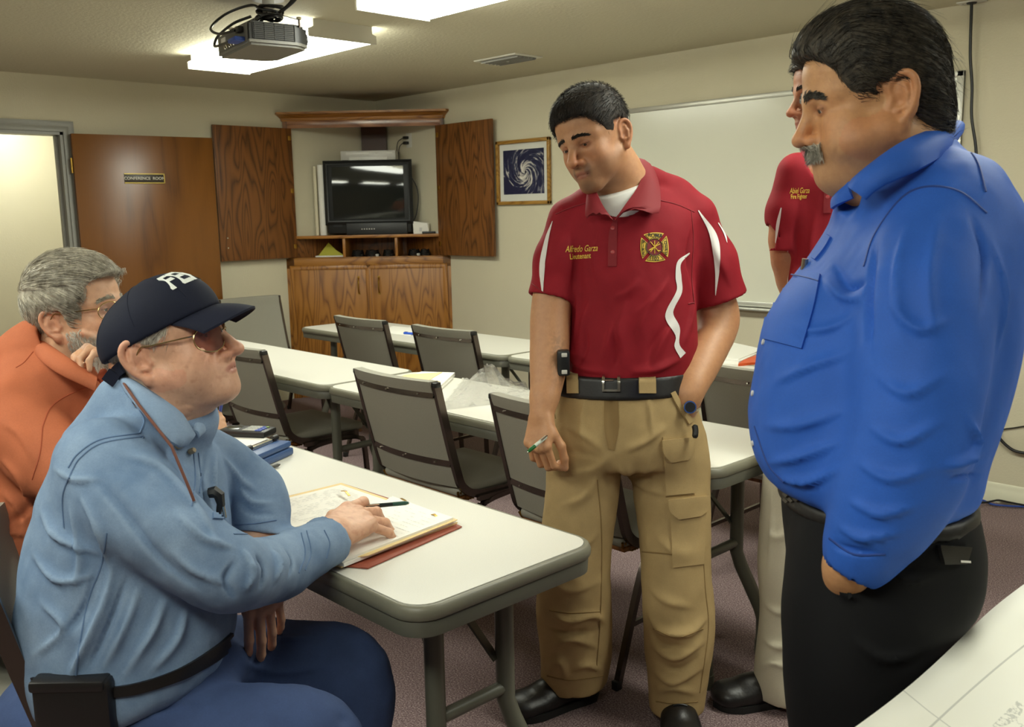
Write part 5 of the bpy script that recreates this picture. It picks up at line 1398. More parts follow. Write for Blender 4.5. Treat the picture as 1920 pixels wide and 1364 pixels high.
    G.cone(at(1158, 345, 2.60), at(1151, 398, 2.60), .045, .002, .004, '-'); G.cone(at(1172, 300, 2.70), at(1165, 365, 2.68), .088, .082, .006, '-')
    V, F = G.mesh(.0052); s = Surf(relax(V, F, 2), F)
    s.noise((7, 7, 5), .004, 3).noise((22, 22, 12), .0012, 8)
    s.folds([([(1150, 600), (1140, 640), (1128, 690)], 12, 6), ([(1175, 560), (1160, 620), (1165, 690)], 10, 5), ([(1230, 560), (1205, 600), (1195, 660)], 12, 5), ([(1265, 600), (1240, 640), (1225, 690)], 10, 6), ([(1110, 560), (1095, 600), (1085, 660)], 10, 5),
             ([(1075, 520), (1085, 580), (1075, 640)], 9, 6), ([(1300, 520), (1296, 590), (1280, 650)], 9, 6), ([(1298, 430), (1290, 480), (1298, 540)], 9, -7), ([(1070, 440), (1078, 490), (1072, 550)], 8, -7),
             ([(1120, 430), (1115, 490), (1125, 550)], 10, 3), ([(1200, 520), (1180, 545), (1150, 560)], 9, 4), ([(1255, 520), (1230, 555), (1190, 590)], 8, 4), ([(1145, 700), (1160, 660), (1150, 620)], 8, -4), ([(1215, 690), (1225, 650), (1250, 610)], 8, -4), ([(1085, 690), (1100, 650), (1098, 610)], 7, -4),
             ([(1060, 660), (1090, 690), (1140, 700)], 9, 7), ([(1180, 700), (1230, 694), (1280, 672)], 9, 7), ([(1330, 430), (1345, 480), (1372, 540)], 10, 4), ([(1030, 480), (1012, 530)], 8, 4)])
    sh = quads('polo_shirt', s.V, F, M_POLO, P, O)
    s.strip('stripe', [(1308, 395), (1330, 440), (1340, 500), (1341, 553)], [(1310, 395), (1343, 440), (1350, 490), (1342, 555)], M_POLOW, sh, O, .0018)
    s.strip('stripe', [(1345, 418), (1355, 436), (1362, 455)], [(1347, 418), (1360, 440), (1363, 456)], M_POLOW, sh, O, .0018, n=10)
    s.strip('stripe', [(1036, 415), (1022, 450), (1012, 500), (1017, 555)], [(1037, 415), (1029, 450), (1022, 500), (1018, 557)], M_POLOW, sh, O, .0018)
    s.strip('stripe', [(1292, 474), (1270, 490), (1266, 520), (1268, 545), (1250, 580), (1248, 600), (1266, 630), (1264, 650), (1275, 672)], [(1293, 476), (1276, 495), (1277, 520), (1278, 548), (1265, 575), (1262, 590), (1274, 615), (1273, 645), (1285, 662)], M_POLOW, sh, O, .0018, n=44)
    s.strip('stripe', [(1066, 612), (1057, 622), (1046, 630), (1047, 640)], [(1067, 613), (1066, 624), (1058, 636), (1048, 641)], M_POLOW, sh, O, .0018, n=10)
    M_RED2 = mat('polo_rib', srgb(128, 18, 30), .75)
    s.strip('placket', [(1150, 412), (1142, 440), (1140, 500)], [(1158, 414), (1157, 440), (1156, 500)], M_RED2, sh, O, .0025, th=.002)
    s.seam('seam', [(1140, 498), (1156, 499)], .0019, M_RED2, sh, O); s.seam('seam', [(1102, 380), (1070, 390), (1042, 402)], .0019, M_RED2, sh, O); s.seam('seam', [(1238, 376), (1270, 384), (1302, 398)], .0019, M_RED2, sh, O)
    s.seam('seam', [(1296, 395), (1300, 450), (1297, 520), (1302, 570)], .0019, M_RED2, sh, O); s.seam('seam', [(1290, 570), (1340, 560), (1396, 533)], .0019, M_RED2, sh, O); s.seam('seam', [(997, 532), (1030, 555), (1070, 570)], .0019, M_RED2, sh, O)
    for y in (428, 473): s.disc('button', 1149, y, .006, mat('button_red', srgb(170, 60, 62), .35), sh, O, .003)
    s.text('embroidered_name', 'Alfredo Garza', 1090, 467, 17, M_GOLD, sh, O, ang=-.04, shear=.35, wscale=.62, bold=.004)
    s.text('embroidered_rank', 'Lieutenant', 1088, 481, 14.5, M_GOLD, sh, O, ang=-.06, wscale=.66, bold=.012)
    emblem(s, sh, O, 1227, 464)
    # collar leaves
    ribbon('collar', [at(1152, 414, 2.585), at(1172, 385, 2.60), at(1196, 350, 2.645), at(1206, 318, 2.70), at(1196, 300, 2.76), at(1172, 300, 2.82)], [at(1190, 391, 2.575), at(1212, 395, 2.58), at(1236, 398, 2.60), at(1236, 350, 2.68), at(1222, 318, 2.78), at(1188, 306, 2.86)], M_RED2, sh, O, .005, bulge=.010)
    ribbon('collar', [at(1151, 414, 2.588), at(1132, 388, 2.60), at(1118, 360, 2.63), at(1112, 342, 2.68)], [at(1122, 397, 2.60), at(1112, 397, 2.605), at(1098, 407, 2.61), at(1103, 348, 2.675)], M_RED2, sh, O, .005, bulge=.007)
    # trousers
    K = Solid()
    K.col([row(698, 1056, 1290, D, .128), row(715, 1046, 1296, D, .132), row(770, 1040, 1308, D, .138), row(830, 1036, 1318, D, .135), row(872, 1040, 1322, D, .11)], k=.03, cap=.02)
    K.chain([at(1098, 830, 2.77), at(1088, 950, 2.77), at(1080, 1050, 2.79), at(1076, 1140, 2.82), at(1078, 1215, 2.85), at(1077, 1300, 2.89)], [px2m(64, 2.8), px2m(62, 2.83), px2m(59, 2.86), px2m(62, 2.88), px2m(61, 2.89), px2m(52, 2.9)], .03, sub=3)
    K.chain([at(1252, 830, 2.78), at(1262, 950, 2.77), at(1266, 1060, 2.76), at(1274, 1160, 2.755), at(1272, 1240, 2.76), at(1266, 1360, 2.77)], [px2m(68, 2.78), px2m(64, 2.77), px2m(60, 2.76), px2m(59, 2.755), px2m(54, 2.76), px2m(42, 2.77)], .03, sub=3)
    K.cut(at(1077, 1276, 2.90), unit(-ZUP+.12*CRH), .16); K.cut(at(1266, 1328, 2.77), unit(-ZUP), .16)
    V, F = K.mesh(.0065); s = Surf(relax(V, F, 2), F); s.noise((9, 9, 6), .004, 11).noise((24, 24, 14), .0014, 12)
    s.folds([([(1145, 850), (1110, 880), (1060, 890)], 10, 5), ([(1148, 870), (1180, 890), (1230, 880)], 10, 5), ([(1060, 800), (1090, 815), (1130, 845)], 9, 5), ([(1165, 850), (1210, 830), (1250, 800)], 9, 5), ([(1050, 840), (1085, 850), (1130, 862)], 8, -4), ([(1170, 870), (1200, 910), (1250, 930)], 9, 5), ([(1125, 880), (1095, 930), (1050, 950)], 9, 5),
             ([(1030, 1010), (1080, 1030), (1125, 1000)], 9, 4), ([(1030, 1150), (1065, 1165), (1110, 1155), (1135, 1170)], 9, 11), ([(1022, 1175), (1060, 1190), (1120, 1185)], 8, -8), ([(1030, 1220), (1070, 1200), (1120, 1215)], 9, 7), ([(1028, 1262), (1050, 1240), (1060, 1275)], 8, 8), ([(1070, 1260), (1100, 1248), (1130, 1262)], 8, 7), ([(1025, 1085), (1070, 1110), (1130, 1090)], 10, 4),
             ([(1215, 1150), (1240, 1185), (1290, 1190), (1325, 1160)], 9, 10), ([(1220, 1210), (1265, 1235), (1320, 1205)], 9, 9), ([(1218, 1180), (1240, 1210), (1300, 1215)], 7, -7), ([(1225, 1260), (1262, 1280), (1315, 1255)], 9, 8), ([(1230, 1240), (1270, 1258), (1310, 1235)], 7, -6), ([(1232, 1300), (1262, 1292), (1305, 1302)], 8, 6), ([(1215, 1100), (1250, 1130), (1300, 1140)], 10, 5), ([(1230, 1010), (1270, 1040), (1310, 1035)], 10, 4),
             ([(1098, 740), (1090, 790), (1092, 840)], 6, 5), ([(1213, 740), (1218, 780), (1222, 820)], 6, 5), ([(1145, 720), (1146, 790), (1148, 850)], 7, -4)])
    tr = quads('trousers', s.V, F, M_KHAKI, P, O)
    s.strip('fly', [(1133, 738), (1133, 800), (1140, 842)], [(1158, 736), (1160, 800), (1152, 846)], M_KSEAM, tr, O, .002, th=.002, n=14)
    s.strip('pocket_opening', [(1256, 738), (1270, 765), (1290, 796)], [(1264, 734), (1278, 760), (1298, 790)], M_KHAKI, tr, O, .006, th=.005, n=12, m=3)
    s.strip('pocket_panel', [(1242, 820), (1250, 930)], [(1300, 826), (1302, 925)], M_KHAKI, tr, O, .004, th=.004, n=12, m=8)
    s.strip('pocket_flap', [(1240, 826), (1243, 850), (1256, 866)], [(1297, 820), (1297, 848), (1288, 862)], M_KHAKI, tr, O, .009, th=.005, n=10, m=8)
    s.strip('pocket_panel', [(1256, 940), (1262, 1065)], [(1324, 936), (1318, 1058)], M_KHAKI, tr, O, .004, th=.004, n=12, m=8)
    s.strip('pocket_flap', [(1254, 938), (1257, 958), (1272, 974)], [(1325, 930), (1323, 955), (1310, 968)], M_KHAKI, tr, O, .010, th=.005, n=10, m=8)
    for q in ([(1248, 838), (1290, 835)], [(1248, 932), (1302, 928)], [(1262, 1063), (1316, 1058)], [(1204, 1035), (1262, 1040)], [(1258, 742), (1272, 762), (1292, 790)], [(1120, 900), (1128, 1000), (1126, 1150), (1118, 1260)], [(1313, 960), (1322, 1100), (1328, 1180), (1312, 1300)], [(1030, 1145), (1070, 1150), (1126, 1148)], [(1225, 1180), (1270, 1196), (1318, 1180)], [(1044, 732), (1038, 760), (1042, 785)]): s.seam('stitching', q, .0021, M_KSEAM, tr, O)
    s.seam('hem_stitch', [(1026, 1268), (1070, 1276), (1130, 1268)], .0022, M_KSEAM, tr, O); s.seam('hem_stitch', [(1230, 1316), (1268, 1320), (1308, 1316)], .0022, M_KSEAM, tr, O)
    # belt
    B = Solid(); B.col([row(694, 1040, 1300, D, .138), row(714, 1038, 1302, D, .140), row(735, 1036, 1304, D, .142)], k=0, cap=.004); V, F = B.mesh(.0055); bs = Surf(relax(V, F, 1), F); be = quads('belt', bs.V, F, M_BELT, P, O)
    for a, b in ((((1131, 699), (1162, 699)), ((1131, 704), (1162, 704))), (((1131, 731), (1162, 731)), ((1131, 735), (1162, 735))), (((1130, 699), (1130, 735)), ((1134, 699), (1134, 735))), (((1158, 699), (1158, 735)), ((1163, 699), (1163, 735)))): bs.strip('buckle', list(a), list(b), M_CHROME, be, O, .011, n=8, m=2, th=.008)
    bs.seam('buckle_pin', [(1133, 714), (1150, 714)], .002, M_CHROME, be, O, .004)
    for a, b in ((1197, 1228), (1064, 1084)): bs.strip('belt_loop', [(a, 688), (a+1, 738)], [(b, 688), (b+1, 738)], M_KHAKI, tr, O, .006, n=8, m=4, th=.004)
    q = at(1056, 680, 2.64); ph = MB(); Mr = Matrix.Translation(Vector(q-O)) @ Matrix.Rotation(YAW, 4, 'Z'); ph.box(-.018, .018, -.02, .02, -.036, .036, .006, M=Mr); po = ph.build('belt_phone', M_BLACK, P); ph = MB(); ph.box(-.006, .010, -.0225, -.019, .018, .03, .002, M=Mr); ph.box(-.006, .010, -.0225, -.019, -.03, -.018, .002, M=Mr); ph.build('phone_keys', M_SILVER, po)
    # watch and key fob on the left wrist
    w0 = at(1285, 752, 2.687); ax = unit(at(1270, 785, 2.735)-at(1296, 728, 2.66)); u = unit(np.cross(ax, ZUP)); v = np.cross(ax, u); wt = MB(); wt.tube([w0+(u*math.cos(a)+v*math.sin(a))*.040-O for a in np.linspace(0, 2*PI, 26, endpoint=False)], .0075, 8, closed=True); wo = wt.build('watch', M_CHROME, P)
    fp = at(1294, 764, 2.622); n_ = unit(CAM-fp+CRH*.6); fc = MB(); fc.cyl(fp-O-n_*.012, fp-O, .019, .018, 20); fc.build('watch_case', M_CHROME, wo); fc = MB(); fc.cyl(fp-O, fp-O+n_*.001, .0145, .0145, 20); fc.build('watch_dial', M_BLACK, wo)
    fb = MB(); fb.tube(catmull([at(1302, 797, 2.63)-O, at(1304, 808, 2.625)-O, at(1303, 822, 2.62)-O], 4), [.004]+[.009]*7+[.005], 8); fb.build('key_fob', M_BLACK, P)
    # boots
    shoe(P, O, on(1122, 1300, 2, 0), on(950, 1352, 2, 0), M_SHOE, M_SOLE, .055); shoe(P, O, on(1262, 1318, 2, 0), on(1285, 1430, 2, 0), M_SHOE, M_SOLE, .055)
    a, b = at(1026, 818, 2.585), at(1004, 836, 2.56); pen('green pen held in the right hand of the man in red', a, a+(b-a)*1.7, mat('pen_white_end', srgb(190, 200, 186), .35), mat('pen_green', srgb(20, 92, 40), .35), .0052)
def emblem(s, par, O, cx, cy):
    """fire service cross: gold arms around a red disc"""
    def pt(r, a): a += .06; return (cx+r*math.cos(a)*.98, cy-r*math.sin(a)*1.03)
    for q in range(4):
        a0 = q*PI/2
        def arm(rout, rin, inset):
            P = []
            for t in np.linspace(-1, 1, 13): P.append(pt(rout[0]+(rout[1]-rout[0])*abs(t)**2.2, a0+t*(.70-inset)))
            for t in np.linspace(1, -1, 9): P.append(pt(rin, a0+t*(.60-inset)))
            return P
        A = arm((27, 31), 15.5, .02)
        c_ = pt(21, a0); H = [s.hit(*c_, .0012)]+[s.hit(*p, .0012) for p in A]
        pydata('emblem_arm', [x[0]-O for x in H], [(0, i, i % len(A)+1) for i in range(1, len(A)+1)], M_GOLD, par, None)
        B = arm((24.5, 27.5), 17, .09); s.seam('emblem_border', B+[B[0]], .0007, M_THREADK, par, O, .0016)
    M_EMR = mat('emblem_red', srgb(120, 24, 28), .7)
    s.poly('emblem_centre', [pt(14.5, a) for a in np.linspace(0, 2*PI, 22, endpoint=False)], M_EMR, par, O, .0014)
    s.seam('emblem_ring', [pt(15, a) for a in np.linspace(0, 2*PI, 16)], .001, M_THREADK, par, O, .0016)
    for a, b in (((-8, 9), (8, -10)), ((8, 9), (-8, -10)), ((0, 12), (0, -12)), ((-10, 5), (10, -6)), ((-11, 6), (-3, 4)), ((4, 6), (11, 7))): s.seam('emblem_tool', [(cx+a[0], cy+a[1]), (cx+b[0], cy+b[1])], .0012, M_GOLD, par, O, .002)
    s.text('emblem_text', 'ROMA', cx+1, cy-21.5, 10, M_THREADK, par, O, ang=.06, off=.0024, bold=.02, wscale=.95); s.text('emblem_text', '1102', cx-1, cy+21.5, 10, M_THREADK, par, O, ang=.08, off=.0024, bold=.02, wscale=.95)
    for i, ch_ in enumerate('FIRE'): s.text('emblem_text', ch_, cx-21.5+abs(i-1.5)*.8, cy-9+i*6.8, 8, M_THREADK, par, O, ang=.1, off=.0024, bold=.02)
    for i, ch_ in enumerate('DEPT'): s.text('emblem_text', ch_, cx+21.5-abs(i-1.5)*.8, cy-8+i*6.8, 8, M_THREADK, par, O, ang=.1, off=.0024, bold=.02)
build_red()
# ================================================================== seated person in the denim shirt and cap
M_DENIM = cloth('denim_light', lin(108, 138, 178), .85, 1100, .45, .14, 7, c2=tuple(lin(152, 176, 206))+(1,), wear=tuple(lin(176, 196, 218))+(1,))
M_DSEAM = mat('denim_seam', srgb(98, 124, 160), .85)
M_STITCH = mat('denim_stitch', srgb(176, 192, 208), .8)
M_JEAN = cloth('jeans_blue', lin(64, 82, 124), .85, 1000, .45, .2, 9)
M_CAP = cloth('cap_navy', lin(28, 32, 50), .8, 1200, .3, .12, 12)
M_HGRAY = hair_mat('hair_grey', srgb(138, 130, 114), srgb(206, 199, 182))
M_HWHITE = hair_mat('hair_white', srgb(168, 160, 146), srgb(222, 216, 204))
M_SSTRAP = mat('lanyard_cord', srgb(110, 66, 52), .7)
def build_denim():
    D = 1.80; O = np.array([4.95, -4.25, 0.0])
    P = thing('person', 'seated man in a light denim shirt and navy cap, reaching over his papers', 'person', O, 0, 'people in the meeting')
    h = Head(at(312, 650, 1.77), frame(87, 13, 0), 1.09, skull=.93, jaw=1.08, nose=1.22, nosew=1.15, nosez=-.004, fat=.003, chin=.004, eye=.0021, eyez=-.0008, lip=1.15, mouth=-.003, ear=1.12, crown=-.02, cheek=1.05)
    S = Solid(); h.solid(S)
    S.chain([h.W((0, -.015, -.03)), h.W((0, -.02, -.09)), at(268, 800, 1.80)], [.062, .068, .078], .03)
    S.col([row(800, 200, 350, D, .13), row(900, 110, 395, D, .16), row(1100, 75, 395, D, .16), row(1300, 110, 330, D, .15)], k=.03)
    wr = on(624, 1003, 2, .808)
    S.chain([at(190, 880, 1.66), at(300, 990, 1.64), at(425, 1085, 1.68), at(520, 1060, 1.86), wr], [.055, .052, .05, .046, .031], .03, sub=3)
    kn = on(708, 948, 2, .826); fw = kn-wr
    hd = Hand(wr, unit(CFH*.9+ZUP*.28-CRH*.3), fw, 1.32).back(ZUP*.9-CFH*.38)
    hd.solid(S, ((10, 44, 26), (20, 36, 18), (26, 30, 14), (30, 26, 12)), thumb=((.45, .8, -.30), (.15, .9, -.28), (.0, .95, -.22)), spread=(.06, -.08, -.26, -.46), fat=1.05)
    # left arm hanging down in front of the table edge
    lw = at(482, 1062, 1.93); S.chain([at(384, 860, 1.96), at(470, 920, 1.98), at(494, 965, 1.97), lw], [.04, .036, .034, .028], .03, sub=3)
    h2 = Hand(lw, -CRH*.75-CFH*.5, at(496, 1150, 1.92)-lw, 1.12).back(CRH*.25-CFH*.95)
    h2.solid(S, ((16, 18, 12), (14, 18, 12), (16, 20, 14), (20, 24, 14)), thumb=((.6, .72, -.1), (.3, .9, -.15), (.2, .95, -.2)), spread=(.04, .0, -.04, -.10))
    for Q in ((150, 1350, 1.76), (350, 1385, 1.71), (560, 1395, 1.69), (600, 1600, 1.70)), ((320, 1240, 1.98), (520, 1250, 2.02), (640, 1258, 2.02), (655, 1450, 2.02)): S.chain([at(*q) for q in Q], [.06, .055, .045, .04], .03)
    c = h.pos; V, F = body_mesh(S, [(.0028, c-[.13, .13, .16], c+[.13, .13, .15]), (.0036, np.minimum(wr, kn)-[.05, .07, .04], np.maximum(wr, kn)+[.13, .13, .04]), (.0042, lw-[.07, .07, .24], lw+[.07, .07, .02])])
    def ex(C, x, y, z, ax, inh):
        C = mixc(C, lin(206, 190, 172), .6*inh*(y < .03)*(y > -.09)*(z < .0)*(z > -.07)*(ax < .073)*(y < -.02))
        sp = vnoise(V*150, 5); C = mixc(C, lin(170, 106, 80), .25*inh*np.clip((sp-.45)*4, 0, 1)*(y > -.02)); return C
    C = face_paint(h, V, (222, 174, 144), (182, 118, 102), .32, .12, (170, 150, 136), ex)
    C = mixc(C, lin(190, 124, 100), .3*np.clip((vnoise(V*120, 9)-.3)*4, 0, 1)*(((V-kn)**2).sum(1) < .03))
    for p_, r_ in hd.nails+h2.nails: C = mixc(C, lin(236, 204, 186), .6*np.exp(-(((V-p_)**2).sum(1))/r_**2))
    sk = Surf(V, F)
    sk.folds([([(415, 690), (402, 670), (398, 652)], 4, -1.6), ([(392, 640), (385, 668), (380, 700), (385, 725)], 4, -2.2), ([(370, 660), (352, 690), (345, 720)], 5, -1.2), ([(395, 622), (380, 630), (365, 626)], 3, -1.2), ([(330, 765), (350, 760), (375, 768)], 5, -2), ([(335, 790), (350, 785), (370, 775)], 5, -2), ([(320, 620), (335, 635), (330, 660)], 5, -1),
              ([(665, 975), (690, 955), (712, 945)], 3, 1.2), ([(672, 990), (695, 975), (715, 962)], 3, 1.2), ([(636, 1000), (642, 1012), (640, 1024)], 3, -1.2), ([(645, 996), (652, 1010), (650, 1022)], 3, -1.0)], .7)
    quads('body', sk.V, F, M_SKIN, P, O, col=C)
    h.eyes(P, O, (90, 80, 66), (.1, -.1)); brows(h, sk, P, O, M_HWHITE, 160, .9, .0255)
    # hair below the cap
    hl = hairline([(.13, .12), (.05, .10), (.045, .03), (.030, -.005), (.022, -.03), (.012, -.03), (.008, .012), (-.03, .012), (-.036, -.04), (-.07, -.055), (-.12, -.06)])
    HV, HF = hairshell(h, hl, .0045, extra=lambda Sd: Sd.cut(h.W((0, -.03, .024)), unit(h.R[2]*.95-h.R[1]*.30), .3))
    fl = lambda p, n: np.tile(-h.R[2]*.7-h.R[1]*.55, (len(p), 1))+n*.15
    quads('hair', *join((HV, HF), strands(HV, HF, 2600, 4, fl, .022, 4, .0005, lift=.12, jitter=.25, mask=lambda p: h.L(p)[:, 2] < .05)), M_HWHITE, P, O)
    # cap
    R = frame(87, 27, 0); cc = h.W((0, -.000, .030)); cs = h.sc
    A = Solid(); A.ell(cc-R[2]*.004-R[1]*.006, (.095, .120, .091), R, .0); A.ell(cc+R[1]*.035+R[2]*.018, (.076, .080, .070), R, .03)
    A.cut(cc-R[2]*.008, -R[2], .3, .003); A.ell(cc-R[2]*.034-R[1]*.005, (.090, .115, .080), R, .003, '-')
    V, F = A.mesh(.0036); V = relax(V, F, 1); cp = Surf(V, F); cap = quads('cap', V, F, M_CAP, P, O)
    Bv = []; n, m = 22, 10; Rb = frame(87, 7, 0)
    for lay in (0, 1):
        for i in range(n+1):
            a = (i/n*2-1)*1.05
            e0 = cc-R[2]*.004+R[0]*(.090*math.sin(a))+R[1]*(.110*math.cos(a)); ext = .079*math.cos(a*.72)**.75
            for j in range(m+1):
                t = j/m; p = e0+(Rb[1]*(.97)+Rb[0]*.12*math.sin(a))*ext*t; p = p-Rb[2]*(.012*(math.sin(a)**2)*t**.8)-Rb[2]*(.014*t*t)
                Bv.append(p-(Rb[2]*.004 if lay else 0))
    N_ = (n+1)*(m+1); F = []
    for i in range(n):
        for j in range(m): a = i*(m+1)+j; F += [(a, a+1, a+m+2, a+m+1), (N_+a, N_+a+m+1, N_+a+m+2, N_+a+1)]
    for i in range(n): F.append((i*(m+1)+m, (i+1)*(m+1)+m, N_+(i+1)*(m+1)+m, N_+i*(m+1)+m))
    for j in range(m):
        for i in (0, n): F.append((i*(m+1)+j, i*(m+1)+j+1, N_+i*(m+1)+j+1, N_+i*(m+1)+j))
    pydata('brim', np.array(Bv)-O, F, M_CAP, cap, 60)
    MB().ico if False else None
    tp = cc+R[2]*.089-R[1]*.004; m_ = MB(); m_.tube([tp-O-R[2]*.004, tp-O+R[2]*.003, tp-O+R[2]*.005], [.008, .007, .002], 10); m_.build('cap_button', M_CAP, cap)
    st = [cc-R[2]*.024+R[0]*.085*math.sin(a)-R[1]*.117*math.cos(a)-R[2]*.01*math.cos(a) for a in np.linspace(-.9, .9, 14)]; m_ = MB(); m_.bar([p-O for p in st], .004, .022, up=R[2]); m_.build('strap', M_CAP, cap)
    q = st[-3]; m_ = MB(); m_.bar([q-O+R[0]*.004, q-O+R[0]*.006-R[1]*.022-R[2]*.01], .004, .024, up=R[2]); m_.build('strap_end', M_CAP, cap)
    for a in (0, 60, 120):
        pts = []
        for t in np.linspace(-1.35, 1.35, 26):
            d = R[2]*math.cos(t)+(R[0]*math.cos(math.radians(a))+R[1]*math.sin(math.radians(a)))*math.sin(t); hq = cp.bvh().ray_cast(Vector(cc+d*.3), Vector(-d))
            if hq[0] is not None: pts.append(np.array(hq[0])-O)
        if len(pts) > 2: MB().tube(pts, .0011, 5).build('cap_seam', M_CAP, cap)
    # letters wrapped over the front panel of the cap
    ML = mat('cap_letters', srgb(226, 230, 226), .6); me = text_mesh('FEMA', 1.0, 0, bold=.03); T_ = np.zeros(len(me.vertices)*3); me.vertices.foreach_get('co', T_); T_ = T_.reshape(-1, 3); FT = [tuple(p.vertices) for p in me.polygons]; out = []
    for x, y, _ in T_:
        az = x*.60; el = math.radians(38)+y*.62; d = (R[1]*math.cos(az)+R[0]*math.sin(-az))*math.cos(el)+R[2]*math.sin(el); b0 = cc+R[1]*.012
        hq = cp.bvh().ray_cast(Vector(b0+d*.35), Vector(-d)); out.append(np.array(hq[0])+np.array(hq[1])*.0016-O if hq[0] is not None else np.zeros(3))
    pydata('cap_lettering', out, FT, ML, cap, None)
    glasses(h, P, O, mat('gold_rim', srgb(196, 176, 130), .25, metal=.9), lens_mat('tinted_lens', (.52, .30, .24, 1), .22), w=.0275, hh=.022, y0=.105, z0=-.002, r=.0012, round_=2.3, droop=.12)
    # shirt
    G = Solid()
    G.chain([at(300, 850, 1.62), at(250, 905, 1.62)], [.03, .03]); G.p = []
    G.chain([at(196, 870, 1.68), at(240, 930, 1.65), at(315, 1000, 1.63), at(400, 1062, 1.655), at(445, 1078, 1.70), at(520, 1065, 1.86), on(586, 1030, 2, .802), on(640, 1000, 2, .802)], [px2m(88, 1.68), px2m(84, 1.65), px2m(76, 1.63), px2m(66, 1.655), px2m(62, 1.70), px2m(55, 1.86), .050, .047], .025, sub=3)
    c1 = on(612, 1010, 2, .802); dd = unit(c1-on(560, 1040, 2, .80)); G.cone(c1-dd*.05, c1+dd*.05, .042, .045, .003, '-'); G.cut(c1, dd, .11, .003)
    G.chain([at(384, 858, 1.95), at(446, 900, 1.98), at(486, 940, 1.98), at(488, 1010, 1.95)], [.062, .058, .056, .050], .025, sub=3)
    c2 = at(480, 1000, 1.955); d2 = unit(at(474, 1060, 1.95)-at(492, 940, 1.98)); G.cone(c2-d2*.05, c2+d2*.05, .042, .046, .003, '-'); G.cut(c2, d2, .10, .003)
    G.col([row(748, 236, 340, D, .09), row(785, 198, 350, D, .13), row(825, 148, 368, D, .17), row(875, 112, 406, D, .20), row(940, 86, 420, D, .205), row(1010, 66, 426, D, .205), row(1090, 53, 432, D, .205), row(1150, 47, 439, D, .205), row(1210, 56, 436, D, .205), row(1255, 78, 411, D, .20), row(1292, 94, 346, D, .185)], k=.03, cap=.03)
    G.chain([at(172, 838, 1.79), at(244, 764, 1.79), at(288, 748, 1.79), at(345, 790, 1.80)], [.055, .062, .070, .068], .03); G.cone(at(318, 640, 1.77), at(300, 745, 1.775), .078, .066, .006, '-')
    G.cut(at(250, 1292, 1.8), -(ZUP*.97-CRH*.22), .40, .006)
    V, F = G.mesh(.0054); s = Surf(relax(V, F, 2), F); s.noise((8, 8, 6), .005, 21).noise((20, 20, 14), .0018, 22)
    s.folds([([(230, 850), (300, 880), (370, 960), (420, 1040)], 14, 6), ([(180, 900), (230, 960), (300, 1050), (380, 1110)], 12, -6), ([(150, 930), (190, 1000), (210, 1080)], 10, 7), ([(130, 950), (150, 1030), (140, 1110)], 9, 6), ([(75, 960), (110, 1010), (190, 1040)], 9, 6), ([(60, 1040), (110, 1090), (180, 1080)], 9, 6), ([(215, 1050), (190, 1140), (150, 1230), (130, 1270)], 9, 9), ([(260, 1100), (230, 1180), (190, 1260)], 9, 7), ([(310, 1120), (280, 1190), (230, 1270)], 10, 7), ([(350, 1130), (330, 1200), (280, 1262)], 9, 6),
             ([(75, 1130), (120, 1180), (60, 1230)], 9, 6), ([(180, 1070), (150, 1150), (90, 1220)], 9, -6), ([(240, 1080), (205, 1170), (165, 1260)], 7, -6), ([(330, 960), (380, 1010), (440, 1030)], 9, 6), ([(455, 1030), (470, 1070), (462, 1110)], 8, 9), ([(480, 1040), (495, 1070), (488, 1105)], 7, -8), ([(510, 1030), (520, 1060), (512, 1095)], 8, 8), ([(535, 1030), (548, 1055), (540, 1085)], 6, -6), ([(440, 1050), (420, 1090), (440, 1125)], 7, -6),
             ([(420, 860), (450, 900), (480, 920)], 7, 6), ([(440, 900), (470, 940), (510, 945)], 6, 6), ([(430, 930), (470, 960), (515, 965)], 6, -5), ([(405, 850), (400, 900), (405, 950)], 7, 5), ([(385, 840), (380, 900), (388, 950)], 6, -4), ([(320, 1030), (360, 1070), (430, 1100)], 10, 5), ([(100, 880), (140, 900), (190, 900)], 8, 4)])
    sh = quads('denim_shirt', s.V, F, M_DENIM, P, O)
    for q in ([(134, 886), (150, 860), (190, 832), (262, 820), (268, 822)], [(128, 878), (146, 852), (188, 825), (262, 813)], [(134, 886), (118, 930), (120, 990)], [(262, 813), (270, 790), (262, 770)], [(200, 1000), (190, 1060), (165, 1130), (148, 1220), (142, 1275)], [(565, 1000), (572, 1040), (560, 1075)], [(575, 996), (583, 1036), (572, 1070)], [(608, 995), (618, 1020), (612, 1048)], [(440, 985), (480, 982), (518, 976)], [(438, 1002), (478, 1002), (516, 996)], [(363, 850), (366, 900), (360, 950)], [(372, 850), (376, 900), (370, 950)]): s.seam('stitched_seam', q, .0015, M_DSEAM, sh, O, .0004)
    s.strip('pocket', [(398, 962), (398, 974)], [(422, 966), (422, 976)], M_DENIM, sh, O, .004, th=.004, n=8, m=5)
    ribbon('collar', [at(222, 694, 1.83), at(258, 718, 1.715), at(306, 750, 1.68), at(342, 778, 1.69), at(358, 808, 1.71)], [at(216, 708, 1.83), at(240, 742, 1.675), at(283, 790, 1.635), at(328, 836, 1.645), at(352, 836, 1.675)], M_DENIM, sh, O, .005, bulge=.010)
    ribbon('collar', [at(360, 766, 1.79), at(366, 786, 1.76), at(362, 808, 1.73)], [at(374, 778, 1.80), at(385, 806, 1.77), at(372, 822, 1.73)], M_DENIM, sh, O, .005, bulge=.005)
    for q in ((333, 838), (356, 848)): s.disc('button', *q, .0055, mat('button_tan', srgb(176, 160, 130), .3), sh, O, .012)
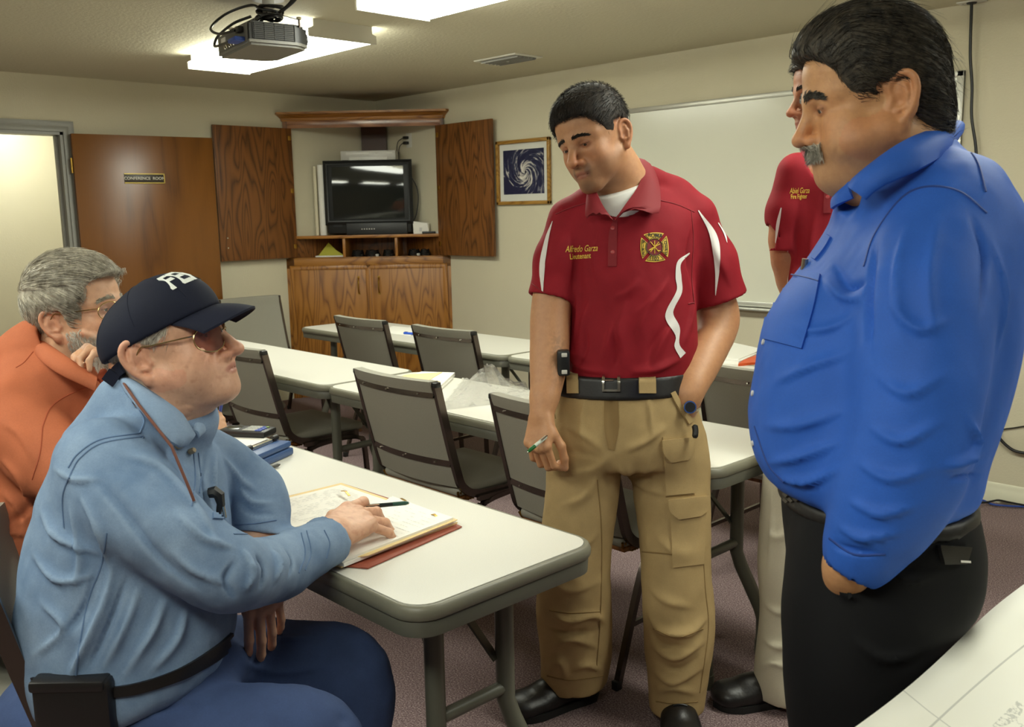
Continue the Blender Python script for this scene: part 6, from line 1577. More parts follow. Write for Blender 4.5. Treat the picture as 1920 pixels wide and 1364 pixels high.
    # lanyard, reading glasses in the pocket, belt, phone pouch
    m_ = MB(); m_.tube([at(*q)-O for q in ((226, 708, 1.78), (238, 728, 1.665), (262, 762, 1.64), (292, 800, 1.615), (322, 838, 1.60), (336, 872, 1.60), (352, 910, 1.595), (364, 940, 1.60))], .0026, 8); m_.build('lanyard', M_SSTRAP, P)
    q = s.hit(402, 955); q = q[0] if q else at(402, 955, 1.62); gm = MB(); gm.tube([q-O+CRH*a+ZUP*b-CFH*.01 for a, b in ((-.004, .034), (.006, .036), (.014, .03), (.016, .012), (.008, -.012))], [.010, .012, .011, .008, .004], 8); g2 = gm.build('pocket_glasses', M_BLACK, P); gm = MB(); gm.tube([q-O+CRH*a+ZUP*b-CFH*.016 for a, b in ((.022, .01), (.024, -.012))], .003, 6); gm.build('pocket_pen', M_CHROME, g2)
    s.strip('belt', [(62, 1270), (150, 1288), (240, 1284), (330, 1256), (400, 1214), (440, 1180)], [(70, 1292), (150, 1308), (245, 1303), (340, 1274), (410, 1234), (444, 1202)], M_BELT, P, O, .006, n=40, m=4, th=.012)
    q = at(140, 1322, 1.60); Mr = Matrix.Translation(Vector(q-O)) @ Matrix.Rotation(YAW, 4, 'Z'); m_ = MB(); m_.box(-.066, .066, -.016, .02, -.06, .048, .010, M=Mr); po = m_.build('phone_pouch', M_BELT, P); m_ = MB(); m_.box(-.068, .060, -.019, .022, .030, .050, .006, M=Mr); m_.build('pouch_flap', M_BELT, po)
    # jeans
    J = Solid()
    J.chain([at(150, 1365, 1.80), at(330, 1392, 1.74), at(480, 1400, 1.71), at(575, 1400, 1.70), at(610, 1470, 1.70), at(600, 1640, 1.72), at(590, 1790, 1.74)], [px2m(110, 1.8), px2m(108, 1.74), px2m(102, 1.71), px2m(88, 1.70), px2m(74, 1.7), px2m(62, 1.72), px2m(60, 1.74)], .03, sub=3)
    J.chain([at(280, 1270, 1.98), at(420, 1255, 2.02), at(540, 1255, 2.04), at(640, 1258, 2.04), at(668, 1320, 2.04), at(650, 1480, 2.03), at(640, 1640, 2.02)], [px2m(105, 2.0), px2m(90, 2.02), px2m(80, 2.04), px2m(72, 2.04), px2m(64, 2.04), px2m(56, 2.03), px2m(54, 2.02)], .03, sub=3)
    J.ell(at(190, 1350, 1.86), (.2, .215, .15), np.array([CRH, CFH, ZUP]), .04); J.ell(at(330, 1275, 1.84), (.13, .19, .10), np.array([CRH, CFH, ZUP]), .04)
    V, F = J.mesh(.0075); j = Surf(relax(V, F, 2), F); j.noise((8, 8, 8), .004, 31).noise((22, 22, 22), .0016, 32)
    j.folds([([(240, 1330), (300, 1300), (380, 1292)], 9, 6), ([(230, 1360), (300, 1330), (390, 1325)], 9, -5), ([(480, 1180), (530, 1200), (600, 1195)], 9, 5), ([(440, 1240), (520, 1262), (620, 1250)], 9, 5)])
    quads('jeans', j.V, F, M_JEAN, P, O)
    f1 = at(590, 1790, 1.74); f2 = at(640, 1640, 2.02)
    for fp in (at(590, 1800, 1.74), at(645, 1660, 2.02)): hp = np.array([fp[0], fp[1], 0]); shoe(P, O, hp-CRH*.06, hp+CRH*.21+CFH*.02, M_SHOE, M_SOLE, .05)
    # wedding ring, wristwatch
    m_ = MB(); a_ = at(512, 1126, 1.90); m_.tube([a_-O+(CRH*math.cos(t)+CFH*math.sin(t))*.0105 for t in np.linspace(0, 2*PI, 16, endpoint=False)], .0022, 6, closed=True); m_.build('ring', mat('gold_ring', srgb(220, 190, 110), .2, metal=1), P)
    m_ = MB(); ax = unit(d2); u = unit(np.cross(ax, CFH)); v = np.cross(ax, u); m_.tube([c2+ax*.012-O+(u*math.cos(t)+v*math.sin(t))*.040 for t in np.linspace(0, 2*PI, 22, endpoint=False)], .005, 6, closed=True); m_.build('watch_band', M_CHROME, P)
    tip = on(769, 943, 2, .815); pen('dark green pen pointing out of the fingers of the capped man', on(682, 951, 2, .815), tip, mat('pen_dark', srgb(30, 40, 40), .3), mat('pen_dotted', srgb(40, 78, 66), .4), .0052)
build_denim()
# ================================================================== seated person in the orange shirt
M_ORANGE = cloth('orange_cotton', lin(200, 114, 78), .8, 1200, .3, .10, 8)
M_OSEAM = mat('orange_seam', srgb(168, 80, 48), .8)
def build_orange():
    D = 2.22; O = np.array([4.4, -4.1, 0.0])
    P = thing('person', 'seated bearded man in an orange shirt and glasses, hand at his chin', 'person', O, 0, 'people in the meeting')
    h = Head(at(148, 592, 2.2), frame(83, 8, 0), 1.04, jaw=.98, nose=1.1, eye=.0021, eyez=-.0008, lip=.8, ear=1.0)
    S = Solid(); h.solid(S)
    S.chain([h.W((0, -.02, -.03)), h.W((0, -.03, -.09)), at(105, 690, D)], [.062, .066, .076], .03)
    S.col([row(690, 60, 170, D, .12), row(800, -30, 200, D, .16), row(1000, -80, 190, D, .16), row(1120, -60, 180, D, .16)], k=.03)
    # right forearm up to the chin, left hand writing on the table
    wr = at(236, 738, 2.08); S.chain([at(30, 790, 2.08), at(180, 900, 2.04), at(250, 890, 2.04), wr], [.05, .05, .048, .03], .03, sub=3)
    hd = Hand(wr, CFH*.55-CRH*.35, at(216, 668, 2.10)-wr, 1.1).back(CRH*.55-CFH*.8)
    hd.solid(S, ((8, 30, 25), (50, 70, 40), (55, 75, 40), (60, 75, 40)), thumb=((.5, .8, -.2), (.1, .95, -.2), (0, 1, -.2)))
    lw = on(378, 803, 2, .80); S.chain([at(190, 760, 2.4), at(250, 860, 2.42), lw], [.05, .05, .031], .03, sub=3)
    h2 = Hand(lw, unit(CFH*.3+ZUP*.75-CRH*.3), on(424, 791, 2, .80)-lw, 1.1).back(ZUP*.45+CRH*.25-CFH*.7)
    h2.solid(S, ((50, 62, 40), (55, 66, 40), (58, 66, 40), (60, 66, 40)), thumb=((.5, .7, -.4), (.1, .8, -.55), (-.1, .8, -.5)))
    for Q in ((0, 1130, 2.15), (200, 1160, 2.1), (330, 1170, 2.1), (340, 1400, 2.12)), ((60, 1080, 2.4), (240, 1090, 2.42), (360, 1100, 2.42), (365, 1300, 2.42)): S.chain([at(*q) for q in Q], [.08, .07, .055, .045], .03)
    c = h.pos; V, F = body_mesh(S, [(.0032, c-[.13, .13, .16], c+[.13, .13, .15]), (.0042, lw-[.05, .05, .05], lw+[.12, .14, .10])])
    C = face_paint(h, V, (216, 168, 134), (172, 112, 98), .4, .5, (196, 184, 168)); sk = Surf(V, F)
    sk.folds([([(205, 585), (195, 590), (185, 588)], 3, -1.2), ([(200, 592), (190, 598), (178, 598)], 3, -1.0), ([(180, 600), (172, 612), (170, 626)], 3, -1.2)], .7)
    quads('body', sk.V, F, M_SKIN, P, O, col=C); h.eyes(P, O, (90, 84, 70), (.0, -.05)); brows(h, sk, P, O, M_HGRAY, 220, 1.0, .0265)
    hl = hairline([(.13, .085), (.09, .078), (.075, .072), (.066, .06), (.058, .045), (.045, .030), (.036, -.012), (.016, -.028), (.010, .018), (-.028, .020), (-.036, -.045), (-.07, -.068), (-.12, -.07)])
    HV, HF = hairshell(h, hl, .012, top=.014)
    fl = lambda p, n: (h.R[1][None]*.9-h.R[2][None]*np.where(h.L(p)[:, 2] > .07, .1, .75)[:, None]-h.R[0][None]*.25*np.sign(h.L(p)[:, 0])[:, None]*0)+n*.06
    fb = lambda p, n: np.tile(-h.R[1]*.55-h.R[2]*.8, (len(p), 1))+n*.05
    mk = lambda p: (h.L(p)[:, 2] > .05) | (h.L(p)[:, 1] > .0)
    quads('hair', *join((HV, HF), strands(HV, HF, 3000, 6, fl, .055, 4, .00065, lift=.06, jitter=.16, mask=mk, wave=.0006), strands(HV, HF, 1800, 7, fb, .045, 4, .0006, lift=.05, jitter=.16, mask=lambda p: ~mk(p))), M_HGRAY, P, O)
    q = h.L(sk.V); bm_ = lambda p: (h.L(p)[:, 1] > .005) & (h.L(p)[:, 2] < -.028) & (h.L(p)[:, 2] > -.125) & (np.abs(h.L(p)[:, 0]) < .08) & ((h.L(p)[:, 2] < -.072) | (np.abs(h.L(p)[:, 0]) > .026) | (h.L(p)[:, 2] > -.052)) & (h.L(p)[:, 1] < .112) & ((h.L(p)[:, 2] < -.045) | (h.L(p)[:, 1] < .04))
    quads('beard', *strands(sk.V, F, 4200, 8, lambda p, n: np.tile(-h.R[2]*.8+h.R[1]*.25, (len(p), 1))+n*.3, .012, 3, .0006, lift=.35, jitter=.3, mask=bm_), M_HWHITE, P, O)
    glasses(h, P, O, mat('gold_rim2', srgb(176, 150, 96), .25, metal=.9), lens_mat('clear_lens', (.92, .92, .90, 1), .08), w=.0225, hh=.0205, y0=.106, z0=.0, r=.001)
    G = Solid()
    G.chain([at(20, 780, 2.07), at(120, 880, 2.02), at(200, 900, 2.02), at(245, 860, 2.03)], [.085, .072, .066, .056], .03, sub=3); G.chain([at(180, 750, 2.40), at(235, 850, 2.42), on(356, 816, 2, .81)], [.075, .065, .05], .03, sub=3)
    G.col([row(640, 58, 150, D, .10), row(668, 12, 190, D, .15), row(710, -28, 215, D, .185), row(790, -60, 225, D, .20), row(900, -85, 215, D, .20), row(1000, -85, 205, D, .20), row(1040, -78, 195, D, .195)], k=.03, cap=.03)
    G.chain([at(40, 690, 2.2), at(78, 660, 2.2), at(120, 665, 2.2)], [.085, .075, .07], .03); G.cone(at(138, 590, 2.18), at(126, 655, 2.18), .072, .062, .006, '-')
    V, F = G.mesh(.0065); s = Surf(relax(V, F, 2), F); s.noise((8, 8, 6), .005, 41)
    s.folds([([(0, 860), (40, 900), (60, 960)], 9, 6), ([(0, 920), (30, 950), (50, 1000)], 8, 6), ([(10, 985), (40, 970), (70, 930)], 8, -6), ([(0, 790), (40, 820), (70, 880)], 9, 5), ([(0, 1010), (30, 1000), (60, 1010)], 8, 7)])
    sh = quads('orange_shirt', s.V, F, M_ORANGE, P, O)
    for q in ([(80, 800), (95, 765), (130, 740), (180, 722)], [(62, 660), (45, 680), (30, 690)], [(80, 800), (75, 850), (60, 900)]): s.seam('seam', q, .0014, M_OSEAM, sh, O)
    ribbon('collar', [at(72, 634, 2.22), at(100, 652, 2.10), at(140, 680, 2.05), at(178, 705, 2.06)], [at(56, 648, 2.22), at(72, 672, 2.08), at(110, 700, 2.02), at(178, 732, 2.03)], M_ORANGE, sh, O, .005, bulge=.010)
    ribbon('collar', [at(192, 690, 2.15), at(184, 702, 2.10), at(180, 712, 2.07)], [at(206, 690, 2.16), at(200, 706, 2.10), at(190, 722, 2.06)], M_OSEAM, sh, O, .005)
    B = Solid(); B.col([row(1022, -80, 202, D, .203), row(1034, -80, 202, D, .205), row(1046, -80, 202, D, .203)], k=0, cap=.004); V, F = B.mesh(.01); quads('belt', V, F, mat('belt_brown', srgb(70, 40, 24), .45), P, O)
    J = Solid(); J.ell(at(50, 1110, D), (.19, .19, .13), np.array([CRH, CFH, ZUP]), .04); J.chain([at(0, 1120, 2.12), at(200, 1160, 2.1), at(330, 1170, 2.1), at(345, 1400, 2.12), at(345, 1500, 2.12)], [.11, .095, .08, .06, .055], .03); J.chain([at(60, 1080, 2.4), at(240, 1090, 2.42), at(360, 1100, 2.42), at(368, 1300, 2.42), at(368, 1390, 2.42)], [.10, .09, .08, .06, .055], .03); J.col([row(1036, -78, 200, D, .20), row(1080, -76, 198, D, .195), row(1120, -70, 190, D, .18)], k=.03)
    V, F = J.mesh(.010); j = Surf(relax(V, F, 2), F); j.noise((9, 9, 9), .004, 51); quads('jeans', j.V, F, M_JEAN, P, O)
    for fp in (at(345, 1500, 2.12), at(368, 1400, 2.42)): hp = np.array([fp[0], fp[1], 0]); shoe(P, O, hp-CRH*.06, hp+CRH*.2, M_SHOE, M_SOLE, .05, lace=False)
    pen('blue pen upright in the hand of the man in orange', on(418, 738, 1, on(414, 790, 2, .80)[1]-.03), on(408, 808, 2, .752), mat('pen_bright_blue', srgb(30, 80, 190), .3), mat('pen_bright_blue', srgb(30, 80, 190), .3), .0055)
build_orange()
# ================================================================== person in the blue dress shirt
M_BLUES = cloth('shirt_blue', lin(50, 104, 206), .6, 1600, .2, .10, 6)
M_BSEAM = mat('shirt_blue_seam', srgb(30, 66, 142), .6)
M_NAVY = cloth('trousers_navy', lin(9, 10, 14), .75, 1300, .2, .12, 8)
M_HSALT = hair_mat('hair_salt_pepper', srgb(34, 32, 28), srgb(92, 88, 78))
M_HBRN = hair_mat('hair_dark_brown', srgb(28, 25, 20), srgb(84, 76, 62), .6)
def build_blue():
    D = 1.55; O = np.array([6.08, -3.42, 0.0])
    P = thing('person', 'heavy man in a bright blue dress shirt with grey moustache, hand in pocket', 'person', O, 0, 'people in the meeting')
    h = Head(at(1638, 188, 1.53), frame(-97, -13, 0), 1.08, skull=.95, jaw=1.12, nose=1.1, nosew=1.15, nosez=-.002, fat=.014, eye=.0017, eyez=-.0016, lip=.9, ear=1.12, chin=.006, cheek=1.2, brow=1.05)
    S = Solid(); h.solid(S)
    S.chain([h.W((0, -.02, -.03)), h.W((0, -.026, -.10)), at(1705, 365, D)], [.066, .070, .085], .03); S.cone(h.W((0, .03, -.105)), h.W((0, -.01, -.15)), .045, .055, .05)
    S.col([row(360, 1630, 1800, D, .13), row(500, 1570, 1840, D, .15), row(760, 1470, 1790, D, .15), row(930, 1500, 1740, D, .13)], k=.03)
    S.chain([at(1755, 440, 1.42), at(1710, 780, 1.35), at(1640, 980, 1.365), at(1592, 1050, 1.375), at(1590, 1092, 1.42), at(1604, 1150, 1.50)], [.06, .050, .034, .024, .024, .022], .03, sub=3)
    S.chain([at(1700, 440, 1.72), at(1660, 780, 1.78), at(1600, 960, 1.74), at(1590, 1060, 1.70)], [.06, .055, .045, .034], .03)
    for d in (1.47, 1.65): S.chain([at(1650, 1000, d), at(1630, 1400, d), at(1640, 1790, d)], [.09, .06, .045], .03)
    c = h.pos; V, F = body_mesh(S, [(.0028, c-[.14, .14, .18], c+[.14, .14, .16])])
    def ex(C, x, y, z, ax, inh): return mixc(C, lin(92, 70, 56), .25*inh*(y < .0)*(z > .05))
    C = face_paint(h, V, (212, 160, 112), (176, 108, 88), .3, .22, (140, 118, 98), ex); mo = h.W((-.052, .05, -.022))
    C = mixc(C, lin(110, 66, 50), .6*np.exp(-(((V-at(1594, 206, 1.44))**2).sum(1))/.003**2)); sk = Surf(V, F)
    sk.folds([([(1562, 250), (1568, 275), (1562, 305)], 5, -2.4), ([(1520, 205), (1536, 212), (1556, 206)], 3, -1.4), ([(1516, 132), (1535, 128), (1560, 130)], 4, -1.0), ([(1514, 145), (1535, 141), (1565, 143)], 4, -1.0), ([(1600, 310), (1620, 330), (1650, 325)], 6, -3), ([(1580, 200), (1590, 206), (1598, 202)], 3, -1)], .7)
    quads('body', sk.V, F, M_SKIN, P, O, col=C); h.eyes(P, O, (60, 40, 26), (0, -.25)); brows(h, sk, P, O, M_HSALT, 380, 1.35, .0262, arch=.005, drop=.007, ln=.011)
    hl = hairline([(.13, .096), (.098, .088), (.085, .082), (.072, .070), (.060, .055), (.055, .035), (.045, .012), (.036, -.018), (.018, -.020), (.010, .020), (-.026, .018), (-.034, -.055), (-.06, -.085), (-.13, -.09)])
    def more(Sd):
        Sd.ell(h.W((0, -.046, .02)), np.array([.080, .060, .080])*h.sc, h.R, .03); Sd.ell(h.W((0, -.058, -.035)), np.array([.062, .048, .062])*h.sc, h.R, .03); Sd.ell(h.W((0, .035, .085)), np.array([.066, .066, .046])*h.sc, h.R, .03)
    HV, HF = hairshell(h, hl, .006, top=.014, extra=more)
    fl = lambda p, n: (-h.R[1][None]*.9+h.R[2][None]*np.where(h.L(p)[:, 1] > .04, .5, -.55)[:, None])+n*.08
    quads('hair', *join((HV, HF), strands(HV, HF, 4200, 11, fl, .05, 5, .0006, lift=.05, jitter=.22, wave=.0022), strands(HV, HF, 160, 12, fl, .05, 6, .0003, lift=.35, jitter=.4, wave=.003)), M_HBRN, P, O)
    mk = lambda p: (np.abs(h.L(p)[:, 0]) < .07) & (np.abs(h.L(p)[:, 1]-.045) < .030) & (np.abs(h.L(p)[:, 2]-.0) < .05)
    quads('grey_sideburn_hair', *strands(HV, HF, 700, 13, lambda p, n: np.tile(-h.R[1]*.6-h.R[2]*.8, (len(p), 1))+n*.1, .03, 5, .0005, lift=.1, jitter=.2, mask=lambda p: (h.L(p)[:, 1] > .02) & (h.L(p)[:, 2] < .10)), M_HSALT, P, O)
    mm = lambda p: (np.abs(h.L(p)[:, 0]) < .031) & (h.L(p)[:, 1] > .078) & (h.L(p)[:, 2] < -.0425) & (h.L(p)[:, 2] > -.0600)
    quads('moustache', *strands(sk.V, F, 1300, 14, lambda p, n: -h.R[2][None]*.75+h.R[0][None]*.75*np.sign(h.L(p)[:, 0])[:, None]+n*.45, .017, 4, .0007, lift=.45, jitter=.25, mask=mm), hair_mat('moustache_grey', srgb(132, 126, 112), srgb(206, 200, 186)), P, O)
    # shirt
    G = Solid()
    G.chain([at(1758, 430, 1.45), at(1738, 560, 1.38), at(1722, 680, 1.355), at(1706, 790, 1.345), at(1684, 890, 1.35), at(1648, 975, 1.36), at(1598, 1074, 1.37)], [px2m(104, 1.45), px2m(110, 1.38), px2m(104, 1.355), px2m(96, 1.345), px2m(92, 1.36), px2m(74, 1.36), px2m(40, 1.37)], .03, sub=3)
    c1 = at(1590, 1078, 1.37); dd = unit(at(1572, 1120, 1.375)-at(1640, 985, 1.36)); G.cone(c1-dd*.03, c1+dd*.05, .030, .036, .003, '-'); G.cut(c1, dd, .10, .004)
    G.chain([at(1690, 430, 1.70), at(1650, 780, 1.77), at(1600, 960, 1.73)], [.10, .085, .07], .03)
    G.col([row(270, 1690, 1776, D, .08), row(310, 1625, 1838, D, .15), row(360, 1592, 1862, D, .19), row(420, 1568, 1890, D, .205), row(480, 1532, 1898, D, .212), row(550, 1476, 1896, D, .215), row(620, 1440, 1886, D, .218), row(700, 1420, 1870, D, .22), row(780, 1410, 1846, D, .22), row(850, 1416, 1822, D, .215), row(895, 1438, 1812, D, .205), row(925, 1474, 1798, D, .19)], k=.03, cap=.03)
    G.chain([at(1790, 360, 1.56), at(1740, 322, 1.56), at(1700, 300, 1.55), at(1640, 345, 1.54)], [.05, .058, .066, .066], .03); G.cone(at(1668, 150, 1.53), at(1680, 280, 1.545), .095, .078, .008, '-'); G.cone(at(1590, 330, 1.53), at(1565, 420, 1.50), .05, .012, .006, '-')
    V, F = G.mesh(.0054); s = Surf(relax(V, F, 2), F); s.noise((7, 7, 5), .005, 61).noise((18, 18, 10), .0016, 62)
    s.folds([([(1640, 450), (1625, 560), (1630, 680)], 12, -8), ([(1700, 420), (1680, 520), (1690, 640)], 12, 5), ([(1760, 400), (1740, 520), (1750, 640)], 12, 5), ([(1660, 560), (1720, 620), (1780, 600)], 12, 5), ([(1640, 700), (1700, 740), (1780, 700)], 12, 5), ([(1630, 800), (1690, 830), (1770, 790)], 11, 6), ([(1610, 870), (1670, 900), (1750, 880)], 10, 6), ([(1590, 940), (1650, 965), (1720, 950)], 9, 6), ([(1570, 990), (1620, 1010), (1690, 1000)], 8, 6), ([(1560, 1020), (1600, 1035), (1650, 1040)], 7, -6),
             ([(1450, 720), (1520, 690), (1600, 660)], 12, 5), ([(1430, 800), (1500, 800), (1590, 770)], 12, 5), ([(1440, 870), (1500, 860), (1580, 830)], 10, 6), ([(1460, 900), (1520, 905), (1580, 880)], 8, 7), ([(1480, 620), (1550, 620), (1610, 590)], 10, 5), ([(1540, 520), (1580, 560), (1620, 560)], 9, 6), ([(1560, 490), (1590, 540), (1625, 530)], 8, -6), ([(1810, 780), (1830, 830), (1800, 880)], 9, 6), ([(1760, 880), (1800, 870), (1845, 850)], 9, 6), ([(1860, 450), (1880, 550), (1870, 660)], 12, 5), ([(1820, 400), (1845, 480), (1840, 600)], 11, -6), ([(1780, 900), (1810, 895), (1845, 890)], 7, -5)])
    sh = quads('blue_shirt', s.V, F, M_BLUES, P, O)
    for q in ([(1620, 500), (1640, 440), (1690, 372), (1740, 350), (1800, 360), (1850, 400)], [(1555, 1010), (1600, 1040), (1660, 1040)], [(1470, 905), (1440, 870), (1415, 800)], [(1790, 255), (1830, 300), (1848, 360)]): s.seam('seam', q, .002, M_BSEAM, sh, O)
    s.strip('chest_pocket', [(1462, 500), (1445, 560), (1430, 635)], [(1540, 516), (1528, 575), (1505, 655)], M_BLUES, sh, O, .004, th=.004, n=14, m=8); s.seam('seam', [(1466, 514), (1500, 520), (1538, 530)], .0012, M_BSEAM, sh, O, .004)
    ribbon('collar', [at(1786, 226, 1.63), at(1748, 242, 1.49), at(1700, 262, 1.435), at(1655, 290, 1.42), at(1605, 330, 1.44), at(1594, 342, 1.46)], [at(1804, 250, 1.64), at(1778, 284, 1.465), at(1735, 312, 1.405), at(1690, 332, 1.395), at(1650, 350, 1.40), at(1622, 374, 1.415)], M_BLUES, sh, O, .005, bulge=.010, n=24)
    ribbon('collar', [at(1594, 340, 1.50), at(1578, 352, 1.53), at(1570, 362, 1.56)], [at(1600, 372, 1.50), at(1572, 384, 1.52), at(1560, 392, 1.55)], M_BLUES, sh, O, .005, bulge=.004)
    s.strip('placket', [(1552, 440), (1540, 462), (1522, 484)], [(1560, 446), (1547, 468), (1530, 489)], M_BLUES, sh, O, .004, n=16, m=3, th=.003)
    for q in ((1432, 642), (1412, 738), (1412, 832)): s.disc('button', *q, .005, mat('button_pearl', srgb(220, 220, 215), .3), sh, O, .003)
    q = at(1500, 492, 1.37); m_ = MB(); hq = s.hit(1502, 505); base = hq[0] if hq else q; m_.tube([base-O+CRH*.0-ZUP*.03-CFH*.004, base-O+CRH*.004+ZUP*.018-CFH*.008], .0055, 10); po = m_.build('pocket_pen', mat('steel', srgb(180, 174, 160), .25, metal=.9), P); m_ = MB(); m_.tube([base-O+CRH*.016-ZUP*.02-CFH*.004, base-O+CRH*.019+ZUP*.022-CFH*.006], .004, 8); m_.build('pen_cap', mat('pen_teal', srgb(30, 110, 150), .3), po)
    # trousers and belt
    K = Solid()
    K.col([row(915, 1480, 1798, D, .19), row(960, 1478, 1800, D, .195), row(1020, 1482, 1798, D, .19), row(1090, 1488, 1780, D, .185)], k=.03, cap=.02)
    K.chain([at(1620, 1060, 1.49), at(1620, 1250, 1.47), at(1622, 1420, 1.48), at(1630, 1620, 1.49), at(1640, 1795, 1.50)], [px2m(130, 1.49), px2m(128, 1.47), px2m(110, 1.48), px2m(88, 1.49), px2m(80, 1.5)], .04, sub=3); K.chain([at(1665, 1060, 1.64), at(1660, 1250, 1.66), at(1660, 1420, 1.67), at(1650, 1620, 1.68), at(1650, 1680, 1.68)], [px2m(135, 1.64), px2m(115, 1.66), px2m(95, 1.67), px2m(80, 1.68), px2m(75, 1.68)], .04, sub=3)
    K.ell(at(1706, 1060, 1.55), (.085, .16, .12), np.array([CRH, CFH, ZUP]), .05)
    V, F = K.mesh(.0075); k_ = Surf(relax(V, F, 2), F); k_.noise((7, 7, 5), .004, 71)
    k_.folds([([(1570, 1100), (1590, 1120), (1615, 1110)], 7, 6), ([(1640, 1060), (1700, 1090), (1770, 1080)], 10, 5), ([(1600, 1200), (1660, 1240), (1740, 1220)], 10, 5), ([(1545, 1010), (1560, 1080), (1590, 1122)], 5, 7)])
    tr = quads('trousers', k_.V, F, M_NAVY, P, O)
    k_.strip('pocket_welt', [(1556, 1030), (1576, 1085), (1592, 1122)], [(1562, 1028), (1583, 1082), (1598, 1118)], M_NAVY, tr, O, .004, n=12, m=2, th=.003)
    k_.strip('wallet', [(1756, 1022), (1764, 1056)], [(1812, 1026), (1804, 1056)], mat('wallet_black', srgb(44, 42, 36), .4), P, O, .010, n=6, m=5, th=.012); k_.strip('wallet_label', [(1790, 1048), (1791, 1052)], [(1808, 1050), (1808, 1054)], M_PAPER, P, O, .0115, n=2, m=2)
    B = Solid(); B.col([row(915, 1470, 1804, D, .196), row(930, 1468, 1806, D, .199), row(946, 1472, 1805, D, .198)], k=0, cap=.004); V, F = B.mesh(.007); V = relax(V, F, 1); bs = Surf(V, F); be = quads('belt', V, F, mat('belt_braid_dark', srgb(24, 22, 20), .5), P, O)
    for x0, x1 in ((1470, 1545), (1752, 1842)):
        for i, xx in enumerate(np.arange(x0, x1, 9)):
            for r_ in range(3):
                yy = 919+r_*9; bs.strip('braid', [(xx, yy), (xx+7, yy+6)], [(xx+4, yy-2), (xx+11, yy+4)], mat('belt_braid', srgb(70, 64, 54), .5), be, O, .004, n=2, m=2, th=.003)
    for d, tx in ((1.50, 1640), (1.68, 1650)):
        fp = at(tx, 1790, d); hp = np.array([fp[0], fp[1], 0]); shoe(P, O, hp+CRH*.07, hp-CRH*.2, M_SHOE, M_SOLE, .052, lace=False)
build_blue()
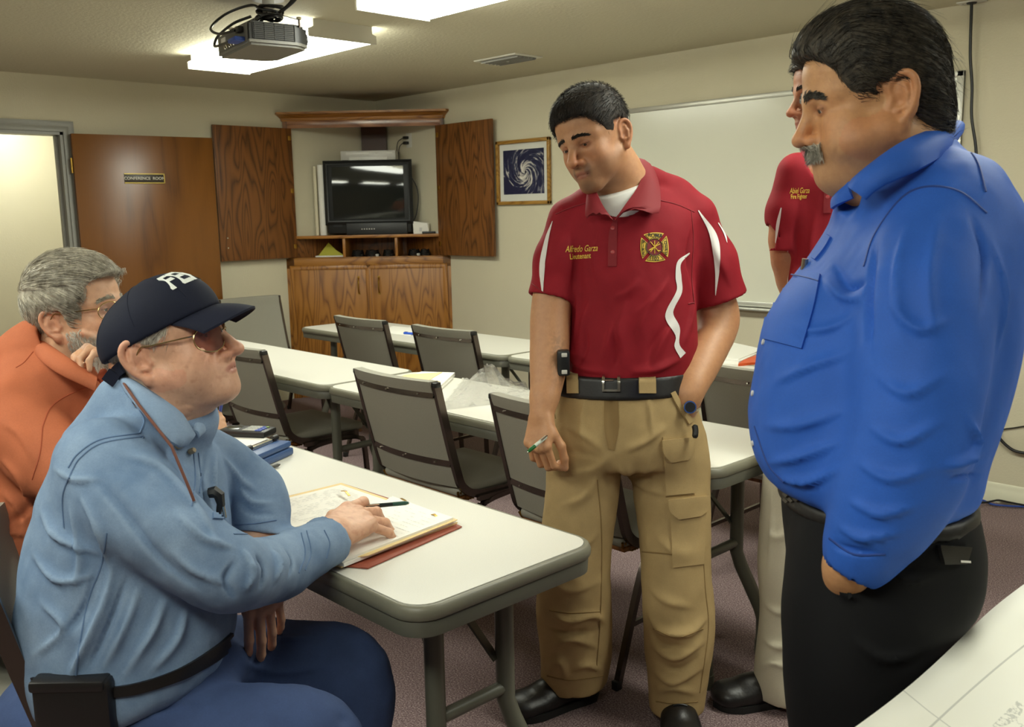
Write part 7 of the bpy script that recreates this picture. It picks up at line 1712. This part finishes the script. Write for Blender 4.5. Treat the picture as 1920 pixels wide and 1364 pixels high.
# ================================================================== second person in a red polo, behind the blue shirt
M_BEIGE = cloth('trousers_beige', lin(206, 198, 176), .85, 1300, .25, .08, 8)
def build_ff():
    D = 2.82; O = np.array([5.42, -2.45, 0.0])
    P = thing('person', 'tall man in a red polo and pale trousers, mostly hidden behind the blue shirt', 'person', O, 0, 'people in the meeting')
    h = Head(at(1562, 178, 2.8), frame(-86, -8, 0), 1.14, jaw=.95, nose=1.15, eye=.0022)
    S = Solid(); h.solid(S)
    S.chain([h.W((0, -.02, -.03)), h.W((0, -.03, -.09)), at(1580, 300, D)], [.062, .066, .074], .03)
    S.col([row(290, 1500, 1650, D, .09), row(400, 1495, 1680, D, .11), row(600, 1495, 1680, D, .11), row(800, 1480, 1680, D, .11)], k=.03)
    S.chain([at(1492, 320, 2.80), at(1474, 450, 2.84), at(1500, 560, 2.86), at(1560, 640, 2.78)], [.052, .046, .042, .034], .03, sub=3); S.chain([at(1680, 330, 2.84), at(1700, 460, 2.88), at(1690, 600, 2.86), at(1650, 680, 2.8)], [.052, .046, .042, .03], .03)
    S.cone(at(1560, 640, 2.78), at(1590, 650, 2.72), .03, .03, .02)
    for Q in ((1500, 850, 2.82), (1480, 1060, 2.82), (1468, 1295, 2.84)), ((1640, 850, 2.86), (1650, 1060, 2.88), (1655, 1280, 2.9)): S.chain([at(*q) for q in Q], [.07, .05, .04], .03)
    c = h.pos; V, F = body_mesh(S, [(.0036, c-[.13, .13, .16], c+[.13, .13, .15])]); C = face_paint(h, V, (178, 122, 86), (150, 88, 72), .3, .25, (80, 62, 48)); sk = Surf(V, F)
    quads('body', sk.V, F, M_SKIN, P, O, col=C); h.eyes(P, O, (50, 34, 24), (0, -.15)); brows(h, sk, P, O, M_HBLK, 260, 1.1, .0265)
    hl = hairline([(.13, .085), (.09, .078), (.075, .07), (.064, .055), (.055, .040), (.042, .022), (.032, -.006), (.012, -.010), (.010, .025), (-.03, .028), (-.038, -.035), (-.07, -.05), (-.12, -.052)])
    HV, HF = hairshell(h, hl, .009, top=.008); fl = lambda p, n: np.tile(h.R[1]*.8-h.R[2]*.2, (len(p), 1))+n*.5
    quads('hair', *join((HV, HF), strands(HV, HF, 1800, 21, fl, .022, 3, .0006, lift=.4, jitter=.25)), M_HDK, P, O)
    G = Solid(); G.chain([at(1494, 325, 2.80), at(1478, 400, 2.82), at(1462, 485, 2.84)], [.060, .060, .056], .03); c1 = at(1461, 470, 2.84); dd = unit(at(1460, 470, 2.84)-at(1490, 330, 2.80)+CRH*.05); G.cone(c1-dd*.05, c1+dd*.06, .048, .054, .004, '-'); G.cut(c1, dd, .12, .003)
    G.chain([at(1680, 330, 2.84), at(1698, 420, 2.86), at(1704, 490, 2.88)], [.064, .068, .07], .03)
    G.col([row(270, 1530, 1630, D, .08), row(296, 1492, 1668, D, .11), row(330, 1482, 1688, D, .128), row(400, 1484, 1692, D, .14), row(500, 1478, 1694, D, .146), row(600, 1474, 1694, D, .146), row(720, 1472, 1690, D, .14)], k=.03, cap=.02)
    G.cone(at(1565, 235, 2.76), at(1560, 300, 2.74), .085, .07, .006, '-')
    V, F = G.mesh(.006); s = Surf(relax(V, F, 2), F); s.noise((7, 7, 5), .004, 81); s.folds([([(1500, 380), (1490, 440), (1496, 500)], 7, -5), ([(1530, 400), (1520, 470), (1525, 540)], 8, 4)])
    sh = quads('polo_shirt', s.V, F, M_POLO, P, O); M_RED2 = mat('polo_rib', srgb(140, 20, 34), .75)
    s.strip('stripe', [(1464, 390), (1456, 420), (1454, 455)], [(1466, 390), (1462, 420), (1455, 457)], M_POLOW, sh, O, .0018, n=12); s.strip('stripe', [(1474, 470), (1472, 510), (1474, 545)], [(1478, 470), (1479, 510), (1478, 545)], M_POLOW, sh, O, .0018, n=12)
    s.text('embroidered_name', 'Abiel Garza', 1499, 358, 15, M_GOLD, sh, O, ang=-.03, shear=.35, wscale=.52, bold=.004); s.text('embroidered_rank', 'Fire Fighter', 1498, 369, 12, M_GOLD, sh, O, ang=-.04, wscale=.55, bold=.012)
    s.disc('button', 1552, 370, .006, mat('button_red', srgb(170, 60, 62), .35), sh, O, .003)
    s.strip('placket', [(1546, 345), (1544, 400)], [(1560, 345), (1558, 400)], M_RED2, sh, O, .0025, th=.002, n=8)
    ribbon('collar', [at(1520, 262, 2.72), at(1535, 285, 2.66), at(1555, 310, 2.65)], [at(1500, 282, 2.70), at(1512, 300, 2.655), at(1540, 304, 2.64)], M_RED2, sh, O, .005)
    ribbon('collar', [at(1555, 310, 2.65), at(1585, 290, 2.66), at(1606, 262, 2.70)], [at(1575, 318, 2.64), at(1610, 308, 2.66), at(1630, 280, 2.72)], M_RED2, sh, O, .005)
    K = Solid(); K.col([row(710, 1470, 1690, D, .135), row(800, 1462, 1696, D, .14), row(870, 1446, 1700, D, .12)], k=.03)
    K.chain([at(1506, 860, 2.82), at(1492, 960, 2.82), at(1484, 1060, 2.82), at(1484, 1160, 2.83), at(1474, 1250, 2.84), at(1470, 1320, 2.845)], [px2m(66, 2.82), px2m(60, 2.82), px2m(56, 2.82), px2m(52, 2.83), px2m(52, 2.84), px2m(50, 2.84)], .03, sub=3); K.chain([at(1635, 860, 2.86), at(1650, 1060, 2.88), at(1655, 1300, 2.9)], [.10, .09, .08], .03)
    K.cut(at(1470, 1304, 2.845), -ZUP, .16)
    V, F = K.mesh(.0075); s = Surf(relax(V, F, 2), F); s.noise((8, 8, 5), .004, 91); s.folds([([(1430, 1130), (1460, 1150), (1490, 1140)], 8, 6), ([(1430, 1200), (1460, 1215), (1495, 1205)], 8, 7), ([(1425, 1255), (1455, 1245), (1490, 1265)], 7, 7), ([(1440, 1000), (1460, 1010), (1490, 990)], 8, 4), ([(1448, 920), (1446, 1000), (1440, 1080)], 6, 4)])
    quads('trousers', s.V, F, M_BEIGE, P, O)
    B = Solid(); B.col([row(704, 1466, 1694, D, .142), row(716, 1466, 1694, D, .144), row(730, 1466, 1694, D, .142)], k=0, cap=.004); V, F = B.mesh(.01); quads('belt', V, F, M_BELT, P, O)
    shoe(P, O, on(1492, 1312, 2, 0), on(1338, 1325, 2, 0), M_SHOE, M_SOLE, .055, lace=False); shoe(P, O, on(1670, 1280, 2, 0), on(1580, 1310, 2, 0), M_SHOE, M_SOLE, .055, lace=False)
build_ff()
# chairs of the two seated men
_q = CAM+CRH*-.745+CFH*1.87
dup(ch, (_q[0], _q[1], 0), -.317, 'grey stacking chair under the capped man, its back at the left edge')
_q = at(60, 1100, 2.25)
dup(ch, (_q[0], _q[1], 0), -.4, 'grey stacking chair under the man in the orange shirt')
